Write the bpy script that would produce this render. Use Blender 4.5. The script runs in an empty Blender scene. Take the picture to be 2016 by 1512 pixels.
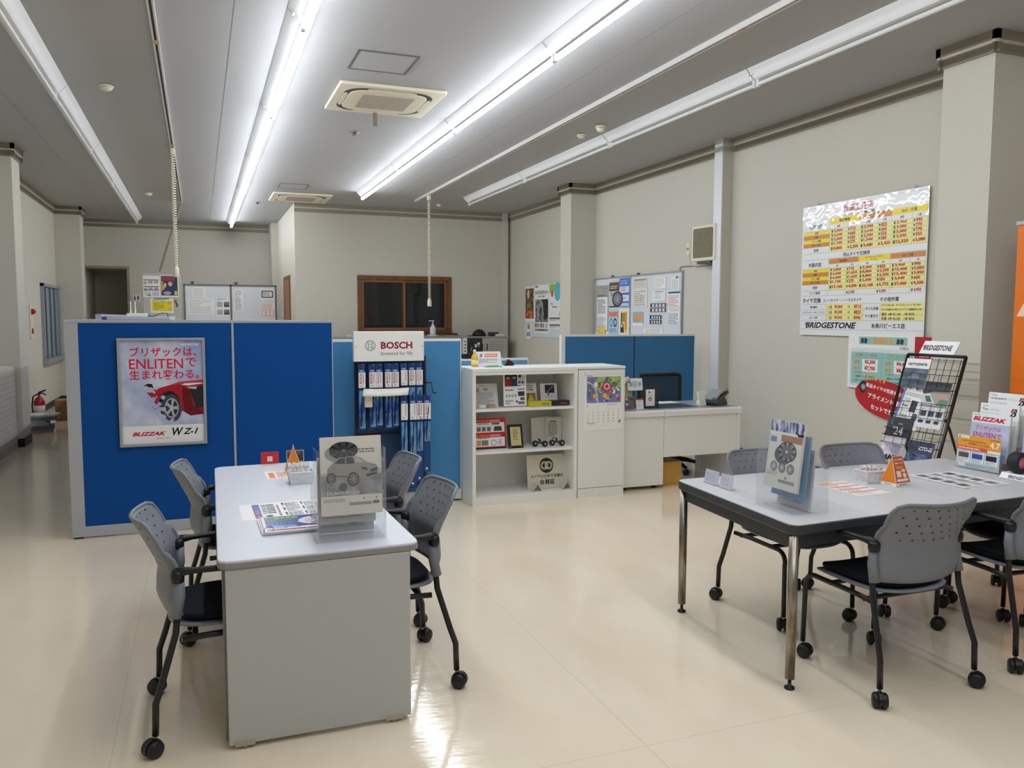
import bpy, bmesh, math, random
from mathutils import Vector, Matrix

SC = bpy.context.scene
COL = SC.collection
R = math.radians

# ---------------------------------------------------------------- camera
def set_camera():
    f, yaw, pit, rol = 1604.33, 0.366302, 0.0807695, 0.00267495
    cy, sy = math.cos(yaw), math.sin(yaw)
    fwd = Vector((sy * math.cos(pit), cy * math.cos(pit), -math.sin(pit)))
    right = Vector((cy, -sy, 0)); up = right.cross(fwd)
    r = right * math.cos(rol) + up * math.sin(rol)
    u = up * math.cos(rol) - right * math.sin(rol)
    cam = bpy.data.cameras.new('camera'); cam.sensor_width = 36; cam.lens = f / 2016 * 36
    cam.clip_start = 0.05; cam.clip_end = 100
    o = bpy.data.objects.new('camera', cam); COL.objects.link(o)
    m = Matrix.Identity(4)
    for i in range(3):
        m[i][0] = r[i]; m[i][1] = u[i]; m[i][2] = -fwd[i]
    m[0][3], m[1][3], m[2][3] = 0, 0, 1.56
    o.matrix_world = m
    SC.camera = o
set_camera()

# ---------------------------------------------------------------- world (night outside), exposure
wd = bpy.data.worlds.new('night'); SC.world = wd; wd.use_nodes = True
wd.node_tree.nodes['Background'].inputs[0].default_value = (0.01, 0.012, 0.02, 1)
wd.node_tree.nodes['Background'].inputs[1].default_value = 0.3
vs = SC.view_settings
SC.display_settings.display_device = 'sRGB'
vs.view_transform = 'Standard'; vs.look = 'None'; vs.gamma = 1.0; vs.use_curve_mapping = False
vs.exposure = 0.0
TUBE_STRENGTH = 56.0
SC.cycles.use_denoising = True
SC.cycles.max_bounces = 8
SC.cycles.diffuse_bounces = 5
SC.cycles.transparent_max_bounces = 24
SC.cycles.caustics_reflective = False
SC.cycles.caustics_refractive = False
SC.cycles.sample_clamp_indirect = 6.0

# ---------------------------------------------------------------- materials
def lin(c):
    c = c / 255.0
    return c / 12.92 if c <= 0.04045 else ((c + 0.055) / 1.055) ** 2.4
MATS = {}
def mat(rgb, rough=0.55, metal=0.0, coat=0.0, spec=0.5, name=None, alpha=1.0):
    key = (rgb, rough, metal, coat, spec, alpha)
    if key in MATS: return MATS[key]
    m = bpy.data.materials.new(name or 'paint_%02x%02x%02x' % tuple(int(v) for v in rgb)); m.use_nodes = True
    b = m.node_tree.nodes['Principled BSDF']
    b.inputs['Base Color'].default_value = (lin(rgb[0]), lin(rgb[1]), lin(rgb[2]), 1)
    b.inputs['Roughness'].default_value = rough
    b.inputs['Metallic'].default_value = metal
    b.inputs['Coat Weight'].default_value = coat
    b.inputs['Coat Roughness'].default_value = 0.05
    b.inputs['Specular IOR Level'].default_value = spec
    b.inputs['Alpha'].default_value = alpha
    MATS[key] = m
    return m
def nodes(m): return m.node_tree.nodes, m.node_tree.links
def noise_bump(m, scale, strength, dist=0.002, detail=3, stretch=(1, 1, 1), coat_too=False):
    n, l = nodes(m)
    tc = n.new('ShaderNodeTexCoord'); mp = n.new('ShaderNodeMapping'); mp.inputs['Scale'].default_value = stretch
    t = n.new('ShaderNodeTexNoise'); t.inputs['Scale'].default_value = scale; t.inputs['Detail'].default_value = detail
    b = n.new('ShaderNodeBump'); b.inputs['Strength'].default_value = strength; b.inputs['Distance'].default_value = dist
    l.new(tc.outputs['Object'], mp.inputs['Vector']); l.new(mp.outputs['Vector'], t.inputs['Vector'])
    l.new(t.outputs['Fac'], b.inputs['Height']); l.new(b.outputs['Normal'], n['Principled BSDF'].inputs['Normal'])
    if coat_too: l.new(b.outputs['Normal'], n['Principled BSDF'].inputs['Coat Normal'])
    return t
def noise_colour(m, a, b, scale, stretch=(1, 1, 1), lo=0.35, hi=0.65, detail=4):
    n, l = nodes(m)
    tc = n.new('ShaderNodeTexCoord'); mp = n.new('ShaderNodeMapping'); mp.inputs['Scale'].default_value = stretch
    t = n.new('ShaderNodeTexNoise'); t.inputs['Scale'].default_value = scale; t.inputs['Detail'].default_value = detail
    r = n.new('ShaderNodeValToRGB')
    r.color_ramp.elements[0].position = lo; r.color_ramp.elements[1].position = hi
    r.color_ramp.elements[0].color = (lin(a[0]), lin(a[1]), lin(a[2]), 1)
    r.color_ramp.elements[1].color = (lin(b[0]), lin(b[1]), lin(b[2]), 1)
    l.new(tc.outputs['Object'], mp.inputs['Vector']); l.new(mp.outputs['Vector'], t.inputs['Vector'])
    l.new(t.outputs['Fac'], r.inputs['Fac']); l.new(r.outputs['Color'], n['Principled BSDF'].inputs['Base Color'])
    return r
def own(rgb, rough=0.5, name='m', **k):
    m = mat(rgb, rough, name=name, **k).copy(); m.name = name
    return m

M_wall = own((205, 201, 188), 0.75, 'wallpaper'); noise_bump(M_wall, 900, 0.12, 0.001)
M_ceil = own((174, 175, 176), 0.8, 'ceiling_board'); noise_bump(M_ceil, 350, 0.25, 0.0015)
M_trim = own((150, 143, 128), 0.6, 'cornice_paint')
M_lip = own((205, 200, 186), 0.6, 'cornice_lip')
M_base = own((38, 36, 34), 0.5, 'black_skirting')
M_white = own((232, 232, 228), 0.45, 'white_enamel')
M_black = own((16, 17, 19), 0.45, 'black_plastic')
M_chrome = own((165, 155, 140), 0.36, 'brushed_steel', metal=1.0)
noise_colour(M_chrome, (120, 110, 96), (180, 172, 160), 25, (1, 1, 0.3))
M_alu = own((168, 170, 174), 0.4, 'anodised_aluminium', metal=0.35)
M_paper = mat((240, 240, 238), 0.5)
M_ink = mat((25, 25, 28), 0.5)

# vinyl floor: beige sheet with faint marbling, sheet seams, waxed
M_floor = own((206, 190, 162), 0.16, 'waxed_vinyl')
def floor_nodes():
    n, l = nodes(M_floor); b = n['Principled BSDF']
    r = noise_colour(M_floor, (234, 217, 190), (243, 229, 205), 2.2, (1.0, 0.35, 1), 0.3, 0.7, 8)
    tc = n.new('ShaderNodeTexCoord')
    # seams: thin darker lines every 1.82 m along Y
    sx = n.new('ShaderNodeSeparateXYZ'); l.new(tc.outputs['Object'], sx.inputs[0])
    def seam(axis, step, off, w):
        a = n.new('ShaderNodeMath'); a.operation = 'ADD'; a.inputs[1].default_value = off; l.new(sx.outputs[axis], a.inputs[0])
        d = n.new('ShaderNodeMath'); d.operation = 'PINGPONG'; d.inputs[1].default_value = step / 2; l.new(a.outputs[0], d.inputs[0])
        c = n.new('ShaderNodeMath'); c.operation = 'LESS_THAN'; c.inputs[1].default_value = w; l.new(d.outputs[0], c.inputs[0])
        return c
    s1 = seam(0, 1.82, 0.33, 0.0015); s2 = seam(1, 3.6, 1.1, 0.0015)
    mx = n.new('ShaderNodeMath'); mx.operation = 'MAXIMUM'; l.new(s1.outputs[0], mx.inputs[0]); l.new(s2.outputs[0], mx.inputs[1])
    mu = n.new('ShaderNodeMath'); mu.operation = 'MULTIPLY'; mu.inputs[1].default_value = 0.25; l.new(mx.outputs[0], mu.inputs[0])
    mix = n.new('ShaderNodeMixRGB'); mix.inputs[2].default_value = (lin(120), lin(105), lin(85), 1)
    l.new(mu.outputs[0], mix.inputs[0]); l.new(r.outputs['Color'], mix.inputs[1]); l.new(mix.outputs[0], b.inputs['Base Color'])
    # wax streaks: roughness and gentle waves
    t = n.new('ShaderNodeTexNoise'); t.inputs['Scale'].default_value = 6; t.inputs['Detail'].default_value = 6
    mp = n.new('ShaderNodeMapping'); mp.inputs['Scale'].default_value = (1, 3.2, 1); mp.inputs['Rotation'].default_value = (0, 0, 0.5)
    l.new(tc.outputs['Object'], mp.inputs[0]); l.new(mp.outputs[0], t.inputs['Vector'])
    mr = n.new('ShaderNodeMapRange'); mr.inputs['From Min'].default_value = 0.3; mr.inputs['From Max'].default_value = 0.7
    mr.inputs['To Min'].default_value = 0.06; mr.inputs['To Max'].default_value = 0.17
    l.new(t.outputs['Fac'], mr.inputs['Value']); l.new(mr.outputs[0], b.inputs['Roughness'])
    t2 = n.new('ShaderNodeTexNoise'); t2.inputs['Scale'].default_value = 14; t2.inputs['Detail'].default_value = 5
    l.new(mp.outputs[0], t2.inputs['Vector'])
    bp = n.new('ShaderNodeBump'); bp.inputs['Strength'].default_value = 0.14; bp.inputs['Distance'].default_value = 0.004
    l.new(t2.outputs['Fac'], bp.inputs['Height']); l.new(bp.outputs[0], b.inputs['Normal'])
floor_nodes()

def fabric(rgb, name):
    m = own(rgb, 0.85, name, spec=0.2); noise_bump(m, 700, 0.3, 0.001); return m
M_blue = fabric((8, 72, 144), 'royal_blue_fabric')
M_lblue = fabric((76, 138, 186), 'light_blue_fabric')
M_sblue = fabric((62, 116, 160), 'steel_blue_fabric')
M_chair = own((122, 126, 133), 0.5, 'grey_moulded_plastic')
M_pad = fabric((16, 18, 24), 'black_upholstery')
M_tabletop = own((214, 216, 221), 0.38, 'pale_grey_laminate')
M_tabletop2 = own((205, 205, 206), 0.36, 'warm_grey_laminate')
noise_colour(M_tabletop2, (198, 198, 200), (210, 210, 211), 200)
M_tabedge = own((140, 138, 134), 0.5, 'grey_edge_band')
M_panel = own((180, 181, 178), 0.5, 'grey_painted_steel')
M_charcoal = own((52, 54, 58), 0.4, 'charcoal_edge')
M_cream = own((226, 219, 196), 0.5, 'aged_cream_plastic')
M_wood = own((112, 70, 38), 0.45, 'stained_timber'); noise_colour(M_wood, (92, 56, 30), (132, 84, 46), 6, (1, 1, 14))

def holes_mat():
    # moulded plastic with staggered round perforations cut by alpha
    m = own((122, 126, 133), 0.5, 'perforated_grey_plastic'); n, l = nodes(m); b = n['Principled BSDF']
    uv = n.new('ShaderNodeUVMap'); s = n.new('ShaderNodeSeparateXYZ'); l.new(uv.outputs[0], s.inputs[0])
    def M(op, a, c=None, v=None):
        x = n.new('ShaderNodeMath'); x.operation = op
        for i, q in enumerate((a, c)):
            if q is None: continue
            if isinstance(q, (int, float)): x.inputs[i].default_value = q
            else: l.new(q, x.inputs[i])
        return x.outputs[0]
    # uv in metres on the shell: rows 0.05 apart, columns 0.052 apart, every other row shifted
    row = M('DIVIDE', s.outputs[1], 0.034); fr = M('FLOOR', row)
    sh = M('MULTIPLY', M('MODULO', fr, 2.0), 0.5)
    cx = M('ADD', M('DIVIDE', s.outputs[0], 0.05), sh)
    du = M('MULTIPLY', M('SUBTRACT', M('FRACT', cx), 0.5), 0.05)
    dv = M('MULTIPLY', M('SUBTRACT', M('FRACT', row), 0.5), 0.034)
    d2 = M('ADD', M('MULTIPLY', du, du), M('MULTIPLY', dv, dv))
    solid = M('GREATER_THAN', d2, 0.0040 ** 2)
    inside = M('MULTIPLY', M('GREATER_THAN', s.outputs[1], 0.170), M('LESS_THAN', s.outputs[1], 0.339))
    inx = M('LESS_THAN', M('ABSOLUTE', s.outputs[0]), 0.192)
    rng = M('MULTIPLY', inside, inx)
    a = M('MAXIMUM', solid, M('SUBTRACT', 1.0, rng))
    l.new(a, b.inputs['Alpha'])
    return m
M_back = holes_mat()

def acrylic():
    m = bpy.data.materials.new('clear_acrylic'); m.use_nodes = True; n, l = nodes(m)
    n.remove(n['Principled BSDF']); out = n['Material Output']
    t = n.new('ShaderNodeBsdfTransparent'); t.inputs[0].default_value = (0.985, 0.99, 0.992, 1)
    g = n.new('ShaderNodeBsdfGlossy'); g.inputs['Roughness'].default_value = 0.04
    df = n.new('ShaderNodeBsdfDiffuse'); df.inputs[0].default_value = (0.8, 0.82, 0.84, 1)
    fr0 = n.new('ShaderNodeFresnel'); fr0.inputs['IOR'].default_value = 1.45
    gm = n.new('ShaderNodeNewGeometry'); fr = n.new('ShaderNodeMath'); fr.operation = 'MULTIPLY'
    ng = n.new('ShaderNodeMath'); ng.operation = 'SUBTRACT'; ng.inputs[0].default_value = 1.0
    l.new(gm.outputs['Backfacing'], ng.inputs[1]); l.new(fr0.outputs[0], fr.inputs[0]); l.new(ng.outputs[0], fr.inputs[1])
    m1 = n.new('ShaderNodeMixShader'); m1.inputs[0].default_value = 0.045
    m2 = n.new('ShaderNodeMixShader')
    l.new(t.outputs[0], m1.inputs[1]); l.new(df.outputs[0], m1.inputs[2])
    l.new(fr.outputs[0], m2.inputs[0]); l.new(m1.outputs[0], m2.inputs[1]); l.new(g.outputs[0], m2.inputs[2])
    l.new(m2.outputs[0], out.inputs['Surface'])
    return m
M_acr = acrylic()
def pane_mat(tint, name):
    m = M_acr.copy(); m.name = name
    for nd in m.node_tree.nodes:
        if nd.type == 'BSDF_TRANSPARENT': nd.inputs[0].default_value = tint
        if nd.type == 'MIX_SHADER' and not nd.inputs[0].is_linked: nd.inputs[0].default_value = 0.02
        if nd.type == 'BSDF_GLOSSY': nd.inputs['Roughness'].default_value = 0.01
    return m
M_glass = pane_mat((0.55, 0.6, 0.6, 1), 'window_glass')

def emit(rgb, s, name):
    m = bpy.data.materials.new(name); m.use_nodes = True; n, l = nodes(m)
    n.remove(n['Principled BSDF']); e = n.new('ShaderNodeEmission')
    e.inputs[0].default_value = (*rgb, 1); e.inputs[1].default_value = s
    l.new(e.outputs[0], n['Material Output'].inputs['Surface']); return m
M_tube = emit((0.92, 0.975, 1.05), TUBE_STRENGTH, 'lit_tube')
M_tubeoff = own((226, 230, 232), 0.3, 'unlit_tube')
M_fix = own((236, 238, 241), 0.4, 'batten_enamel')

# ---------------------------------------------------------------- mesh building
class B:
    def __init__(s): s.v = []; s.f = []; s.mi = []; s.sm = []; s.mats = []; s.uv = {}
    def m(s, mt):
        if mt not in s.mats: s.mats.append(mt)
        return s.mats.index(mt)
    def add(s, vs, fs, mt, smooth=False):
        k = len(s.v); s.v += [tuple(v) for v in vs]; i = s.m(mt)
        for f in fs: s.f.append([k + q for q in f]); s.mi.append(i); s.sm.append(smooth)
        return s
    def box(s, x0, x1, y0, y1, z0, z1, mt):
        vs = [(x, y, z) for z in (z0, z1) for x, y in ((x0, y0), (x1, y0), (x1, y1), (x0, y1))]
        return s.add(vs, [(3, 2, 1, 0), (4, 5, 6, 7), (0, 1, 5, 4), (1, 2, 6, 5), (2, 3, 7, 6), (3, 0, 4, 7)], mt)
    def prism(s, pts, z0, z1, mt, axis='z', smooth=False):
        n = len(pts)
        def P(a, b, c): return {'z': (a, b, c), 'y': (a, c, b), 'x': (c, a, b)}[axis]
        vs = [P(a, b, z0) for a, b in pts] + [P(a, b, z1) for a, b in pts]
        fs = [tuple(range(n - 1, -1, -1)), tuple(range(n, 2 * n))]
        k0 = len(s.f)
        s.add(vs, fs, mt); base = len(s.v) - 2 * n; i = s.m(mt)
        for q in range(n):
            r = (q + 1) % n
            s.f.append([base + q, base + r, base + n + r, base + n + q]); s.mi.append(i); s.sm.append(smooth)
        return s
    def tube(s, pts, r, mt, n=8, caps=True, closed=False):
        pts = [Vector(p) for p in pts]; rr = r if isinstance(r, (list, tuple)) else [r] * len(pts)
        vs = []; N = len(pts); up = None
        for i, p in enumerate(pts):
            a = pts[i - 1] if i > 0 else (pts[-1] if closed else p)
            b = pts[i + 1] if i < N - 1 else (pts[0] if closed else p)
            d = (b - a).normalized()
            if up is None:
                up = Vector((0, 0, 1)) if abs(d.z) < 0.9 else Vector((1, 0, 0))
            u = (up - d * up.dot(d))
            if u.length < 1e-6: u = d.orthogonal()
            u.normalize(); w = d.cross(u); up = u
            for k in range(n):
                t = 2 * math.pi * k / n
                vs.append(p + (u * math.cos(t) + w * math.sin(t)) * rr[i])
        fs = []
        for i in range(N if closed else N - 1):
            j = (i + 1) % N
            for k in range(n):
                q = (k + 1) % n
                fs.append((i * n + k, i * n + q, j * n + q, j * n + k))
        s.add(vs, fs, mt, True)
        if caps and not closed:
            base = len(s.v) - N * n; i = s.m(mt)
            s.f.append([base + k for k in range(n - 1, -1, -1)]); s.mi.append(i); s.sm.append(False)
            s.f.append([base + (N - 1) * n + k for k in range(n)]); s.mi.append(i); s.sm.append(False)
        return s
    def lathe(s, prof, c, mt, n=20, axis='z', smooth=True):
        vs = []; fs = []
        for r, h in prof:
            for k in range(n):
                t = 2 * math.pi * k / n; a, b = r * math.cos(t), r * math.sin(t)
                vs.append({'z': (c[0] + a, c[1] + b, c[2] + h), 'y': (c[0] + a, c[1] + h, c[2] + b), 'x': (c[0] + h, c[1] + a, c[2] + b)}[axis])
        for i in range(len(prof) - 1):
            for k in range(n):
                q = (k + 1) % n; fs.append((i * n + k, i * n + q, (i + 1) * n + q, (i + 1) * n + k))
        s.add(vs, fs, mt, smooth)
        base = len(s.v) - len(vs); i = s.m(mt)
        if prof[0][0] > 1e-5: s.f.append([base + k for k in range(n - 1, -1, -1)]); s.mi.append(i); s.sm.append(False)
        if prof[-1][0] > 1e-5: s.f.append([base + (len(prof) - 1) * n + k for k in range(n)]); s.mi.append(i); s.sm.append(False)
        return s
    def cyl(s, c, r, h, mt, n=16, axis='z'): return s.lathe([(r, 0), (r, h)], c, mt, n, axis)
    def grid(s, fn, nu, nv, mt, smooth=True, uvfn=None):
        vs = [fn(i / nu, j / nv) for j in range(nv + 1) for i in range(nu + 1)]
        fs = [(j * (nu + 1) + i, j * (nu + 1) + i + 1, (j + 1) * (nu + 1) + i + 1, (j + 1) * (nu + 1) + i) for j in range(nv) for i in range(nu)]
        if uvfn:
            k = len(s.v)
            for j in range(nv + 1):
                for i in range(nu + 1): s.uv[k + j * (nu + 1) + i] = uvfn(i / nu, j / nv)
        return s.add(vs, fs, mt, smooth)
    def mesh(s, name):
        me = bpy.data.meshes.new(name); me.from_pydata(s.v, [], s.f)
        for m_ in s.mats: me.materials.append(m_)
        me.polygons.foreach_set('material_index', s.mi); me.polygons.foreach_set('use_smooth', s.sm)
        if s.uv:
            l = me.uv_layers.new(name='UVMap')
            for lp in me.loops: l.data[lp.index].uv = s.uv.get(lp.vertex_index, (0, 0))
        me.update(); return me

def obj(name, b, parent=None, bevel=0.0, solid=0.0, sub=0, seg=2):
    o = bpy.data.objects.new(name, b.mesh(name) if isinstance(b, B) else b); COL.objects.link(o)
    if parent: o.parent = parent
    if solid:
        q = o.modifiers.new('solid', 'SOLIDIFY'); q.thickness = solid; q.offset = 0
    if sub:
        q = o.modifiers.new('sub', 'SUBSURF'); q.levels = sub; q.render_levels = sub
    if bevel:
        q = o.modifiers.new('bevel', 'BEVEL'); q.width = bevel; q.segments = seg; q.limit_method = 'ANGLE'; q.angle_limit = R(40)
    return o
def tag(o, label=None, cat=None, group=None, kind=None):
    if label: o['label'] = label
    if cat: o['category'] = cat
    if group: o['group'] = group
    if kind: o['kind'] = kind
    return o
def thing(name, label, cat, loc=(0, 0, 0), rz=0.0, group=None, mw=None):
    o = bpy.data.objects.new(name, None); COL.objects.link(o); o.empty_display_size = 0.1
    if mw is not None: o.matrix_world = mw
    else: o.location = loc; o.rotation_euler = (0, 0, rz)
    return tag(o, label, cat, group)
def struct(name, b, bevel=0.0):
    o = obj(name, b, None, bevel); o['kind'] = 'structure'; return o
def kids(o): return [c for c in bpy.data.objects if c.parent == o]
def dup(root, loc, rz, label, group=None):
    r = root.copy(); COL.objects.link(r); r.location = loc; r.rotation_euler = (0, 0, rz)
    r['label'] = label
    if group: r['group'] = group
    for ch in kids(root):
        c = ch.copy(); COL.objects.link(c); c.parent = r
        for g in kids(ch):
            d = g.copy(); COL.objects.link(d); d.parent = c
    return r
def frame(o, u, v):
    u = Vector(u).normalized(); v = Vector(v); v = (v - u * v.dot(u)).normalized(); n = u.cross(v)
    m = Matrix.Identity(4)
    for i in range(3): m[i][0] = u[i]; m[i][1] = v[i]; m[i][2] = n[i]; m[i][3] = o[i]
    return m
def rrect(x0, x1, y0, y1, r, n=4):
    p = []
    for cx, cy, a in ((x1 - r, y0 + r, -90), (x1 - r, y1 - r, 0), (x0 + r, y1 - r, 90), (x0 + r, y0 + r, 180)):
        for k in range(n + 1):
            t = R(a + 90 * k / n); p.append((cx + r * math.cos(t), cy + r * math.sin(t)))
    return p
def rpoly(pts, r, n=4):
    out = []; N = len(pts)
    for i in range(N):
        p = Vector(pts[i]); a = (Vector(pts[i - 1]) - p).normalized(); b = (Vector(pts[(i + 1) % N]) - p).normalized()
        for k in range(n + 1):
            t = k / n
            q = (p + a * r) * (1 - t) ** 2 + p * 2 * t * (1 - t) + (p + b * r) * t ** 2
            out.append((q.x, q.y))
    return out

# ---------------------------------------------------------------- printing on flat sheets
FONT_CACHE = {}
def glyphs(s, bold, res):
    k = (s, bold, res)
    if k in FONT_CACHE: return FONT_CACHE[k]
    cjk = any(ord(q) > 0x2fff for q in s)
    if cjk: c_off, spread = min(bold, 0.006), bold * 1.3
    else: c_off, spread = bold, 0.0
    c = bpy.data.curves.new('lettering', 'FONT'); c.body = s; c.size = 1; c.resolution_u = res; c.offset = c_off
    o = bpy.data.objects.new('lettering', c); COL.objects.link(o)
    dg = bpy.context.evaluated_depsgraph_get(); dg.update()
    me = bpy.data.meshes.new_from_object(o.evaluated_get(dg))
    vs = [(v.co.x, v.co.y) for v in me.vertices]; fs = [list(p.vertices) for p in me.polygons]
    if spread > 0.003:
        n0 = len(vs); v0, f0 = vs[:], fs[:]
        vs = []; fs = []
        for j, (dx, dy) in enumerate(((-0.5, 0), (0.5, 0), (0, 0.35), (0, -0.35))):
            vs += [(x + dx * spread, y + dy * spread) for x, y in v0]; fs += [[q + j * n0 for q in f] for f in f0]
    bpy.data.objects.remove(o); bpy.data.curves.remove(c); bpy.data.meshes.remove(me)
    x0 = min(v[0] for v in vs); x1 = max(v[0] for v in vs); y0 = min(v[1] for v in vs); y1 = max(v[1] for v in vs)
    n_ = len(vs) // 4 if spread > 0.003 else len(vs)
    FONT_CACHE[k] = ([(v[0] - x0, v[1] - y0, (i // n_) * 0.00003) for i, v in enumerate(vs)], fs, x1 - x0, y1 - y0)
    return FONT_CACHE[k]
INKS = {}
class P(B):
    """flat print in local x right, y up, z out; each call lies a hair above the one before"""
    def __init__(s, gloss=0.5, z0=0.0003, step=0.00015, coat=0.0):
        super().__init__(); s.z = z0; s.step = step; s.gloss = gloss; s.coat = coat; s.boxes = []; s.dy = 0.0
    def ink(s, c):
        return c if isinstance(c, bpy.types.Material) else mat(tuple(c), s.gloss, coat=s.coat)
    def lv(s, pts):
        # a print lies just above whatever it overlaps
        x0 = min(p[0] for p in pts); x1 = max(p[0] for p in pts); y0 = min(p[1] for p in pts); y1 = max(p[1] for p in pts); e = 1e-6; k = 0
        for a, b, c, d, q in s.boxes:
            if q >= k and a < x1 - e and c > x0 + e and b < y1 - e and d > y0 + e: k = q + 1
        s.boxes.append((x0, y0, x1, y1, k)); return s.z + k * s.step
    def rect(s, x0, y0, x1, y1, c):
        z = s.lv([(x0, y0), (x1, y1)]); return s.add([(x0, y0, z), (x1, y0, z), (x1, y1, z), (x0, y1, z)], [(0, 1, 2, 3)], s.ink(c))
    def poly(s, pts, c):
        if s.dy: pts = [(a, b + s.dy) for a, b in pts]
        z = s.lv(pts); return s.add([(a, b, z) for a, b in pts], [tuple(range(len(pts)))], s.ink(c))
    def disc(s, x, y, r, c, n=20, ry=None, rot=0.0):
        ry = r if ry is None else ry; ca, sa = math.cos(rot), math.sin(rot)
        return s.poly([(x + r * math.cos(t) * ca - ry * math.sin(t) * sa, y + r * math.cos(t) * sa + ry * math.sin(t) * ca) for t in (2 * math.pi * k / n for k in range(n))], c)
    def ring(s, x, y, r0, r1, c, n=24, ry=1.0):
        y += s.dy
        z = s.lv([(x - r1, y - ry * r1), (x + r1, y + ry * r1)]); vs = []
        for r in (r0, r1):
            for k in range(n):
                t = 2 * math.pi * k / n; vs.append((x + r * math.cos(t), y + ry * r * math.sin(t), z))
        return s.add(vs, [(k, n + k, n + (k + 1) % n, (k + 1) % n) for k in range(n)], s.ink(c))
    def line(s, x0, y0, x1, y1, w, c):
        d = Vector((x1 - x0, y1 - y0)); q = Vector((-d.y, d.x)).normalized() * w / 2
        return s.poly([(x0 - q.x, y0 - q.y), (x1 - q.x, y1 - q.y), (x1 + q.x, y1 + q.y), (x0 + q.x, y0 + q.y)], c)
    def box_line(s, x0, y0, x1, y1, w, c):
        s.rect(x0, y0, x1, y0 + w, c); s.rect(x0, y1 - w, x1, y1, c); s.rect(x0, y0, x0 + w, y1, c); s.rect(x1 - w, y0, x1, y1, c); return s
    def text(s, t, x0, y0, x1, y1, c, bold=0.0, shear=0.0, fit=False, al='c', res=2, vert=False):
        vs, fs, w, h = glyphs(t, bold, res); z = s.lv([(x0, y0), (x1, y1)])
        W, H = (x1 - x0, y1 - y0) if not vert else (y1 - y0, x1 - x0)
        kx, ky = W / (w + shear * h), H / h
        if not fit: kx = ky = min(kx, ky)
        ww = (w + shear * h) * kx; hh = h * ky
        ox = {'l': 0, 'c': (W - ww) / 2, 'r': W - ww}[al]; oy = (H - hh) / 2
        out = []
        for a, b, zz in vs:
            q, r = ox + (a + shear * b) * kx, oy + b * ky
            out.append((x0 + q, y0 + r, z + zz) if not vert else (x1 - r, y0 + q, z + zz))
        return s.add(out, fs, s.ink(c))
    def dashes(s, x0, y0, x1, y1, n, c, seed=1, fill=0.5, full=0.9):
        rg = random.Random(seed); p = (y1 - y0) / n; z = s.lv([(x0, y0), (x1, y1)]); vs = []; fs = []
        for i in range(n):
            x = x0; yb = y1 - (i + 0.5) * p; end = x0 + (x1 - x0) * (full if rg.random() < 0.7 else rg.uniform(0.4, full))
            while x < end - 1e-4:
                w = min(rg.uniform(0.5, 2.2) * p, end - x); k = len(vs)
                vs += [(x, yb - p * fill / 2, z), (x + w, yb - p * fill / 2, z), (x + w, yb + p * fill / 2, z), (x, yb + p * fill / 2, z)]
                fs.append((k, k + 1, k + 2, k + 3)); x += w + p * 0.3
        return s.add(vs, fs, s.ink(c))
    def wheel(s, x, y, r, tyre, rim, dark, k=10, ry=1.0):
        s.disc(x, y, r, tyre, 24, r * ry); s.disc(x, y, r * 0.78, rim, 24, r * 0.78 * ry); s.disc(x, y, r * 0.7, dark, 24, r * 0.7 * ry)
        for i in range(k):
            t = 2 * math.pi * i / k; d = 0.5 / k * 2.2
            s.poly([(x + r * 0.12 * math.cos(t - 1), y + ry * r * 0.12 * math.sin(t - 1)), (x + r * 0.75 * math.cos(t - d), y + ry * r * 0.75 * math.sin(t - d)), (x + r * 0.75 * math.cos(t + d), y + ry * r * 0.75 * math.sin(t + d)), (x + r * 0.12 * math.cos(t + 1), y + ry * r * 0.12 * math.sin(t + 1))], rim)
        s.disc(x, y, r * 0.15, rim, 12, r * 0.15 * ry)
    def bmark(s, x, y, h, black=(20, 20, 22), red=(205, 20, 45)):
        f = lambda q: [(x + a * h * 0.95, y + b * h) for a, b in q]
        s.poly(f([(0.30, 1), (0.58, 1), (0.33, 0.5), (0.06, 0.5)]), red)
        s.poly(f([(0.0, 0), (0.70, 0), (0.86, 0.1), (0.94, 0.40), (0.86, 0.52), (0.97, 0.64), (1.0, 0.88), (0.90, 1), (0.66, 1), (0.42, 0.5), (0.24, 0.3)]), black)
        if black[0] < 100:
            s.poly(f([(0.34, 0.12), (0.60, 0.12), (0.68, 0.42), (0.54, 0.42)]), (240, 240, 240)); s.poly(f([(0.62, 0.60), (0.74, 0.60), (0.80, 0.86), (0.74, 0.86)]), (240, 240, 240))
    def wordmark(s, x0, y0, x1, y1, c=(20, 20, 22), red=(215, 30, 50)):
        s.text('BRIDGESTONE', x0, y0, x1, y1, c, 0.035, 0.25, True)
        h = y1 - y0
        s.poly([(x0 + h * 0.10, y0 + h * 0.5), (x0 + h * 0.30, y0 + h * 1.0), (x0 + h * 0.06, y0 + h * 1.0), (x0 - h * 0.22, y0 + h * 0.5)], red)

UW, VW = (0, -1, 0), (0, 0, 1)         # a sheet on the long wall of price charts, facing into the room
UF = (1, 0, 0)                         # a sheet facing the entrance
def sheet(name, label, cat, origin, u, v, w, h, t=0.002, m=None, draw=None, group=None, gloss=0.5, coat=0.0, shape=None, step=0.00015, part='surface_print', parent=None, bevel=0):
    b = B(); b.prism(shape or [(0, 0), (w, 0), (w, h), (0, h)], -t, 0.0, m or M_paper)
    o = obj(name, b, parent, bevel)
    if parent is None: o.matrix_world = frame(origin, u, v)
    else: o.matrix_basis = frame(origin, u, v)
    if label: tag(o, label, cat, group)
    if draw:
        p = P(gloss, coat=coat, step=step); draw(p, w, h); obj(part, p, o)
    return o
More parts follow.
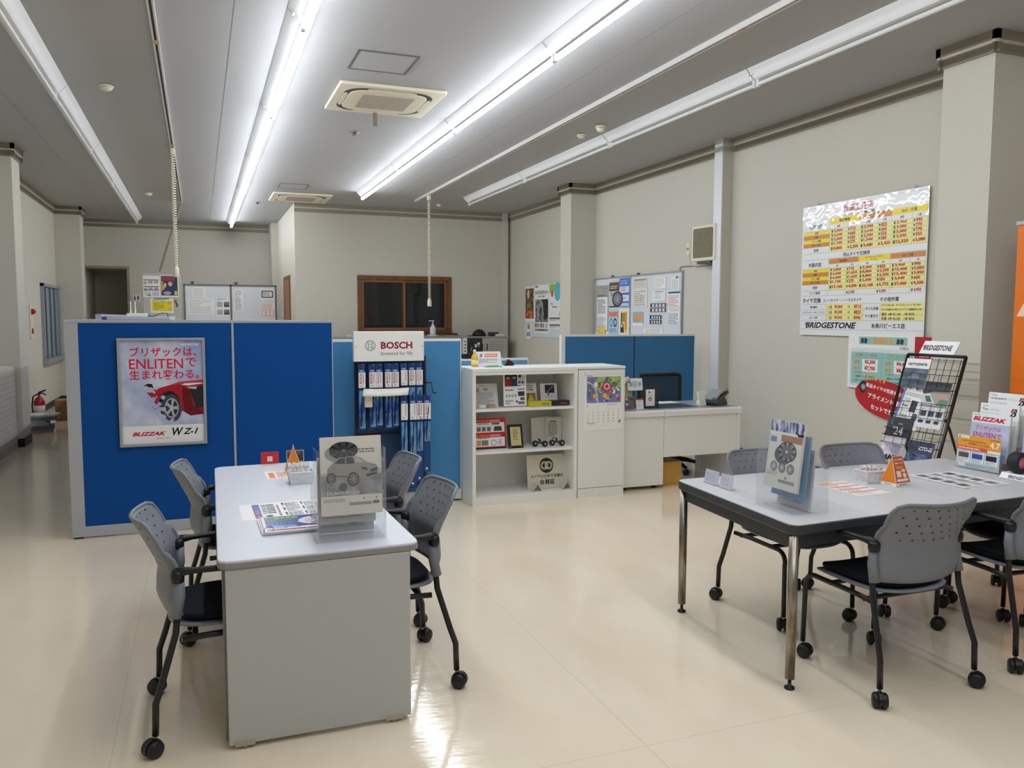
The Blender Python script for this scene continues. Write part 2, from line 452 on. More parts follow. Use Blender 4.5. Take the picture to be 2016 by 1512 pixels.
# ---------------------------------------------------------------- the room
XL, XR, YF, YB, YI, XI, CH = -2.42, 5.70, -3.0, 19.07, 15.05, 1.63, 3.58
struct('floor', B().box(XL - 0.15, XR + 0.15, YF, 21.0, -0.1, 0, M_floor))
b = B().box(XL - 0.15, XR + 0.15, YF, 21.0, CH, CH + 0.1, M_ceil); struct('ceiling', b)
for i, x in enumerate((0.27, -1.6, 3.06)):
    struct('trim_%d' % (20 + i), B().box(x - 0.002, x + 0.002, YF, 15.0 if x > 1 else YB, CH - 0.0012, CH + 0.0005, mat((140, 140, 140), 0.7)))
struct('wall_left', B().box(XL - 0.15, XL, YF, YB, 0, CH, M_wall))
struct('wall_right', B().box(XR, XR + 0.15, YF, YI + 0.2, 0, CH, M_wall))
struct('wall_front', B().box(XL - 0.15, XR + 0.15, YF - 0.15, YF, 0, CH, own((110, 112, 112), 0.5, 'dark_shopfront')))
# far wall with an unlit passage
b = B(); b.box(XL - 0.15, -2.19, YB, YB + 0.15, 0, CH, M_wall); b.box(-1.39, XI + 0.15, YB, YB + 0.15, 0, CH, M_wall)
b.box(-2.19, -1.39, YB, YB + 0.15, 2.575, CH, M_wall); struct('wall_back', b)
b = B(); b.box(-2.3, -2.19, YB + 0.15, 21, 0, 2.7, M_wall); b.box(-1.39, -1.28, YB + 0.15, 21, 0, 2.7, M_wall)
b.box(-2.3, -1.28, 20.9, 21, 0, 2.7, M_wall); b.box(-2.3, -1.28, YB + 0.15, 21, 2.6, 2.7, M_wall); struct('wall_passage', b)
b = B(); e = 0.05
b.box(-2.19 - e, -2.19, YB - 0.012, YB, 0, 2.575 + e, M_trim); b.box(-1.39, -1.39 + e, YB - 0.012, YB, 0, 2.575 + e, M_trim)
b.box(-2.19, -1.39, YB - 0.012, YB, 2.575, 2.575 + e, M_trim); struct('trim_1', b)
# the inner office: front wall with a window hole, side wall with a door
W0, W1, WZ0, WZ1 = 2.75, 4.50, 1.276, 2.315
b = B(); b.box(XI, W0, YI, YI + 0.12, 0, CH, M_wall); b.box(W1, XR, YI, YI + 0.12, 0, CH, M_wall)
b.box(W0, W1, YI, YI + 0.12, 0, WZ0, M_wall); b.box(W0, W1, YI, YI + 0.12, WZ1, CH, M_wall); struct('wall_inner', b)
struct('wall_side', B().box(XI, XI + 0.12, YI + 0.12, YB, 0, CH, M_wall))
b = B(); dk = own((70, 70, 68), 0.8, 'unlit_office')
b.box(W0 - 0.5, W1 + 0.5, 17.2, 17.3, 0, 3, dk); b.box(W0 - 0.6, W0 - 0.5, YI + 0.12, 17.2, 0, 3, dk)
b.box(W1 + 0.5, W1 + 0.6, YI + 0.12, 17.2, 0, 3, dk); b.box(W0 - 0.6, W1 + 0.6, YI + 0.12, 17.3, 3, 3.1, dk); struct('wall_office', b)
# timber sliding window
b = B(); f = 0.055
b.box(W0 - 0.02, W1 + 0.02, YI - 0.03, YI + 0.08, WZ1 - f, WZ1 + 0.02, M_wood); b.box(W0 - 0.02, W1 + 0.02, YI - 0.05, YI + 0.08, WZ0 - 0.02, WZ0 + f, M_wood)
b.box(W0 - 0.02, W0 + f, YI - 0.03, YI + 0.08, WZ0 + f, WZ1 - f, M_wood); b.box(W1 - f, W1 + 0.02, YI - 0.03, YI + 0.08, WZ0 + f, WZ1 - f, M_wood)
win = struct('window_1', b, 0.004)
xm = 3.60
for x0, x1, yy in ((W0 + f, xm + 0.03, 0.0), (xm - 0.03, W1 - f, 0.035)):
    b = B(); g = 0.045; M_sash = own((140, 92, 52), 0.4, 'sash_timber')
    b.box(x0, x0 + g, YI + yy, YI + yy + 0.03, WZ0 + f, WZ1 - f, M_sash); b.box(x1 - g, x1, YI + yy, YI + yy + 0.03, WZ0 + f, WZ1 - f, M_sash)
    b.box(x0 + g, x1 - g, YI + yy, YI + yy + 0.03, WZ0 + f, WZ0 + f + g, M_sash); b.box(x0 + g, x1 - g, YI + yy, YI + yy + 0.03, WZ1 - f - g, WZ1 - f, M_sash)
    s_ = obj('sash', b, win)
    obj('pane', B().box(x0 + g, x1 - g, YI + yy + 0.012, YI + yy + 0.018, WZ0 + f + g, WZ1 - f - g, M_glass), s_)
# shapes dimly seen in the unlit office
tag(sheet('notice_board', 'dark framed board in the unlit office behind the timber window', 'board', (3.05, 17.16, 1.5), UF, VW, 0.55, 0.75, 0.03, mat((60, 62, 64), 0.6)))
# brown door in the side wall
b = B(); b.box(XI - 0.012, XI, 15.9, 17.15, 0, 2.36, M_wood); dr = struct('door_1', b)
obj('door_leaf', B().box(XI - 0.02, XI - 0.012, 15.98, 17.07, 0, 2.28, own((150, 92, 52), 0.4, 'door_veneer')), dr)
obj('light_switch', B().box(XI - 0.015, XI, 17.45, 17.53, 1.55, 1.67, M_white), dr)
struct('trim_2', B().box(XI - 0.12, XI, 18.35, YB, 0, CH, M_wall))
# columns
PIL = [(XL, -2.0, 11.17, 11.63), (XL, -2.0, 17.05, 17.55), (5.28, XR, 11.30, 11.68), (5.28, XR, 4.29, 4.72)]
M_brick = own((206, 201, 186), 0.7, 'block_patterned_paper')
def brick_nodes():
    n, l = nodes(M_brick); bk = n.new('ShaderNodeTexBrick'); tc = n.new('ShaderNodeTexCoord'); mp = n.new('ShaderNodeCombineXYZ'); sp = n.new('ShaderNodeSeparateXYZ')
    bk.inputs['Scale'].default_value = 1; bk.inputs['Brick Width'].default_value = 0.2; bk.inputs['Row Height'].default_value = 0.062; bk.inputs['Mortar Size'].default_value = 0.006
    bk.inputs['Color1'].default_value = (lin(206), lin(201), lin(186), 1); bk.inputs['Color2'].default_value = (lin(198), lin(192), lin(177), 1)
    bk.inputs['Mortar'].default_value = (lin(182), lin(176), lin(162), 1)
    l.new(tc.outputs['Object'], sp.inputs[0]); l.new(sp.outputs[1], mp.inputs[0]); l.new(sp.outputs[2], mp.inputs[1]); l.new(mp.outputs[0], bk.inputs[0]); l.new(bk.outputs['Color'], n['Principled BSDF'].inputs['Base Color'])
brick_nodes()
for i, (x0, x1, y0, y1) in enumerate(PIL):
    struct('column_%d' % (i + 1), B().box(x0, x1, y0, y1, 0, CH, M_wall))
    left = x0 < 0
    b = B(); xs = x1 if left else x0; d = 0.012 if left else -0.012
    b.box(min(x0, x0 + d) if not left else x0, x1 + d if left else x1, y0 - 0.012, y0, 0, 0.10, M_base)
    b.box(min(xs, xs + d), max(xs, xs + d), y0, y1, 0, 0.10, M_base)
    struct('baseboard_%d' % (i + 1), b)
# low panelling on the near sides: block pattern
struct('trim_3', B().box(XL, -2.06, 8.2, 11.15, 0, 0.98, M_brick))
# horizontal plank lines low on the column by the catalogue rack
b = B()
for z in (1.236, 1.176, 0.996, 0.82, 0.64, 0.46, 0.28): b.box(5.277, 5.28, 4.29, 4.72, z - 0.003, z + 0.003, own((176, 171, 157), 0.7, 'panel_joint') if not b.mats else b.mats[0])
struct('trim_4', b)
# cornice: two stepped bands with a pale lip, returned round the columns
def cornice(n, x0, y0, x1, y1, side):
    b = B(); dx, dy = side
    def run(d, z0, z1, m):
        xa, xb = sorted((x0, x1)); ya, yb = sorted((y0, y1))
        if dx: xa, xb = sorted((x0, x0 + dx * d))
        else: ya, yb = sorted((y0, y0 + dy * d))
        b.box(xa, xb, ya, yb, z0, z1, m)
    run(0.04, CH - 0.065, CH, M_trim); run(0.028, CH - 0.085, CH - 0.065, M_lip); run(0.016, CH - 0.15, CH - 0.085, M_trim)
    struct('trim_%d' % n, b)
k = 30
def wall_run(x, d, spans, cols):
    global k
    for a, b_ in spans: cornice(k, x, a, x, b_, (d, 0)); k += 1
    for (x0, x1, y0, y1) in cols:
        xs = x1 if d > 0 else x0
        cornice(k, xs, y0 - 0.04, xs, y1 + 0.04, (d, 0)); k += 1
        xa, xb = (x, xs + 0.04) if d > 0 else (xs - 0.04, x)
        cornice(k, xa, y0, xb, y0, (0, -1)); k += 1
        cornice(k, xa, y1, xb, y1, (0, 1)); k += 1
wall_run(XR, -1, [(YF, 4.25), (4.76, 7.84), (8.06, 11.26), (11.72, YI)], PIL[2:])
wall_run(XL, 1, [(YF, 11.13), (11.67, 17.01), (17.59, YB)], PIL[:2])
cornice(k, XL, YB, XI, YB, (0, -1)); k += 1
cornice(k, XI, YI, XR, YI, (0, -1)); k += 1
for i, (x, y0, y1) in enumerate(((XR - 0.012, YF, 4.29), (XR - 0.012, 4.72, 7.86), (XR - 0.012, 8.05, 11.3), (XR - 0.012, 11.68, YI), (XL, 11.63, 17.05))):
    struct('baseboard_%d' % (10 + i), B().box(x, x + 0.012, y0, y1, 0, 0.10, M_base))
# boxed services on the long wall, pipe in the far corner
b = B(); b.box(5.565, XR, 7.88, 8.03, 0, CH, own((196, 192, 178), 0.6, 'service_boxing')); struct('trim_5', b)
struct('trim_6', B().box(5.552, 5.565, 7.88, 8.03, 0, CH, own((222, 224, 228), 0.35, 'bright_boxing_cover')))
struct('trim_7', B().box(5.55, 5.64, 14.93, 15.05, 0, CH, own((205, 202, 192), 0.5, 'corner_boxing')))
# louvred window in the passage wall
b = B(); fr = own((150, 156, 160), 0.4, 'window_alloy')
y0, y1, z0, z1 = 15.35, 17.02, 0.81, 2.115
b.box(XL, XL + 0.05, y0, y1, z1 - 0.05, z1, fr); b.box(XL, XL + 0.09, y0 - 0.03, y1, z0 - 0.03, z0 + 0.05, fr)
b.box(XL, XL + 0.05, y0, y0 + 0.05, z0, z1, fr); b.box(XL, XL + 0.05, y1 - 0.05, y1, z0, z1, fr)
w2 = struct('window_2', b)
obj('pane', B().box(XL + 0.001, XL + 0.008, y0 + 0.05, y1 - 0.05, z0 + 0.05, z1 - 0.05, own((150, 168, 176), 0.12, 'frosted_pane')), w2)
for y in (15.72, 16.18, 16.62):
    obj('glazing_bar', B().box(XL + 0.008, XL + 0.03, y - 0.02, y + 0.02, z0 + 0.05, z1 - 0.05, own((92, 104, 116), 0.4, 'bar_alloy')), w2)

# ---------------------------------------------------------------- ceiling: tube battens, tracks, air conditioning
def batten(lit, y):
    t = thing('tube_batten', 'x', 'ceiling light', (0, y, CH)); L = 2.53
    b = B(); b.prism([(-0.10, 0), (0.10, 0), (0.10, -0.004), (0.028, -0.08), (-0.028, -0.08), (-0.10, -0.004)], 0.004, L - 0.004, M_fix, 'y')
    obj('housing', b, t)
    b = B(); r_ = 0.022 if lit else 0.016; n_ = 16; vs = []
    for yy in (0.035, L - 0.035):
        for q in range(n_): vs.append((r_ * math.sin(2 * math.pi * q / n_), yy, -0.115 - r_ * math.cos(2 * math.pi * q / n_)))
    # straight LED tube: the diffuser glows downwards and sideways, the back is an opaque white spine
    for q in range(n_):
        glow = math.cos(2 * math.pi * (q + 0.5) / n_) > -0.3
        w_ = (q + 1) % n_
        b.add([vs[q], vs[w_], vs[n_ + w_], vs[n_ + q]], [(0, 1, 2, 3)], (M_tube if lit else M_tubeoff) if glow else M_white, True)
    obj('tube', b, t)
    for yy in (0.004, L - 0.034):
        b = B().box(-0.014, 0.014, yy, yy + 0.03, -0.138, -0.078, M_fix); obj('lamp_holder', b, t, 0.004)
        obj('clip', B().box(-0.072, -0.045, yy, yy + 0.03, -0.05, -0.035, M_white), t) if not lit or yy > 1 else None
    return t
ORD = ['first', 'second', 'third', 'fourth', 'fifth', 'sixth', 'seventh', 'eighth']
def run(x, lit, ends, what, grp, first):
    out = None
    for i, y in enumerate(ends):
        lab = '%s tube batten, %s from the far end of the %s' % ('glowing' if lit else 'unlit', ORD[i], what)
        if i == 0 and first is None:
            out = batten(lit, y); out.location = (x, y, CH); out['label'] = lab; out['group'] = grp
        else:
            dup(out or first, (x, y, CH), 0, lab, grp)
    return out or first
S = 2.54
Y0 = 5.67
lit0 = run(0.695, True, [Y0 + S * i for i in (4, 3, 2, 1, 0, -1, -2, -3)], 'longer lit run', 'lit tube battens', None)
run(2.505, True, [Y0 + S * i for i in (2, 1, 0, -1, -2, -3)], 'shorter lit run', 'lit tube battens', lit0)
off0 = run(-1.115, False, [Y0 + S * i for i in (4, 3, 2, 1, 0)], 'dark run by the passage', 'unlit tube battens', None)
run(4.305, False, [Y0 + S * i for i in (2, 1, 0, -1)], 'dark run by the price chart', 'unlit tube battens', off0)

M_track = own((206, 204, 200), 0.5, 'track_enamel')
for x, y1, lab, dirn in ((-0.235, 15.58, 'thin white power track above the blue screens', 1), (3.54, 13.86, 'thin white power track between the lit run and the dark run', -1)):
    t = thing('ceiling_track', lab, 'track', (x, y1, CH))
    b = B(); b.box(-0.022, -0.009, -18.0, 0, -0.042, 0, M_track); b.box(0.009, 0.022, -18.0, 0, -0.042, 0, M_track); b.box(-0.009, 0.009, -18, 0, -0.008, 0, M_black)
    obj('rail', b, t)
    for yy in (-9.0, -5.2, -2.6): obj('joint_cover', B().box(-0.024, 0.024, yy - 0.04, yy + 0.04, -0.046, -0.042, own((196, 168, 130), 0.6, 'aged_joint_cover')), t)

def cassette(x, y, lab):
    t = thing('air_conditioner', lab, 'air conditioner', (x, y, CH), group='ceiling air conditioners')
    h = 0.475
    b = B(); b.prism(rrect(-h, h, -h, h, 0.02), -0.03, 0, M_cream); obj('panel', b, t, 0.008)
    dkg = own((34, 36, 42), 0.5, 'dark_air_slot')
    b = B(); b.prism(rrect(-0.40, 0.40, -0.40, 0.40, 0.19, 8), -0.0315, -0.0295, dkg); obj('air_slot', b, t)
    b = B(); b.prism(rrect(-0.352, 0.352, -0.352, 0.352, 0.15, 8), -0.038, -0.0315, M_cream); obj('cover', b, t, 0.003)
    g = own((176, 166, 152), 0.7, 'dusty_grille'); noise_colour(g, (168, 158, 144), (184, 174, 160), 40)
    b = B(); b.box(-0.235, 0.235, -0.235, 0.235, -0.041, -0.038, g); gr = obj('grille', b, t)
    for a in range(4):
        m = Matrix.Rotation(a * math.pi / 2, 4, 'Z')
        pl = [m @ Vector((0.22 * math.cos(R(q)), -0.377 + 0.019 * max(-1, min(1, 1.5 * math.sin(R(q)))), 0)) for q in range(0, 360, 15)]
        b = B(); b.prism([(p_.x, p_.y) for p_ in pl], -0.036, -0.0325, M_cream); obj('louvre', b, t)
    return t
c = cassette(1.655, 7.65, 'cream ceiling air conditioner with a tag hanging, between the two lit runs')
obj('strap', B().box(-0.02, 0.02, 0.40, 0.415, -0.16, -0.03, own((120, 108, 92), 0.7, 'brown_strap')), c)
cassette(1.65, 14.27, 'smaller-looking cream ceiling air conditioner near the timber window wall')
def hatch(x0, x1, y0, y1, lab):
    t = thing('access_hatch', lab, 'hatch', ((x0 + x1) / 2, (y0 + y1) / 2, CH)); w, d = (x1 - x0) / 2, (y1 - y0) / 2; dk = own((98, 100, 104), 0.4, 'hatch_alloy'); e = 0.018
    b = B(); b.box(-w, w, -d, -d + e, -0.006, 0, dk); b.box(-w, w, d - e, d, -0.006, 0, dk); b.box(-w, -w + e, -d + e, d - e, -0.006, 0, dk); b.box(w - e, w, -d + e, d - e, -0.006, 0, dk)
    obj('frame', b, t); obj('lid', B().box(-w + e, w - e, -d + e, d - e, -0.004, 0, M_ceil), t)
hatch(1.18, 1.66, 6.33, 6.83, 'dark-rimmed ceiling access hatch in front of the big air conditioner')
hatch(1.2, 1.63, 12.91, 13.39, 'thin-rimmed ceiling access hatch close to the far air conditioner')
def detector(x, y, r, lab, tall=False):
    t = thing('smoke_detector', lab, 'smoke detector', (x, y, CH)); h = 0.05 if not tall else 0.075
    obj('base', B().lathe([(r, 0), (r, -h * 0.4), (r * 0.9, -h * 0.45)], (0, 0, 0), M_cream, 24), t)
    obj('sensor', B().lathe([(r * 0.9, -h * 0.45), (r * 0.72, -h * 0.8), (r * 0.4, -h), (0.0001, -h)], (0, 0, 0), M_cream, 24), t)
detector(-0.70, 8.09, 0.06, 'round cream smoke detector between the dark run and the power track')
detector(-0.71, 14.7, 0.06, 'small round smoke detector near the far end of the dark run')
detector(3.99, 7.82, 0.055, 'deeper cream smoke detector beside the dark run', True)
detector(3.98, 8.27, 0.05, 'flat cream smoke detector just beyond a deeper one', False)
detector(4.05, 14.2, 0.05, 'small smoke detector near the timber window wall')
for x, y, lab in ((1.64, 9.1, 'ceiling sprinkler rose beyond the big air conditioner'), (1.02, 15.2, 'ceiling sprinkler rose near the lit run end')):
    t = thing('sprinkler', lab, 'sprinkler', (x, y, CH))
    obj('rose', B().lathe([(0.05, 0), (0.05, -0.006), (0.03, -0.014)], (0, 0, 0), M_chrome, 20), t)
    obj('deflector', B().lathe([(0.012, -0.01), (0.012, -0.03), (0.03, -0.032), (0.03, -0.036)], (0, 0, 0), M_chrome, 12), t)
def coil(p0, p1, r, turns, wire, m, n=10):
    p0, p1 = Vector(p0), Vector(p1); d = p1 - p0; a = d.normalized(); u = a.orthogonal().normalized(); w = a.cross(u); pts = []
    N = turns * n
    for i in range(N + 1):
        t = 2 * math.pi * i / n; pts.append(p0 + d * (i / N) + (u * math.cos(t) + w * math.sin(t)) * r)
    return B().tube(pts, wire, m, 5)
for x, y, zb, lab in ((-0.235, 10.56, 2.04, 'white coiled power cord hanging in front of the papered locker'), (3.545, 13.03, 1.75, 'white coiled power cord hanging in front of the timber window')):
    t = thing('power_cord', lab, 'hanging cord', (x, y, CH - 0.042))
    L = CH - 0.042 - zb
    obj('track_plug', B().box(-0.022, 0.022, -0.05, 0.05, -0.07, 0, M_cream), t, 0.006)
    obj('coiled_cable', coil((0, 0, -0.07), (0, 0, -L + 0.1), 0.02, 46, 0.0065, M_cream), t)
    obj('socket', B().lathe([(0.012, 0), (0.03, -0.03), (0.034, -0.06), (0.034, -0.13), (0.03, -0.135)], (0, 0, -L + 0.13), M_cream, 18), t)
t = thing('power_cord', 'thin coiled cord slanting down from the track end to the papered locker', 'hanging cord', (-0.235, 15.55, CH - 0.042))
obj('coiled_cable', coil((0, 0, 0), (-0.36, -0.2, -1.2), 0.022, 40, 0.008, own((150, 140, 120), 0.6, 'old_cable')), t)
# ---------------------------------------------------------------- screens
def screen(label, x0, x1, y, h, fab, frame_m, seams, skirt=0.09, t=0.05, post=None, group=None, seam_m=None):
    r = thing('partition_screen', label, 'office partition', ((x0 + x1) / 2, y, 0), group=group); w = (x1 - x0) / 2
    ed = [-w] + [s_ - (x0 + x1) / 2 for s_ in seams] + [w]
    b = B(); b.box(-w, w, 0, t, h - 0.022, h, frame_m); obj('top_rail', b, r, 0.003)
    b = B(); b.box(-w, w, 0, t, 0.012, skirt, frame_m); obj('kick_rail', b, r, 0.003)
    for i, x in enumerate(ed):
        e = 0.016
        a, c = max(-w, x - e / 2), min(w, x + e / 2)
        if i == 0 and post: a, c = -w, -w + post
        sm_ = seam_m if seam_m and 0 < i < len(ed) - 1 else frame_m
        if sm_ is seam_m and seam_m: a, c = x - 0.004, x + 0.004
        obj('upright', B().box(a, c, -0.004 if sm_ is frame_m else 0.002, t + 0.004, 0.012, h - 0.022, sm_), r, 0.002)
    for i in range(len(ed) - 1):
        a = ed[i] + (post if i == 0 and post else 0.008); c = ed[i + 1] - 0.008
        obj('fabric_panel', B().box(a, c, 0.003, t - 0.003, skirt, h - 0.022, fab), r)
    for x in (-w + 0.04, w - 0.04): obj('foot', B().box(x - 0.03, x + 0.03, 0.005, t - 0.005, 0, 0.014, M_black), r)
    return r
M_fr = own((172, 174, 180), 0.4, 'silver_screen_frame')
M_frw = own((228, 230, 232), 0.45, 'white_screen_frame')
ps = screen('royal blue fabric screen with silver frame carrying the framed car poster', -0.868, 0.958, 6.35, 1.54, M_blue, M_fr, [0.23], 0.085, 0.05, 0.085)
# return panels running back along the passage from the corner post
def return_screen(label, y0, L, h):
    r = thing('partition_screen', label, 'office partition', (-0.843, y0, 0))
    obj('top_rail', B().box(-0.025, 0.025, 0, L, h - 0.022, h, M_fr), r); obj('kick_rail', B().box(-0.025, 0.025, 0, L, 0.012, 0.085, M_fr), r)
    obj('fabric_panel', B().box(-0.022, 0.022, 0.008, L - 0.008, 0.085, h - 0.022, M_blue), r)
    for y in (0, L - 0.008): obj('upright', B().box(-0.025, 0.025, y, y + 0.008, 0.012, h - 0.022, M_fr), r)
    for y in (0.05, L - 0.05): obj('foot', B().box(-0.02, 0.02, y - 0.03, y + 0.03, 0, 0.012, M_black), r)
return_screen('return screen running back from the corner of the royal blue screen', 6.41, 1.79, 1.54)
return_screen('second return screen, slightly taller, along the passage', 8.21, 1.79, 1.585)
return_screen('third return screen along the passage, the one towards the far wall', 10.01, 1.79, 1.585)
return_screen('fourth return screen at the passage end of the blue row', 11.81, 1.79, 1.585)
screen('light blue fabric screen standing behind the wiper rack', 0.965, 2.07, 6.60, 1.385, M_lblue, M_frw, [], 0.1, 0.045)
screen('steel blue two-panel screen with a white edge behind the reception desk', 3.77, 5.52, 8.30, 1.375, M_sblue, M_frw, [4.70], 0.1, 0.045, 0.05, seam_m=M_charcoal)

# ---------------------------------------------------------------- tables
t = thing('meeting_table', 'pale grey panel-ended table in front of the royal blue screen', 'table', (0.408, 2.99, 0))
b = B(); b.prism(rpoly([(-0.37, 0), (0.365, 0.01), (0.33, 1.97), (-0.345, 1.95)], 0.05), 0.67, 0.70, M_tabletop)
tp = obj('tabletop', b, t, 0.004)
b = B(); p_ = rpoly([(-0.3715, -0.0015), (0.3665, 0.0085), (0.3315, 1.9715), (-0.3465, 1.9515)], 0.05)
b.prism(p_, 0.667, 0.694, M_tabedge); obj('edge_band', b, t, 0.006)
for y, d in ((0.006, 0.028), (1.90, 0.028)):
    w0 = 0.345 if y < 1 else 0.31
    pn = obj('end_panel', B().box(-w0, w0 - 0.02, y, y + d, 0.018, 0.667, M_panel), t, 0.004)
    for x in (-w0 + 0.055, w0 - 0.085):
        obj('foot_cover', B().box(x - 0.035, x + 0.035, y - 0.002, y + d + 0.002, 0.012, 0.034, own((172, 166, 148), 0.6, 'yellowed_plastic')), pn)
        obj('adjuster', B().cyl((x, y + d / 2, 0), 0.014, 0.02, own((150, 144, 128), 0.5, 'adjuster_plastic'), 12), pn)
obj('stretcher', B().box(-0.02, 0.02, 0.034, 1.90, 0.30, 0.62, M_panel), t)
obj('inner_post', B().box(-0.355, -0.33, 0.05, 0.09, 0.02, 0.667, M_tabedge), t)
obj('inner_post', B().box(0.31, 0.33, 0.05, 0.09, 0.02, 0.667, M_tabedge), t)

T2 = 0.71
t = thing('meeting_table', 'big grey table with a charcoal edge and round steel legs', 'table', (3.25, 3.17, 0))
q = [(2.262, 2.66), (4.20, 2.755), (4.25, 3.68), (2.335, 3.665)]
ql = [(x - 3.25, y - 3.17) for x, y in q]
def inset(pts, d):
    cx = sum(p[0] for p in pts) / 4; cy = sum(p[1] for p in pts) / 4
    return [(p[0] - d * (1 if p[0] > cx else -1), p[1] - d * (1 if p[1] > cy else -1)) for p in pts]
b = B(); b.prism(rpoly(inset(ql, 0.003), 0.05, 5), T2 - 0.012, T2, M_tabletop2); obj('tabletop', b, t)
b = B(); b.prism(rpoly(ql, 0.05, 5), T2 - 0.045, T2 - 0.002, M_charcoal); obj('edge_band', b, t, 0.007)
li = inset(ql, 0.03)
for i in range(4):
    a, c = Vector(li[i]), Vector(li[(i + 1) % 4]); d = (c - a).normalized(); n_ = Vector((-d.y, d.x)) * 0.018
    b = B(); b.prism([tuple(a), tuple(c), tuple(c + n_), tuple(a + n_)], T2 - 0.105, T2 - 0.045, own((40, 46, 50), 0.4, 'dark_apron')); obj('apron', b, t)
for i, (x, y) in enumerate(inset(ql, 0.032)):
    lg = obj('leg', B().cyl((x, y, 0.045), 0.0205, T2 - 0.09, M_chrome, 20), t)
    obj('adjuster', B().lathe([(0.022, 0), (0.022, 0.008), (0.008, 0.014), (0.007, 0.046)], (x, y, 0), M_black, 14), lg)

# ---------------------------------------------------------------- stacking chairs on castors
M_frame = own((24, 25, 28), 0.4, 'black_tube')
M_shell = own((118, 123, 131), 0.5, 'grey_seat_shell')
def caster(px, py, parent, toe):
    m = Matrix.Translation((px, py, 0)) @ Matrix.Rotation(toe, 4, 'Z')
    b = B(); pr = []
    n = 10
    hood = [(0.034 * math.cos(R(a)), 0.034 + 0.033 * math.sin(R(a))) for a in range(-20, 201, 22)]
    vs = [m @ Vector((s_ * 0.008, y - 0.012, z)) for s_ in (-1, 1) for y, z in hood]; k_ = len(hood)
    fs = [tuple(range(k_ - 1, -1, -1)), tuple(range(k_, 2 * k_))] + [(i, i + 1, k_ + i + 1, k_ + i) for i in range(k_ - 1)] + [(k_ - 1, 0, k_, 2 * k_ - 1)]
    b.add(vs, fs, M_black)
    b.tube([m @ Vector((0, 0, 0.05)), m @ Vector((0, 0, 0.082))], 0.007, M_chrome, 8)
    for sx in (-1, 1):
        w = B(); prof = [(0.0001, 0), (0.026, 0), (0.0315, 0.004), (0.0315, 0.017), (0.025, 0.023), (0.0001, 0.024)]
        w.lathe(prof, (0, 0, 0), M_black, 16, 'x')
        b.add([m @ Vector((sx * 0.006 + (x if sx > 0 else -x), y - 0.012, z + 0.0315)) for x, y, z in w.v], w.f, M_black, True)
    obj('caster', b, parent)
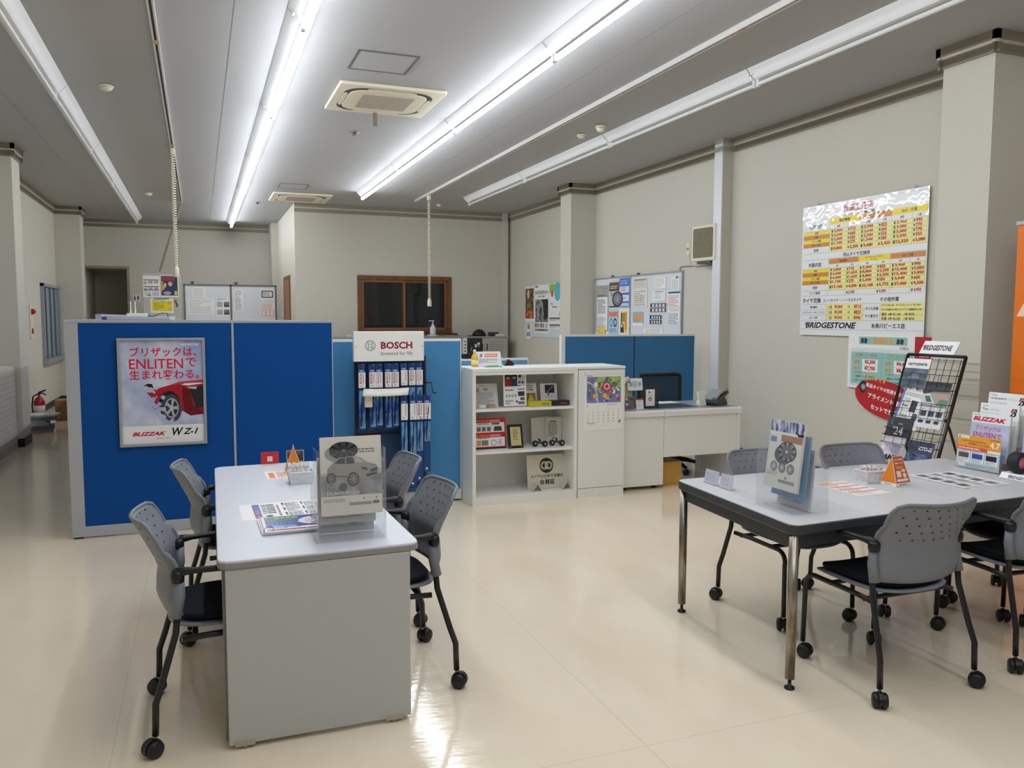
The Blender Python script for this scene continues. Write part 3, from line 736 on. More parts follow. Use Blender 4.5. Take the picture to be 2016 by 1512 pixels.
def make_chair(label):
    t = thing('stacking_chair', label, 'chair', group='grey stacking chairs')
    # seat shell and pad
    def sh(u, v, k_, z0, yk):
        a, c = u * 2 - 1, v * 2 - 1
        n_ = 3.2; m_ = (abs(a) ** n_ + abs(c) ** n_) ** (1 / n_); mm = max(abs(a), abs(c)); f = mm / m_ if m_ > 0 else 1
        a, c = a * f, c * f
        z = z0 + 0.016 * a * a - 0.022 * max(0, c - 0.45) ** 2 * 3 + 0.03 * max(0, -c - 0.45) ** 2
        return (a * k_, 0.015 + c * yk, z)
    b = B(); b.grid(lambda u, v: sh(u, v, 0.228, 0.425, 0.232), 16, 16, M_shell); obj('seat_shell', b, t, solid=0.014, sub=1)
    b = B(); b.grid(lambda u, v: sh(u, v, 0.208, 0.448, 0.212), 14, 14, M_pad); obj('seat_pad', b, t, solid=0.026, bevel=0.006, sub=1)
    # perforated back
    def back(u, v):
        a = u * 2 - 1; z = 0.475 + 0.345 * v
        hw = 0.222 + 0.006 * v
        top = max(0, (v - 0.84) / 0.16); hw *= 1 - 0.08 * top ** 2.4
        pr = [(0, -0.176), (0.15, -0.196), (0.30, -0.192), (0.44, -0.184), (0.56, -0.198), (1.0, -0.268)]
        y = pr[-1][1]
        for (v0, y0_), (v1, y1_) in zip(pr, pr[1:]):
            if v <= v1:
                q_ = (v - v0) / (v1 - v0); y = y0_ + (y1_ - y0_) * q_; break
        deep = 0.052 + 0.012 * v
        z -= 0.012 * (a * a) * (1 - v) * -1.0
        return (a * hw, y - deep * (1 - a * a) + (0.018 if abs(a) > 0.97 and v < 0.7 else 0), z + 0.008 * a * a * v - 0.015 * top * max(0, (abs(a) - 0.75) / 0.25) ** 2)
    b = B(); b.grid(back, 24, 18, M_back, uvfn=lambda u, v: ((u * 2 - 1) * 0.222, v * 0.345)); bk = obj('backrest', b, t, solid=0.007)
    rim = [back(0.0, v / 10) for v in range(4, 11)] + [back(u / 12, 1.0) for u in range(1, 12)] + [back(1.0, v / 10) for v in range(10, 3, -1)]
    obj('rim', B().tube(rim, 0.0075, M_shell, 8), bk)
    for sx in (-1, 1):
        obj('leg_sleeve', B().tube([(sx * 0.232, -0.185, 0.485), (sx * 0.230, -0.170, 0.56), (sx * 0.227, -0.170, 0.622)], [0.021, 0.021, 0.019], M_shell, 12), bk)
    for sx in (-1, 1):
        rl = obj('rear_leg', B().tube([(sx * 0.26, -0.262, 0.075), (sx * 0.26, -0.258, 0.19), (sx * 0.252, -0.235, 0.26), (sx * 0.238, -0.185, 0.43), (sx * 0.230, -0.170, 0.60)], 0.0125, M_frame, 10), t)
        caster(sx * 0.26, -0.262, rl, 0.6 * sx)
        pts = [(sx * 0.212, 0.245, 0.075), (sx * 0.21, 0.240, 0.335)]
        for a in range(0, 91, 18): pts.append((sx * 0.208, 0.240 - 0.055 * (1 - math.cos(R(a))), 0.345 + 0.055 * math.sin(R(a))))
        pts += [(sx * 0.206, -0.05, 0.398), (sx * 0.225, -0.165, 0.40)]
        fl = obj('front_leg', B().tube(pts, 0.0115, M_frame, 10), t)
        caster(sx * 0.212, 0.245, fl, -0.5 * sx)
        b = B(); pts = [(sx * 0.232, -0.175, 0.645)]
        for a in range(0, 91, 15): pts.append((sx * (0.232 + 0.018 * math.sin(R(a))), -0.175 + 0.16 * a / 90, 0.652 + 0.004 * math.sin(R(a))))
        pts += [(sx * 0.248, 0.03, 0.65), (sx * 0.243, 0.055, 0.64)]
        b.tube(pts, [0.016] * 3 + [0.0115] * (len(pts) - 3), M_black, 10)
        b.lathe([(0.022, 0), (0.024, 0.012), (0.024, 0.03), (0.019, 0.04)], (sx * 0.23, -0.174, 0.615), M_black, 14)
        obj('armrest', b, t)
    obj('cross_bar', B().tube([(-0.2, 0.1, 0.392), (0.2, 0.1, 0.392)], 0.011, M_frame, 8), t)
    obj('cross_bar', B().tube([(-0.22, -0.12, 0.394), (0.22, -0.12, 0.394)], 0.011, M_frame, 8), t)
    return t
c0 = make_chair('grey perforated chair at the panel-ended table, passage side, close to the end panel')
c0.location = (0.075, 3.325, 0); c0.rotation_euler = (0, 0, R(-90 + 1))
G = 'grey stacking chairs'
dup(c0, (0.185, 4.34, 0), R(-90), 'grey perforated chair at the panel-ended table, passage side, next to the blue screen', G)
dup(c0, (0.715, 3.46, 0), R(90 + 1), 'grey perforated chair at the panel-ended table, wiper rack side, beside the brochure holder', G)
dup(c0, (0.745, 4.20, 0), R(90 - 1), 'grey perforated chair at the panel-ended table, wiper rack side, farther from the end panel', G)
dup(c0, (2.785, 2.695, 0), R(0), 'grey chair at the entrance side of the steel-legged table, its whole back in view', G)
dup(c0, (3.625, 2.71, 0), R(-5), 'grey chair at the entrance side of the steel-legged table, cut by the frame edge', G)
dup(c0, (2.912, 3.455, 0), R(180 - 2), 'grey chair at the wall side of the steel-legged table, behind the clear brochure holder', G)
dup(c0, (3.53, 3.43, 0), R(180), 'grey chair at the wall side of the steel-legged table, in front of the catalogue rack', G)
dup(c0, (4.10, 3.06, 0), R(90 + 6), 'grey chair pushed in at the banner end of the steel-legged table', G)

# ---------------------------------------------------------------- white cabinets and desk
t = thing('bookcase', 'white open bookcase holding signs and small car goods', 'bookcase', (2.55, 6.31, 0))
W, D, H = 0.475, 0.45, 1.145
for sx in (-1, 1): obj('side_panel', B().box(sx * W - (0.03 if sx > 0 else 0), sx * W + (0.03 if sx < 0 else 0), 0, D, 0.0, H - 0.03, M_white), t, 0.002)
obj('top_panel', B().box(-W, W, -0.003, D, H - 0.03, H, M_white), t, 0.003)
obj('back_panel', B().box(-W + 0.03, W - 0.03, D - 0.015, D, 0.06, H - 0.03, M_white), t)
obj('plinth', B().box(-W + 0.03, W - 0.03, 0.004, D, 0, 0.075, M_white), t)
obj('top_rail', B().box(-W + 0.03, W - 0.03, 0.002, 0.02, H - 0.055, H - 0.03, M_white), t)
for z in (0.45, 0.805): obj('shelf', B().box(-W + 0.03, W - 0.03, 0.015, D - 0.015, z - 0.02, z, M_white), t, 0.002)
t = thing('cabinet', 'narrow white cupboard with a wall calendar on its door', 'cabinet', (3.2595, 6.31, 0)); W2 = 0.228
obj('carcass', B().box(-W2, W2, 0.018, D, 0.06, H - 0.022, M_white), t, 0.002)
obj('top_panel', B().box(-W2, W2, -0.003, D, H - 0.022, H, M_white), t, 0.003)
obj('door', B().box(-W2 + 0.003, W2 - 0.003, 0, 0.017, 0.085, H - 0.03, M_white), t, 0.003)
obj('plinth', B().box(-W2 + 0.004, W2 - 0.004, 0.004, D - 0.01, 0, 0.08, M_white), t)

t = thing('desk', 'white office desk beside the calendar cupboard', 'desk', (4.15, 6.40, 0)); DW, DD, DH = 0.635, 0.70, 0.725
b = B(); b.box(-DW, DW, 0, DD, DH - 0.028, DH, own((150, 156, 162), 0.3, 'grey_desk_laminate')); obj('desktop', b, t, 0.004)
b = B()
for x0, x1 in ((-DW, -0.21), (-0.195, DW)): b.prism([(0.0 - 0.012, DH - 0.052), (0.006, DH - 0.058), (0.006, DH + 0.004), (-0.004, DH + 0.004), (-0.014, DH - 0.012)], x0, x1, M_white, 'x')
obj('cable_rail', b, t)
for x in (-DW, -0.202, DW - 0.03): obj('rail_cap', B().box(x - 0.002 if x < 0 else x - 0.002, x + 0.032, -0.017, 0.01, DH - 0.06, DH + 0.007, M_white), t, 0.004)
obj('pedestal', B().box(-DW + 0.004, -0.2, 0.012, DD - 0.05, 0.035, DH - 0.03, M_white), t, 0.003)
for x in (-DW + 0.06, -0.26): obj('adjuster', B().cyl((x, 0.08, 0), 0.02, 0.036, M_black, 12), t)
obj('modesty_panel', B().box(-0.196, DW - 0.04, 0.012, 0.03, 0.29, DH - 0.03, M_white), t, 0.003)
obj('end_panel', B().box(DW - 0.038, DW, 0.004, DD, 0.0, DH - 0.03, M_white), t, 0.003)

# black mesh office chair behind the desk
t = thing('office_chair', 'black mesh-backed swivel chair behind the white desk', 'chair', (4.50, 7.18, 0), R(180))
mesh_m = own((24, 30, 40), 0.6, 'chair_mesh', alpha=0.8)
pts = [(x, z) for x, z in rrect(-0.25, 0.25, 0.55, 0.985, 0.05, 5)]
def bow(x): return -0.22 - 0.05 * (1 - (x / 0.25) ** 2)
obj('back_frame', B().tube([(x, bow(x), z - 0.03 * (1 - (x / 0.25) ** 2) * (1 if z > 0.8 else 0)) for x, z in pts], 0.018, M_black, 8, closed=True), t)
b = B(); b.grid(lambda u, v: ((u - 0.5) * 0.48, bow((u - 0.5) * 0.48), 0.56 + 0.40 * v), 10, 6, mesh_m); obj('back_mesh', b, t)
b = B(); b.prism(rrect(-0.24, 0.24, -0.2, 0.25, 0.08), 0.43, 0.50, M_pad); obj('seat', b, t, 0.02)
obj('spine', B().tube([(0, -0.30, 0.7), (0, -0.27, 0.5), (0, -0.1, 0.41)], 0.025, M_black, 8), t)
obj('column', B().lathe([(0.03, 0.10), (0.03, 0.28), (0.02, 0.28), (0.02, 0.43)], (0, 0, 0), M_black, 14), t)
for i in range(5):
    a = R(72 * i + 18); l_ = obj('foot_arm', B().tube([(0, 0, 0.13), (0.17 * math.cos(a), 0.17 * math.sin(a), 0.11), (0.30 * math.cos(a), 0.30 * math.sin(a), 0.075)], [0.03, 0.024, 0.016], M_black, 8), t)
    b = B(); b.lathe([(0.0001, -0.024), (0.03, -0.02), (0.03, 0.02), (0.0001, 0.024)], (0.30 * math.cos(a), 0.30 * math.sin(a), 0.03), M_black, 14, 'x'); obj('caster', b, l_)
# ---------------------------------------------------------------- signs on the long wall
YEL, ORA, PAL, RED, BLK = (250, 224, 20), (214, 136, 50), (246, 238, 150), (190, 28, 42), (26, 26, 30)
GRD = (150, 150, 140)
def price_chart(p, w, h):
    X = lambda u: u * w
    Z = lambda v: h * (1 - v)
    C = [0.012, 0.251, 0.398, 0.5, 0.641, 0.745, 0.891, 0.992]
    def row(v0, v1): return Z(v1), Z(v0)
    def hl(v, a=0, b_=7): p.rect(X(C[a]), Z(v) - 0.0012, X(C[b_]), Z(v) + 0.0012, GRD)
    p.text('作業工賃表', X(0.36), Z(0.085), X(0.60), Z(0.028), RED, 0.045)
    p.text('(税込)', X(0.64), Z(0.075), X(0.69), Z(0.06), RED, 0.01)
    p.text('当店でタイヤ購入時', X(0.36), Z(0.122), X(0.62), Z(0.09), BLK, 0.035)
    hl(0.018); 
    def block(vh, vs, title_cells, rows, labs):
        a, c = vh
        for i, (t1, t2, col) in enumerate(title_cells):
            x0, x1 = X(C[1 + 2 * i]), X(C[3 + 2 * i]); y0, y1 = row(a, a + (c - a) * 0.56)
            p.rect(x0, y0, x1, y1, col)
            if t2:
                m_ = (y0 + y1) / 2
                p.text(t1, x0 + 0.03, m_ + 0.002, x1 - 0.03, y1 - 0.004, BLK, 0.02); p.text(t2, x0 + 0.06, y0 + 0.004, x1 - 0.06, m_ - 0.002, BLK, 0.02)
            else: p.text(t1, x0 + 0.07, y0 + 0.012, x1 - 0.07, y1 - 0.012, BLK, 0.035)
            y0, y1 = row(a + (c - a) * 0.6, c)
            p.text('4本', X(C[1 + 2 * i]), y0 + 0.008, X(C[2 + 2 * i]), y1 - 0.004, BLK, 0.03); p.text('1本', X(C[2 + 2 * i]), y0 + 0.008, X(C[3 + 2 * i]), y1 - 0.004, BLK, 0.03)
        p.text('作業内容', X(0.05), Z(c) + 0.018, X(0.2), Z(c) + 0.062, BLK, 0.035)
        p.rect(X(C[1]), Z(vs[-1]), X(C[7]), Z(vs[0]), PAL)
        for i in range(len(vs) - 1):
            y0, y1 = row(vs[i], vs[i + 1]); last = i == len(vs) - 2
            if not last: p.rect(X(C[0]), y0, X(C[1]), y1, YEL if i % 2 == 0 else ORA)
            p.text(labs[i], X(0.03), y0 + (0.009 if not last else 0.012), X(0.235), y1 - (0.009 if not last else 0.012), BLK, 0.04)
            hl(vs[i])
            for j, val in enumerate(rows[i]):
                x0, x1 = X(C[1 + j]), X(C[2 + j]); g = 0.004 if not last else 0.012
                tx = x0 + (x1 - x0) * 0.07
                dw = (x1 - x0) * 0.15; p.text('¥', tx, y0 + g, tx + dw, y1 - g, BLK, 0.05); p.text(val, tx + dw + 0.004, y0 + g, min(x1 - 0.01, tx + dw + 0.004 + len(val) * 0.0225), y1 - g, RED, 0.055, fit=True)
        hl(vs[-1])
        for j in range(1, 8): p.rect(X(C[j]) - 0.001, Z(vs[-1]), X(C[j]) + 0.001, Z(a), GRD)
    labs = ['脱着', '組替', 'バランス調整', '廃タイヤ処理', '合計']
    block((0.115, 0.196), [0.196, 0.228, 0.259, 0.29, 0.32, 0.368], [('軽自動車', '', YEL), ('コンパクトカー・セダン', 'ミニバン', ORA), ('SUV・外車', '', YEL)],
          [['2,860', '715', '3,300', '825', '3,960', '990'], ['2,640', '660', '2,640', '660', '3,080', '770'], ['2,200', '550', '2,200', '550', '3,080', '770'], ['1,100', '275', '1,540', '385', '2,200', '550'], ['8,800', '2,200', '9,680', '2,420', '12,320', '3,080']], labs)
    p.text('持込タイヤ交換時', X(0.36), Z(0.412), X(0.6), Z(0.38), BLK, 0.035); hl(0.416)
    block((0.42, 0.488), [0.488, 0.517, 0.548, 0.578, 0.608, 0.655], [('軽自動車', '', ORA), ('コンパクトカー・セダン', 'ミニバン', YEL), ('SUV・外車', '', ORA)],
          [['2,860', '715', '3,300', '825', '3,960', '990'], ['6,600', '1,650', '8,800', '2,200', '15,400', '3,850'], ['6,600', '1,650', '8,800', '2,200', '15,400', '3,850'], ['1,100', '275', '2,200', '550', '2,640', '660'], ['17,160', '4,290', '23,100', '5,775', '37,400', '9,350']], labs)
    p.text('パンク修理', X(0.06), Z(0.69) + 0.006, X(0.2), Z(0.662), BLK, 0.03); hl(0.695)
    for j, val in ((1, '2,750'), (3, '3,300'), (5, '4,950')):
        p.text('¥', X(C[1 + j]) + 0.012, Z(0.69), X(C[1 + j]) + 0.036, Z(0.663), BLK, 0.05); p.text(val, X(C[1 + j]) + 0.042, Z(0.69), X(C[2 + j]) - 0.01, Z(0.663), RED, 0.05, al='l')
    for j in range(1, 8): p.rect(X(C[j]) - 0.001, Z(0.695), X(C[j]) + 0.001, Z(0.655), GRD)
    p.text('タイヤ交換', X(0.02), Z(0.757), X(0.19), Z(0.705), BLK, 0.045); p.text('スノータイヤ － ノーマルタイヤ', X(0.21), Z(0.75), X(0.535), Z(0.715), BLK, 0.035)
    p.text('その他作業', X(0.68), Z(0.755), X(0.82), Z(0.715), BLK, 0.04); hl(0.762)
    V = [0.762, 0.803, 0.844, 0.884]; xm_ = 0.55
    p.rect(X(0.24), Z(0.884), X(xm_), Z(0.762), PAL); p.rect(X(0.685), Z(0.884), X(0.992), Z(0.762), PAL)
    for i, (l_, a, c) in enumerate((('軽自動車', '2,860', '715'), ('コンパクトカー・セダン・ミニバン', '3,300', '825'), ('SUV・外車', '3,960', '990'))):
        y0, y1 = Z(V[i + 1]) + 0.008, Z(V[i]) - 0.008
        p.text(l_, X(0.02), y0 + 0.006, X(0.23), y1 - 0.006, BLK, 0.035)
        p.text('1台', X(0.26), y0, X(0.295), y1, BLK, 0.03); p.text('¥' + a, X(0.305), y0, X(0.39), y1, RED, 0.045)
        p.text('1本', X(0.42), y0 + 0.006, X(0.45), y1 - 0.006, BLK, 0.03); p.text('¥' + c, X(0.475), y0, X(0.535), y1, RED, 0.045); hl(V[i + 1], 0, 7)
    p.text('オイル交換', X(0.57), Z(0.81), X(0.67), Z(0.785), BLK, 0.03); p.text('チッ素ガス', X(0.57), Z(0.865), X(0.67), Z(0.84), BLK, 0.03)
    for v, s_ in ((0.777, 'オイル ¥1,100   オイルエレメント ¥1,100～'), (0.808, 'オイル交換のみ ¥550 エレメント交換無料 ¥1,100'), (0.84, '補充  4本 ¥1,100    1本 ¥275'), (0.87, '充填  4本 ¥2,200    1本 ¥550')):
        p.text(s_, X(0.695), Z(v + 0.012), X(0.98), Z(v - 0.012), BLK, 0.035, al='l')
    for x in (0.24, xm_, 0.685): p.rect(X(x) - 0.001, Z(0.884), X(x) + 0.001, Z(0.762), GRD)
    p.wordmark(X(0.055), Z(0.945), X(0.50), Z(0.898)); p.text('糸魚川ビーエス店', X(0.62), Z(0.943), X(0.87), Z(0.90), BLK, 0.04); hl(0.954); hl(0.884)
M_lam = own((240, 240, 240), 0.3, 'laminated_paper', coat=1.0)
def lam_bump(m):
    n, l = nodes(m); t = n.new('ShaderNodeTexNoise'); tc = n.new('ShaderNodeTexCoord'); t.inputs['Scale'].default_value = 5.5; t.inputs['Detail'].default_value = 2
    b_ = n.new('ShaderNodeBump'); b_.inputs['Strength'].default_value = 0.5; b_.inputs['Distance'].default_value = 0.012
    l.new(tc.outputs['Object'], t.inputs['Vector']); l.new(t.outputs['Fac'], b_.inputs['Height']); l.new(b_.outputs[0], n['Principled BSDF'].inputs['Coat Normal'])
lam_bump(M_lam)
before = set(MATS)
ch = sheet('price_chart', 'large laminated price chart in yellow and orange rows on the long wall', 'price chart', (5.675, 6.672, 1.40), UW, VW, 1.515, 1.262, 0.003, M_lam, price_chart, gloss=0.31, coat=1.0)
for k_ in set(MATS) - before: lam_bump(MATS[k_])
for x in (0.2, 1.36): obj('wall_tack', B().box(x - 0.008, x + 0.008, 1.262, 1.29, -0.004, 0.003, mat((190, 190, 185), 0.5)), ch)

TEA = (150, 196, 190)
def fee_board(p, w, h):
    p.rect(0.13, 0.405, 0.68, 0.475, TEA); p.text('整備料金', 0.30, 0.41, 0.53, 0.47, (226, 160, 60), 0.05)
    for x in (0.19, 0.60):
        for q in (-0.02, 0.02): p.poly([(x + q - 0.018, 0.415), (x + q + 0.016, 0.415), (x + q + 0.022, 0.455), (x + q - 0.012, 0.465)], (48, 56, 70))
    p.text('円(税込)', 0.60, 0.365, 0.70, 0.395, (150, 30, 90), 0.02)
    p.poly(rrect(0.03, w - 0.02, 0.02, 0.37, 0.03), (214, 226, 228)); p.rect(0.045, 0.04, w - 0.04, 0.335, TEA)
    p.rect(0.045, 0.285, w - 0.04, 0.287, (90, 110, 110)); p.rect(0.405, 0.04, 0.407, 0.335, (90, 110, 110))
    for x, t1, a, c in ((0.05, '他店購入タイヤ持込時', '3,300', '7,700'), (0.415, 'アライメント調整', '4,400', '8,800')):
        p.text(t1, x + 0.05, 0.293, x + 0.3, 0.325, (150, 120, 80), 0.02)
        for i, (l_, val) in enumerate((('調整', a), ('乗用', c))):
            y = 0.215 - 0.058 * i
            p.text(l_, x + 0.03, y + 0.006, x + 0.10, y + 0.046, (206, 150, 70), 0.05); p.rect(x + 0.13, y, x + 0.31, y + 0.055, (246, 240, 236)); p.text('¥' + val, x + 0.135, y + 0.006, x + 0.305, y + 0.05, RED, 0.05)
        p.text('2ヶ所まで', x + 0.03, 0.135, x + 0.14, 0.155, (120, 110, 80), 0.02)
        p.text('※調整が2ヶ所以上ある場合', x + 0.05, 0.10, x + 0.27, 0.12, BLK, 0.02); p.text('1ヶ所につき上記料金＋', x + 0.03, 0.062, x + 0.22, 0.085, BLK, 0.02); p.text('¥2,200', x + 0.23, 0.06, x + 0.32, 0.088, RED, 0.045)
sheet('fee_board', 'white and teal fee board pinned under the large price chart', 'price board', (5.672, 5.998, 0.925), UW, VW, 0.79, 0.495, 0.003, None, fee_board)
def oval(p, w, h):
    p.disc(-0.275, 0.055, 0.045, (30, 30, 34), 20, 0.055); p.wheel(-0.27, 0.055, 0.036, (50, 50, 54), (180, 180, 186), (50, 50, 54), 8)
    p.text('オススメです', -0.30, 0.125, -0.02, 0.19, (236, 196, 90), 0.04); p.text('新品タイヤの性能を発揮', -0.24, 0.062, 0.20, 0.108, (250, 246, 240), 0.03)
    p.text('アライメント調整', -0.20, -0.04, 0.20, 0.035, (250, 246, 240), 0.05); p.text('セットでお得！', -0.15, -0.125, 0.17, -0.065, (250, 246, 240), 0.05)
el = [(0.36 * math.cos(R(a)), 0.165 * math.sin(R(a))) for a in range(0, 360, 10)]
rt = Matrix.Rotation(R(-9), 4, 'Z')
o = sheet('oval_sign', 'red oval alignment sign on the wall behind the catalogue rack', 'sign', (5.664, 5.53, 0.845), UW, VW, 0.7, 0.33, 0.003, mat((186, 28, 38), 0.5), oval, shape=el)
o.matrix_world = o.matrix_world @ rt
def red_card(p, w, h): p.text('BRIDGE', 0.05, 0.08, 0.15, 0.125, (245, 245, 245), 0.03, 0.2)
sheet('poster', 'small red poster half hidden behind the catalogue rack header', 'poster', (5.667, 5.235, 1.15), UW, VW, 0.2, 0.26, 0.002, mat((178, 26, 36), 0.5), red_card)

# ---------------------------------------------------------------- roll-up banner
t = thing('roll_banner', 'tall orange roll-up banner beside the column', 'banner', (5.24, 3.6, 0))
m_or = own((232, 116, 6), 0.5, 'orange_banner_cloth')
ban = sheet('banner_cloth', None, None, (0, 0.42, 0.08), UW, VW, 0.84, 2.13, 0.002, m_or, lambda p, w, h: (p.bmark(0.055, 1.98, 0.09, (255, 240, 230), (255, 240, 230)), p.text('BRIDGESTONE', 0.18, 1.985, 0.75, 2.065, (255, 240, 230), 0.035, 0.2, True), p.poly([(0.02, 1.50), (0.16, 1.50), (0.40, 1.95), (0.27, 1.95)], (250, 214, 190)), p.poly([(0.42, 1.5), (0.56, 1.5), (0.40, 1.95), (0.27, 1.95)], (250, 214, 190))), parent=t, part='lettering')
obj('base', B().box(-0.05, 0.09, -0.44, 0.44, 0, 0.08, M_alu), t, 0.01)
obj('top_bar', B().box(-0.01, 0.012, -0.43, 0.43, 2.20, 2.225, M_alu), t)
obj('pole', B().cyl((0.03, 0, 0.08), 0.01, 2.13, M_alu, 10), t)

# ---------------------------------------------------------------- framed poster on the blue screen
t = thing('framed_poster', 'silver-framed poster of a red car in snow hung on the blue screen', 'poster', (-0.253, 6.345, 0.637)); pw, ph = 0.29, 0.775
b = B()
for x0, x1, z0, z1 in ((-pw, pw, 0, 0.02), (-pw, pw, ph - 0.02, ph), (-pw, -pw + 0.02, 0.02, ph - 0.02), (pw - 0.02, pw, 0.02, ph - 0.02)): b.box(x0, x1, -0.022, 0, z0, z1, M_alu)
obj('frame', b, t, 0.004)
M_snow = own((190, 200, 224), 0.4, 'snow_print')
def snow_nodes():
    n, l = nodes(M_snow); r = noise_colour(M_snow, (140, 158, 206), (206, 210, 224), 5, (1, 1, 1), 0.3, 0.62, 8)
snow_nodes()
def car_poster(p, w, h):
    p.rect(0, 0.125, w, h, M_snow)
    p.dy = -0.036
    cr, cd, ck = (168, 24, 40), (104, 12, 24), (40, 40, 46)
    p.poly([(0.20, 0.455), (0.235, 0.49), (0.27, 0.50), (0.325, 0.455), (0.30, 0.44), (0.2, 0.43)], (206, 212, 220))
    p.poly([(0.16, 0.40), (0.22, 0.425), (0.30, 0.447), (0.38, 0.474), (0.46, 0.482), (w, 0.488), (w, 0.235), (0.45, 0.225), (0.40, 0.26), (0.25, 0.25), (0.19, 0.30), (0.20, 0.36)], cr)
    p.poly([(0.30, 0.447), (0.38, 0.474), (0.46, 0.482), (w, 0.488), (w, 0.474), (0.42, 0.46)], (196, 60, 74))
    p.poly([(0.40, 0.44), (0.45, 0.41), (0.47, 0.30), (w, 0.25), (w, 0.235), (0.45, 0.225), (0.41, 0.26), (0.40, 0.34)], cd)
    p.poly([(0.44, 0.43), (w, 0.44), (w, 0.29), (0.49, 0.27), (0.475, 0.33)], ck)
    p.poly([(0.39, 0.452), (0.44, 0.445), (w, 0.458), (w, 0.466), (0.42, 0.462)], (226, 228, 232)); p.poly([(0.43, 0.435), (0.5, 0.435), (0.49, 0.418), (0.45, 0.425)], (200, 204, 212))
    p.poly([(0.145, 0.45), (0.17, 0.465), (0.20, 0.462), (0.205, 0.445), (0.215, 0.432), (0.2, 0.43), (0.185, 0.438), (0.155, 0.44)], (34, 26, 30))
    p.disc(0.315, 0.305, 0.072, (28, 28, 32), 28, 0.105, 0.1); p.disc(0.325, 0.285, 0.066, (66, 68, 74), 28, 0.10, 0.1); p.disc(0.325, 0.285, 0.045, (40, 42, 48), 24, 0.072, 0.1); p.ring(0.325, 0.285, 0.04, 0.047, (160, 164, 172), 24, 1.55)
    for i in range(5):
        a = 2 * math.pi * i / 5 + 1.3; c_, s_ = math.cos(a), math.sin(a)
        p.poly([(0.325 - s_ * 0.006, 0.285 + c_ * 0.009), (0.325 + c_ * 0.042 - s_ * 0.010, 0.285 + s_ * 0.066 + c_ * 0.014), (0.325 + c_ * 0.042 + s_ * 0.010, 0.285 + s_ * 0.066 - c_ * 0.014), (0.325 + s_ * 0.006, 0.285 - c_ * 0.009)], (168, 172, 180))
    p.disc(0.325, 0.285, 0.011, (190, 194, 200), 12, 0.016)
    rg = random.Random(4)
    for i in range(70):
        a = rg.uniform(0, math.pi); q = rg.uniform(0.2, 1); x = 0.20 + 0.17 * math.cos(a) * q - 0.03; y = 0.20 + 0.16 * math.sin(a) * q * 0.8 - 0.02
        if y > 0.13: p.disc(x, y, rg.uniform(0.003, 0.02), M_snow, 9)
    p.dy = 0.0
    for i in range(60): p.disc(0.175 + rg.gauss(0, 0.022) + 0.05 * (i % 3 == 0), rg.uniform(0.19, 0.40), rg.uniform(0.004, 0.016), M_snow, 9)
    p.poly([(0.14, 0.18), (0.22, 0.22), (0.24, 0.17), (0.30, 0.15), (0.40, 0.15), (w, 0.16), (w, 0.125), (0, 0.125), (0, 0.19)], M_snow)
    p.rect(0, 0, w, 0.127, (232, 232, 234))
    rd = (214, 24, 58)
    p.text('ブリザックは、', 0.05, 0.622, 0.515, 0.69, rd, 0.02); p.text('ENLITEN', 0.055, 0.535, 0.41, 0.605, rd, 0.012, fit=True); p.text('で', 0.425, 0.545, 0.50, 0.61, rd, 0.015); p.text('生まれ変わる。', 0.055, 0.455, 0.515, 0.53, rd, 0.02)
    p.text('BLIZZAK', 0.06, 0.055, 0.29, 0.083, (190, 20, 44), 0.05, 0.35, True); p.text('W', 0.31, 0.048, 0.40, 0.107, BLK, 0.03, 0.3, True); p.text('Z-1', 0.395, 0.055, 0.50, 0.10, BLK, 0.03, 0.35, True)
    p.text('ENLITEN', 0.22, 0.028, 0.315, 0.04, (110, 110, 116), 0.0, 0, True); p.text('BRIDGESTONE', 0.40, 0.70, 0.52, 0.715, (240, 242, 248), 0.03, 0.2, True)
sheet('print', None, None, (-pw + 0.02, -0.006, 0.02), UF, VW, 2 * pw - 0.04, ph - 0.04, 0.004, M_paper, car_poster, parent=t, gloss=0.25)

# ---------------------------------------------------------------- wiper blade rack
t = thing('display_rack', 'tall wiper blade rack with a white header in front of the light blue screen', 'display rack', (1.42, 6.46, 0))
M_rk = own((20, 30, 52), 0.4, 'navy_wire'); M_rkp = own((16, 58, 92), 0.5, 'rack_back_panel')
obj('back_panel', B().box(-0.26, 0.30, 0.045, 0.05, 0.16, 1.22, M_rkp), t)
for x in (-0.262, 0.302): obj('upright', B().box(x - 0.01, x + 0.01, 0.03, 0.05, 0.03, 1.25, M_rk), t)
for x in (-0.262, 0.302): obj('foot', B().tube([(x, 0.06, 0.03), (x, -0.10, 0.025), (x, -0.26, 0.012)], 0.011, M_rk, 8), t)
for z in (0.2, 0.62, 0.94, 1.17): obj('cross_wire', B().tube([(-0.262, 0.038, z), (0.302, 0.038, z)], 0.005, M_rk, 6), t)
obj('cross_wire', B().tube([(0.302, 0.03, 1.03), (0.35, 0.0, 1.03), (0.35, -0.05, 0.95), (0.36, -0.10, 0.955)], 0.005, M_rk, 6), t)
hd = B(); hd.box(-0.292, 0.272, -0.065, -0.01, 1.215, 1.452, own((244, 244, 240), 0.35, 'header_enamel')); hd = obj('header', hd, t, 0.003)
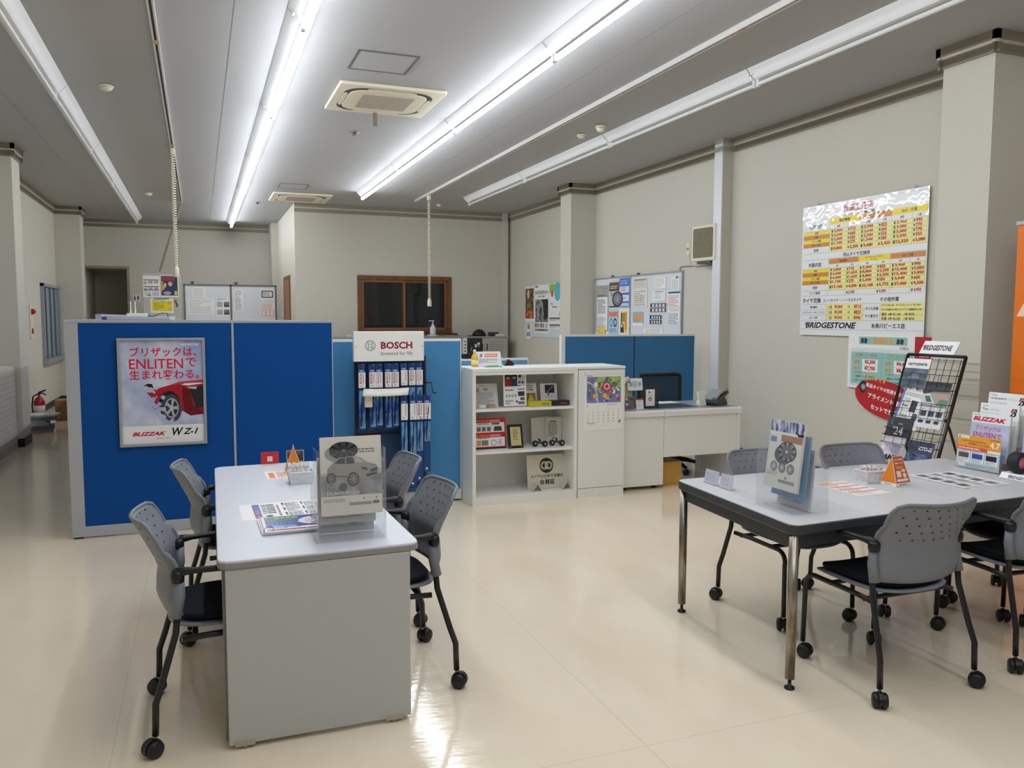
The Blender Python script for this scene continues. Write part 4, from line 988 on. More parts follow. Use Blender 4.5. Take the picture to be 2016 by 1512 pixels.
def header(p, w, h):
    cx, cy = 0.128, 0.125
    p.ring(cx, cy, 0.039, 0.042, (40, 44, 52), 40); p.ring(cx, cy, 0.0315, 0.034, (40, 44, 52), 40)
    for sx in (-1, 1):
        p.rect(cx + sx * 0.0155 - 0.0015, cy - 0.026, cx + sx * 0.0155 + 0.0015, cy + 0.026, (40, 44, 52)); p.line(cx + sx * 0.0155, cy + 0.026, cx + sx * 0.022, cy + 0.023, 0.003, (40, 44, 52)); p.line(cx + sx * 0.0155, cy - 0.026, cx + sx * 0.022, cy - 0.023, 0.003, (40, 44, 52))
    for y in (0.0105, -0.0105): p.rect(cx - 0.0155, cy + y - 0.0015, cx + 0.0155, cy + y + 0.0015, (40, 44, 52))
    p.text('BOSCH', 0.213, 0.098, 0.468, 0.155, (150, 10, 40), 0.035, 0, True); p.text('Invented for life', 0.213, 0.045, 0.47, 0.08, (96, 100, 108), 0.004)
    for x in (0.016, w - 0.016): p.disc(x, h / 2, 0.004, (60, 60, 60), 10)
pp = P(0.4); header(pp, 0.564, 0.237); ob = obj('surface_print', pp, hd); ob.matrix_basis = frame((-0.292, -0.065, 1.215), UF, VW)
# bent price tray across the hooks
b = B(); b.grid(lambda u, v: (-0.245 + 0.365 * u + 0.02 * v, -0.145 + 0.05 * v, 0.945 + 0.052 * v + 0.012 * math.sin(math.pi * u) * 0 - 0.018 * (u - 0.5) ** 2 * -1), 10, 2, own((232, 230, 220), 0.5, 'price_tray')); obj('price_tray', b, t, solid=0.006)
NAVY, BOSR = (22, 66, 124), (176, 14, 44)
def package(label, x, ztop, zbot, zl0, zl1, yoff, style, group):
    h_ = ztop - zbot; w_ = 0.056
    r = thing('wiper_package', label, 'wiper package', (x, 6.46 + yoff, zbot), group=group)
    obj('backing_card', B().box(-w_ / 2, w_ / 2, 0, 0.006, 0, h_, own((18, 62, 122), 0.35, 'blue_card') if 'bc' not in PKG else PKG['bc']), r)
    PKG.setdefault('bc', r.children[0].data.materials[0])
    if 'bl' not in PKG: PKG['bl'] = own((30, 100, 190), 0.2, 'clear_blue_blister'); noise_colour(PKG['bl'], (20, 70, 150), (110, 170, 214), 22, (1, 1, 0.35), 0.42, 0.6)
    zb0 = 0.06 if h_ > 0.55 else 0.02
    obj('blister', B().box(-w_ / 2 + 0.004, w_ / 2 - 0.004, -0.016, 0, zb0 + (0.19 if h_ > 0.6 else 0), zl0 - zbot - 0.02, PKG['bl']), r, 0.004)
    b = B(); zb = zb0 + (0.19 if h_ > 0.6 else 0) + 0.02
    b.tube([(-0.012, -0.018, zb), (-0.004, -0.02, zb + 0.12), (0.004, -0.02, zb + 0.26)], 0.004, M_black, 6); b.tube([(0.008, -0.018, zb), (0.006, -0.02, zb + 0.1)], 0.003, M_alu, 6)
    obj('wiper_blade', b, r)
    lb = obj('label_band', B().box(-w_ / 2 + 0.002, w_ / 2 - 0.002, -0.022, 0, zl0 - zbot, zl1 - zbot, own((236, 234, 236), 0.4, 'band_white') if 'lb' not in PKG else PKG['lb']), r, 0.002)
    PKG.setdefault('lb', lb.data.materials[0])
    p = P(0.4); hh = zl1 - zl0
    if style != 'plain': p.text('BOSCH', 0.006, hh * 0.28, 0.024, hh * 0.94, BOSR if style == 'red' else (206, 120, 140), 0.03, vert=True, fit=True)
    p.rect(0.032, hh * 0.3, 0.036, hh * 0.95, (70, 76, 90)); p.ring(0.02 if style != 'plain' else 0.018, hh * 0.13, 0.007, 0.0085, (120, 124, 130), 14); p.rect(0.012, hh * 0.12, 0.028, hh * 0.14, (120, 124, 130))
    q = obj('surface_print', p, lb); q.matrix_basis = frame((-w_ / 2 + 0.002, -0.0222, zl0 - zbot), UF, VW)
    p = P(0.4); p.text('AEROTWIN' if False else 'H%d' % (400 + int(x * 100) % 50), -0.02, zl1 - zbot + 0.006, 0.02, zl1 - zbot + 0.018, (236, 240, 246), 0.03); p.rect(-0.012, 0.02, 0.004, 0.036, (220, 228, 238))
    q = obj('surface_print', p, r); q.matrix_basis = frame((0, -0.0005, 0), UF, VW)
    obj('hook', B().tube([(0, 0.05 - yoff - 0.01, h_ - 0.015), (0, -0.05, h_ - 0.012), (0, -0.058, h_ + 0.004)], 0.003, M_chrome, 6), r)
    return r
PKG = {}
xs = [1.188, 1.272, 1.325, 1.398, 1.456, 1.527, 1.592, 1.652]
OT = ['first', 'second', 'third', 'fourth', 'fifth', 'sixth', 'seventh', 'eighth']
for i, x in enumerate(xs):
    package('blue wiper package, %s of eight along the upper hooks of the rack%s' % (OT[i], ', plain label' if i == 5 else ''), x, 1.195, 0.665 + 0.01 * (i % 3), 1.008 + (0.012 if i > 4 else 0), 1.13 + (0.012 if i > 4 else 0), -0.055, 'plain' if i == 5 else ('pale' if i in (2, 7) else 'red'), 'wiper packages on the upper hooks')
for i, (x, zb) in enumerate(((1.512, 0.20), (1.584, 0.20), (1.640, 0.24), (1.70, 0.315))):
    package('long blue wiper package, %s of four on the lower hooks%s' % (OT[i], ', blank label' if i < 2 else ''), x, 0.945, zb, 0.748, 0.878, -0.115, 'plain' if i < 2 else ('pale' if i == 3 else 'red'), 'wiper packages on the lower hooks')
tag(sheet('blank_card', 'blank cream card hanging under the bent price tray', 'card', (1.205, 6.375, 0.855), UF, VW, 0.06, 0.085, 0.003, mat((226, 222, 206), 0.6)))

# ---------------------------------------------------------------- wall calendar
def blob_art(p, x0, y0, x1, y1, seed, n=90):
    rg = random.Random(seed); cols = [(96, 84, 158), (120, 176, 96), (196, 60, 70), (232, 190, 80), (70, 110, 170), (232, 232, 236), (150, 90, 140), (60, 130, 110), (110, 106, 120)]
    p.rect(x0, y0, x1, y1, (120, 128, 176))
    p.poly([(x0, y0 + (y1 - y0) * 0.45), (x0 + (x1 - x0) * 0.35, y1), (x1, y1), (x1, y0 + (y1 - y0) * 0.55)], (150, 190, 100))
    for i in range(n):
        r_ = rg.uniform(0.006, 0.024); p.disc(rg.uniform(x0 + r_, x1 - r_), rg.uniform(y0 + r_, y1 - r_), r_, cols[rg.randrange(len(cols))], 10, r_ * rg.uniform(0.5, 1), rg.uniform(0, 3))
    cx, cy = x0 + (x1 - x0) * 0.58, y0 + (y1 - y0) * 0.62
    for k_, c_ in ((0.045, (190, 44, 64)), (0.03, (232, 200, 206)), (0.018, (190, 44, 64))): p.disc(cx, cy, k_, c_, 16)
    for i in range(14):
        t0, t1 = R(90 * i / 14), R(90 * (i + 1) / 14); a_ = (x1 - x0) * 0.32; c_ = (y1 - y0) * 0.8
        p.line(x0 + a_ * math.sin(t0), y0 + c_ * math.cos(t0), x0 + a_ * math.sin(t1), y0 + c_ * math.cos(t1), 0.006, (236, 230, 236))
def calendar(p, w, h):
    p.rect(0.02, h - 0.03, 0.07, h - 0.026, (60, 60, 64)); blob_art(p, 0.02, h - 0.262, w - 0.02, h - 0.035, 11)
    p.text('5', 0.022, h - 0.295, 0.03, h - 0.275, BLK, 0.03); p.dashes(0.22, h - 0.285, 0.34, h - 0.272, 2, (150, 150, 155), 3)
    d = 1
    for r_ in range(5):
        for c_ in range(7):
            if (r_ == 0 and c_ < 4) or d > 31: continue
            x = 0.028 + c_ * 0.049; y = h - 0.325 - r_ * 0.027
            p.text(str(d), x, y, x + 0.014, y + 0.011, (196, 40, 50) if c_ == 0 else (60, 62, 70), 0.02); d += 1
    p.bmark(w - 0.045, 0.012, 0.026); p.dashes(0.02, 0.008, 0.12, 0.02, 2, (140, 140, 145), 5)
cal = sheet('wall_calendar', 'wall calendar with a busy coloured picture on the white cupboard door', 'calendar', (3.09, 6.305, 0.635), UF, VW, 0.372, 0.455, 0.004, M_paper, calendar)
p = P(); p.text('ブリヂストンタイヤセンター', 0.03, 0.008, 0.20, 0.024, BLK, 0.02, fit=True); p.text('株式会社', 0.24, 0.008, 0.32, 0.024, BLK, 0.02)
m_ = obj('caption_strip', B().box(0, 0.37, -0.045, 0.0, -0.004, -0.002, M_paper), cal); q = obj('surface_print', p, cal); q.location = (0, -0.042, -0.0024)
obj('hanging_rail', B().box(0.0, 0.372, 0.44, 0.47, -0.004, 0.004, M_white), cal)

# ---------------------------------------------------------------- things in the bookcase
def leaning(name, label, cat, x, y, z, w, h, draw, tilt=12, t=0.004, m=None, **k_):
    a = R(tilt); v = (0, math.sin(a), math.cos(a)); o = sheet(name, label, cat, (x, y, z), UF, v, w, h, t, m, draw, **k_); return o
S1, S2, S3 = 0.806, 0.451, 0.0765
G1 = (90, 92, 98)
leaning('leaflet', 'grey diagram leaflet leaning in the top shelf corner', 'leaflet', 2.15, 6.47, S1, 0.21, 0.205, lambda p, w, h: (p.disc(0.03, 0.15, 0.02, (150, 152, 156), 14), p.disc(0.105, 0.155, 0.024, (150, 152, 156), 14, 0.012), p.text('車検 ご案内', 0.03, 0.18, 0.12, 0.19, G1), p.dashes(0.02, 0.02, 0.19, 0.135, 10, (140, 142, 146), 2)), 14, m=mat((214, 214, 212), 0.6))
t = thing('tape_roll', 'clear tape roll on the top shelf before the grey leaflet', 'tape', (2.19, 6.41, S1)); obj('ring', B().lathe([(0.022, 0), (0.034, 0), (0.034, 0.03), (0.022, 0.03), (0.022, 0)], (0, 0, 0), mat((226, 224, 214), 0.3), 20), t)
obj('core', B().lathe([(0.02, 0.002), (0.022, 0.002), (0.022, 0.028), (0.02, 0.028), (0.02, 0.002)], (0, 0, 0), mat((196, 170, 120), 0.7), 20), t)
tag(obj('carton', B().box(2.255, 2.32, 6.42, 6.47, S1, S1 + 0.022, own((190, 158, 112), 0.7, 'carton_board'))), 'small brown carton on the top shelf beside the tape', 'box')
def people_poster(p, w, h):
    p.rect(0.012, 0.175, 0.155, h - 0.005, (26, 30, 52)); p.rect(0.012, 0.175, 0.07, 0.25, (150, 28, 40)); p.rect(0.072, 0.175, 0.125, 0.25, (34, 48, 96))
    for x in (0.042, 0.098):
        p.disc(x, 0.252, 0.013, (206, 160, 130), 14, 0.017); p.poly([(x - 0.014, 0.255), (x + 0.014, 0.255), (x + 0.012, 0.275), (x - 0.012, 0.275)], (22, 22, 26))
    p.rect(0.125, 0.18, 0.195, 0.285, (206, 206, 212)); p.disc(0.15, 0.26, 0.014, (40, 40, 48), 12); p.rect(0.135, 0.2, 0.155, 0.215, (40, 40, 44)); p.rect(0.165, 0.2, 0.185, 0.215, (40, 40, 44))
    p.dashes(0.015, 0.135, 0.10, 0.15, 1, BLK, 3); p.rect(0.13, 0.145, 0.19, 0.152, BLK); p.rect(0.13, 0.09, 0.19, 0.13, (50, 52, 60)); p.rect(0.15, 0.055, 0.19, 0.08, (90, 92, 98))
    for i in range(4):
        c = (180, 196, 80) if i == 2 else (160, 168, 176); x = 0.028 + i * 0.026; p.disc(x, 0.095, 0.011, c, 12); p.poly([(x - 0.009, 0.091), (x + 0.009, 0.091), (x, 0.076)], c)
    p.dashes(0.015, 0.02, 0.10, 0.06, 4, G1, 8); p.disc(0.118, 0.045, 0.011, (70, 100, 180), 12); p.rect(0.13, 0.02, 0.19, 0.045, (120, 124, 130)); p.rect(0, 0, w, 0.006, (200, 50, 90))
leaning('photo_panel', 'tall panel with two people in caps standing in the top shelf', 'poster', 2.398, 6.44, S1, 0.208, 0.282, people_poster, 4, 0.012)
leaning('price_card', 'white card with a yellow picture behind the yellow box', 'price card', 2.612, 6.53, S1, 0.13, 0.19, lambda p, w, h: (p.dashes(0.01, 0.125, 0.11, 0.18, 3, (90, 92, 96), 4), p.rect(0.015, 0.02, 0.118, 0.105, (150, 110, 60)), p.poly([(0.04, 0.03), (0.11, 0.03), (0.075, 0.10)], (222, 200, 60))), 10)
def bulb_card(p, w, h):
    p.rect(0.045, 0.10, 0.135, 0.172, (34, 34, 54)); p.line(0.06, 0.105, 0.12, 0.16, 0.004, (210, 210, 220)); p.disc(0.075, 0.09, 0.013, (150, 152, 166), 14)
    p.text('フューズ １', 0.05, 0.058, 0.13, 0.08, (60, 62, 70), 0.01); p.text('¥1205（税込）', 0.03, 0.018, 0.145, 0.042, (60, 62, 70), 0.02)
leaning('price_card', 'white card with a black picture and a price behind the black box', 'price card', 2.778, 6.53, S1, 0.16, 0.185, bulb_card, 10)
def carton(name, label, x, y, z, w, d, h, top, front, txt, tc):
    t_ = thing(name, label, 'box', (x, y, z)); obj('carton', B().box(0, w, 0, d, 0, h, mat(top, 0.4)), t_, 0.002)
    p = P(0.4); p.rect(0.002, 0.002, w - 0.002, h - 0.002, front); p.text(txt, w * 0.45, h * 0.3, w * 0.95, h * 0.65, tc, 0.02); q_ = obj('surface_print', p, t_); q_.matrix_basis = frame((0, -0.0002, 0), UF, VW)
carton('parts_box', 'flat yellow parts box at the shelf edge', 2.615, 6.395, S1, 0.205, 0.10, 0.042, (206, 196, 40), (196, 186, 40), '4PIECES', (80, 80, 20))
carton('parts_box', 'flat black and red parts box at the shelf edge', 2.825, 6.40, S1, 0.165, 0.10, 0.042, (34, 30, 32), (40, 30, 34), 'METAL', (210, 90, 90))
def check_board(p, w, h):
    for y0, y1, t1 in ((0.14, 0.235, 'タイヤチェック'), (0.02, 0.11, 'オイルチェック')):
        p.rect(0.006, y0, w - 0.01, y1 - 0.012, (240, 238, 236)); p.text(t1, 0.01, y1 - 0.008, 0.12, y1 + 0.016, (250, 220, 120), 0.03); p.dashes(0.13, y1 - 0.006, 0.24, y1 + 0.012, 2, (246, 226, 226), 5)
    p.dashes(0.02, 0.205, 0.14, 0.222, 2, BLK, 6); p.dashes(0.02, 0.085, 0.14, 0.098, 1, BLK, 7)
    for i in range(3): p.rect(0.015 + i * 0.045, 0.148, 0.053 + i * 0.045, 0.19, (150, 150, 154)); p.disc(0.034 + i * 0.045, 0.168, 0.013, (90, 92, 98), 12)
    p.poly([(0.165, 0.15), (0.245, 0.15), (0.235, 0.19), (0.175, 0.19)], (66, 68, 72)); p.rect(0.15, 0.205, 0.22, 0.22, (90, 92, 98))
    p.rect(0.012, 0.03, 0.05, 0.075, (186, 166, 70)); p.rect(0.055, 0.03, 0.115, 0.075, (150, 120, 110)); p.ring(0.165, 0.05, 0.02, 0.026, (120, 124, 130), 18); p.rect(0.205, 0.03, 0.235, 0.08, (200, 200, 206)); p.rect(0, 0, w, 0.012, (30, 26, 30))
leaning('check_board', 'red inspection board standing on the middle shelf', 'sign', 2.155, 6.47, S2, 0.275, 0.262, check_board, 6, 0.004, mat((196, 36, 44), 0.4))
t_ = leaning('award_plaque', 'black award plaque with a gold plate on the middle shelf', 'plaque', 2.442, 6.43, S2, 0.135, 0.205, lambda p, w, h: (p.rect(0.022, 0.022, w - 0.018, h - 0.022, (206, 188, 130)), p.dashes(0.045, 0.07, w - 0.04, h - 0.04, 8, (120, 104, 60), 2), p.disc(0.012, 0.012, 0.004, (200, 200, 200), 8), p.disc(w - 0.012, 0.012, 0.004, (200, 200, 200), 8)), 14, 0.012, mat((24, 24, 28), 0.3))
t = thing('certificate_folder', 'opened cream certificate folder standing on the middle shelf', 'certificate', (2.845, 6.60, S2))
for sx, w_, lab in ((-1, 0.15, 'cover'), (1, 0.15, 'inside_page')):
    u = (0.88, sx * 0.28 - 0.0, 0); 
    if sx < 0: org = (-0.15 * 0.95, -0.045, 0); u = (0.95, 0.3, 0)
    else: org = (0, 0, 0); u = (0.95, -0.3, 0)
    def cert(p, w, h):
        p.box_line(0.012, 0.012, w - 0.012, h - 0.012, 0.002, (120, 124, 116)); p.dashes(0.03, 0.06, w - 0.03, h - 0.05, 8, (110, 112, 110), 6); p.rect(0.045, h - 0.045, w - 0.045, h - 0.035, (80, 84, 84)); p.disc(w / 2, 0.045, 0.01, (100, 104, 104), 12)
    sheet(lab, None, None, org, u, (0, 0.05, 1), w_, 0.235, 0.004, mat((212, 208, 192), 0.6), cert if sx > 0 else None, parent=t)
def gauge(x, lab):
    t_ = thing('hand_roller', lab, 'hand tool', (x, 6.42, S2), group='black wheeled hand tools')
    dk = M_black
    for i, (dx, dy) in enumerate(((-0.045, 0.03), (0.03, -0.01))):
        b_ = B(); b_.lathe([(0.0001, -0.012), (0.018, -0.012), (0.027, -0.006), (0.027, 0.006), (0.018, 0.012), (0.0001, 0.012)], (dx, dy, 0.0275), dk, 18, 'y'); obj('wheel', b_, t_)
        obj('hub', B().lathe([(0.0001, -0.0135), (0.008, -0.0135), (0.008, 0.0135), (0.0001, 0.0135)], (dx, dy, 0.0275), mat((200, 202, 206), 0.3), 12, 'y'), t_)
    obj('axle_bar', B().tube([(-0.045, 0.03, 0.0275), (-0.01, 0.012, 0.04), (0.03, -0.01, 0.0275)], 0.011, mat((70, 72, 76), 0.35, 0.5), 10), t_)
    obj('handle', B().tube([(-0.01, 0.012, 0.045), (-0.01, 0.012, 0.062), (-0.02, 0.02, 0.066)], 0.008, dk, 8), t_)
gauge(2.735, 'black two-wheeled hand tool before the cover side of the folder'); gauge(2.895, 'black two-wheeled hand tool before the certificate page')
def member(p, w, h):
    p.disc(0.185, 0.20, 0.066, BLK, 36)
    for x in (0.165, 0.205):
        p.ring(x, 0.20, 0.020, 0.0265, (222, 218, 206), 26); p.ring(x, 0.20, 0.031, 0.0365, (222, 218, 206), 26)
    p.text('タイヤ公正取引協議会', 0.02, 0.095, 0.352, 0.125, BLK, 0.02); p.text('会員証', 0.112, 0.035, 0.258, 0.082, BLK, 0.04)
sg = leaning('member_sign', 'cream membership sign with a black ring emblem on the bottom shelf', 'sign', 2.625, 6.45, S3 + 0.001, 0.375, 0.295, member, 8, 0.006, mat((208, 202, 186), 0.5))
for x, lab in ((2.64, 'folded cream prop under the sign corner by the empty shelf'), (2.92, 'folded cream prop under the sign corner by the cupboard')):
    tp_ = thing('sign_prop', lab, 'stand', (x, 6.40, S3), R(0), 'folded sign props'); mm = mat((196, 188, 168), 0.5)
    for x0, x1, nm in ((0.0, 0.042, 'side_flap'), (0.084, 0.042, 'front_flap')): 
        b_ = B(); b_.add([(x0, -0.03, 0), (x1, -0.03, 0.062), (x1, 0.04, 0.062), (x0, 0.04, 0)], [(0, 1, 2, 3)], mm); obj(nm, b_, tp_, solid=0.004)

# ---------------------------------------------------------------- on top of the bookcase
HT = 1.146
t = thing('spray_bottle', 'yellow bottle standing on top of the bookcase', 'bottle', (2.19, 6.60, HT))
obj('body', B().lathe([(0.028, 0), (0.03, 0.006), (0.03, 0.075), (0.024, 0.095), (0.012, 0.11), (0.012, 0.118)], (0, 0, 0), own((226, 190, 60), 0.25, 'yellow_bottle'), 20), t)
obj('cap', B().lathe([(0.014, 0.116), (0.013, 0.14), (0.004, 0.146)], (0, 0, 0), mat((230, 224, 200), 0.4), 14), t)
obj('label_band', B().lathe([(0.0305, 0.02), (0.0305, 0.055)], (0, 0, 0), mat((240, 230, 190), 0.4), 20), t)
def notice(p, w, h):
    p.bmark(0.03, 0.085, 0.028); p.poly([(0.075, 0.085), (0.19, 0.085), (0.197, 0.115), (0.082, 0.115)], (226, 120, 60)); p.text('BRIDGESTONE', 0.085, 0.092, 0.185, 0.108, (255, 236, 226), 0.03, 0.2); p.dashes(0.02, 0.03, 0.21, 0.07, 4, (130, 132, 140), 4)
leaning('notice_plate', 'tilted notice plate with an orange bar on top of the bookcase', 'sign', 2.215, 6.60, HT, 0.225, 0.135, notice, 22, 0.006, mat((226, 226, 228), 0.3))
t = thing('pen_tray', 'small green tray lying on top of the bookcase', 'tray', (2.32, 6.50, HT)); obj('dish', B().prism(rrect(-0.075, 0.075, -0.03, 0.03, 0.01), 0, 0.008, mat((96, 176, 150), 0.4)), t, 0.003)
obj('pen', B().tube([(-0.05, 0.0, 0.013), (0.05, 0.008, 0.013)], 0.005, mat((230, 220, 150), 0.4), 8), t)
t = thing('tape_cutter', 'black tape cutter behind the notice plate', 'tape dispenser', (2.52, 6.66, HT)); b = B(); b.prism([(-0.04, 0), (0.045, 0), (0.045, 0.02), (0.02, 0.045), (-0.02, 0.04)], -0.02, 0.02, M_black, 'y'); obj('body', b, t, 0.003)
obj('roll', B().lathe([(0.016, -0.012), (0.016, 0.012)], (0.0, 0, 0.038), mat((60, 60, 64), 0.4), 14, 'y'), t)

# ---------------------------------------------------------------- on the desk
D0 = 0.7255
t = thing('document_holder', 'clear brown-tinted leaflet holder with notes on the desk end', 'leaflet holder', (3.70, 6.72, D0))
obj('tray', B().box(-0.09, 0.12, -0.02, 0.04, 0, 0.10, own((150, 132, 110), 0.3, 'smoked_tray', alpha=0.85)), t, 0.004)
obj('leaflet', B().box(-0.08, 0.10, 0.015, 0.035, 0.01, 0.24, mat((206, 196, 168), 0.6)), t, 0.003)
obj('leaflet_roll', B().tube([(-0.07, 0.0, 0.22), (0.05, 0.0, 0.265)], 0.03, mat((206, 198, 176), 0.6), 12), t)
sheet('memo_sheet', None, None, (0.03, -0.024, 0.16), UF, (0, 0.2, 1), 0.16, 0.115, 0.002, M_paper, lambda p, w, h: (p.rect(0.02, 0.04, 0.055, 0.08, (150, 180, 210)), p.rect(0.11, 0.04, 0.145, 0.08, (150, 180, 210)), p.dashes(0.06, 0.03, 0.105, 0.09, 5, G1, 4)), parent=t)
def tilt_sign(name, label, cat, x, y, w, h, draw, m=None, tilt=10, th=0.003): return leaning(name, label, cat, x, y, D0, w, h, draw, tilt, th, m)
tilt_sign('payment_card', 'card listing payment logos on the desk beside the cupboard', 'card', 3.64, 6.58, 0.09, 0.115, lambda p, w, h: [p.rect(0.01 + 0.027 * (i % 3), 0.01 + 0.025 * (i // 3), 0.032 + 0.027 * (i % 3), 0.03 + 0.025 * (i // 3), c) for i, c in enumerate(((190, 60, 50), (60, 90, 170), (120, 124, 130), (226, 226, 226), (80, 130, 190), (190, 80, 60), (90, 94, 100), (70, 120, 190), (160, 90, 70), (210, 200, 190), (120, 60, 60), (60, 66, 80)))], mat((110, 108, 106), 0.4))
tilt_sign('payment_stand', 'small white payment sign with a red band on the desk', 'card', 3.745, 6.555, 0.075, 0.10, lambda p, w, h: (p.rect(0, 0.085, w, h, (190, 30, 40)), p.text('PayPay', 0.012, 0.066, 0.064, 0.08, (190, 30, 40), 0.02), p.rect(0.018, 0.02, 0.057, 0.058, (226, 226, 226))))
t = thing('payment_sign', 'dark framed sign with a white card and green disc on the desk', 'sign', (3.92, 6.60, D0))
obj('board', B().box(-0.085, 0.085, 0, 0.008, 0, 0.205, own((60, 60, 62), 0.25, 'smoked_board', alpha=0.8)), t, 0.002); obj('foot', B().box(-0.085, 0.085, -0.03, 0.04, 0, 0.006, mat((60, 60, 62), 0.3)), t)
sheet('card', None, None, (-0.055, -0.001, 0.02), UF, VW, 0.095, 0.155, 0.001, M_paper, lambda p, w, h: (p.ring(0.047, 0.065, 0.012, 0.02, (40, 110, 84), 22), p.text('9', 0.04, 0.055, 0.055, 0.076, (40, 110, 84), 0.03), p.text('使えます', 0.02, 0.095, 0.075, 0.108, BLK, 0.03), p.rect(0.025, 0.118, 0.045, 0.138, (120, 124, 130)), p.text('GoTo', 0.05, 0.12, 0.08, 0.135, G1, 0.01)), parent=t)
b = B(); b.prism(rrect(3.86, 4.42, 6.55, 6.95, 0.03), D0, D0 + 0.003, own((60, 70, 84), 0.25, 'clear_desk_mat')); tag(obj('desk_mat', b), 'dark glossy desk mat on the white desk', 'desk mat')
tag(obj('leaflet', B().box(4.15, 4.42, 6.88, 7.05, D0 + 0.0035, D0 + 0.006, M_paper)), 'white sheet lying on the desk behind the mat', 'paper')
t = thing('card_terminal', 'white tablet terminal propped up on the desk before the telephone', 'payment terminal', (4.48, 6.60, D0), R(18))
b = B(); b.prism(rrect(-0.05, 0.05, 0, 0.145, 0.012), 0, 0.014, M_white, 'y'); sc_ = obj('body', b, t, 0.003); sc_.rotation_euler = (R(-14), 0, 0); sc_.location = (0, -0.02, 0.002)
obj('prop', B().box(-0.015, 0.05, 0.01, 0.06, 0, 0.05, M_white), t, 0.012)
t = thing('telephone', 'grey desk telephone tilted on its stand at the desk corner', 'telephone', (4.66, 6.64, D0), R(24)); gy = own((150, 152, 152), 0.4, 'phone_top'); dg_ = own((56, 62, 70), 0.4, 'phone_body')
b = B(); b.prism([(-0.12, 0.02), (0.10, 0.115), (0.10, 0.135), (-0.12, 0.05)], -0.09, 0.09, dg_, 'y'); obj('body', b, t, 0.006)
b = B(); b.prism([(-0.11, 0), (0.11, 0), (0.10, 0.03), (0.04, 0.10), (0.0, 0.07), (-0.1, 0.02)], -0.07, 0.07, own((40, 46, 52), 0.4, 'phone_stand'), 'y'); obj('stand', b, t, 0.004)
obj('handset', B().tube([(-0.10, -0.055, 0.068), (-0.02, -0.055, 0.112), (0.06, -0.055, 0.138), (0.10, -0.055, 0.15)], [0.022, 0.016, 0.016, 0.024], gy, 10), t)
b = B(); b.prism([(-0.10, 0.058), (0.09, 0.14), (0.09, 0.146), (-0.10, 0.064)], -0.025, 0.085, gy, 'y'); obj('keypad', b, t)
# under the desk
t = thing('storage_box', 'ochre cardboard box on the floor under the desk', 'box', (4.12, 6.52, 0)); oc = own((196, 150, 70), 0.7, 'ochre_card')
obj('carton', B().box(-0.105, 0.095, 0, 0.25, 0, 0.215, oc), t, 0.003); obj('lid', B().box(-0.108, 0.098, -0.003, 0.253, 0.19, 0.222, oc), t, 0.004)
for dx, lab in ((0, 'pale cable hanging from the desk near its end panel'), (0.03, 'second pale cable hanging beside the first under the desk')):
    tag(obj('cable', B().tube([(4.50 + dx, 6.75, 0.69), (4.47 + dx, 6.72, 0.45), (4.52 + dx * 2, 6.70, 0.28), (4.50 + dx, 6.72, 0.1), (4.53 + dx, 6.74, 0.006)], 0.004, mat((206, 200, 184), 0.5), 6)), lab, 'cable')
# ---------------------------------------------------------------- shared small table goods
def pocket_holder(label, loc, rz, w, d, h, cover, others):
    """clear tiered brochure holder; local front faces -y"""
    t = thing('brochure_holder', label, 'brochure holder', loc, rz)
    th = 0.003
    obj('base_plate', B().box(-w / 2, w / 2, 0, d, 0, th, M_acr), t)
    obj('front_panel', B().box(-w / 2, w / 2, 0, th, th, h, M_acr), t)
    for sx in (-1, 1):
        b = B(); b.prism([(th, th), (d, th), (d - 0.02, h * 0.62), (d * 0.55, h * 0.66), (d * 0.5, h), (th, h)], sx * w / 2 - (th if sx > 0 else 0), sx * w / 2 + (0 if sx > 0 else th), M_acr, 'x'); obj('side_panel', b, t)
    for y, z0, z1 in ((d * 0.34, 0.09, h * 0.9), (d * 0.58, 0.05, h * 0.8), (d - th, th, h * 0.62)):
        obj('divider', B().box(-w / 2 + th, w / 2 - th, y, y + th, z0, z1, M_acr), t)
    return t
def brochure(label, holder_loc, rz, off, w, h, t, draw, tilt=6, body=None, cat='brochure', name='brochure', group=None, gloss=0.35):
    m = Matrix.Translation(holder_loc) @ Matrix.Rotation(rz, 4, 'Z')
    u = m.to_3x3() @ Vector((1, 0, 0)); a = R(tilt); v = m.to_3x3() @ Vector((0, math.sin(a), math.cos(a)))
    o = m @ Vector(off)
    return sheet(name, label, cat, o, u, v, w, h, t, body, draw, group, gloss)
GM = (168, 166, 162)
M_fade = own((150, 150, 152), 0.4, 'grey_photo'); noise_colour(M_fade, (120, 120, 124), (168, 167, 166), 18, (1, 1, 1), 0.35, 0.65)
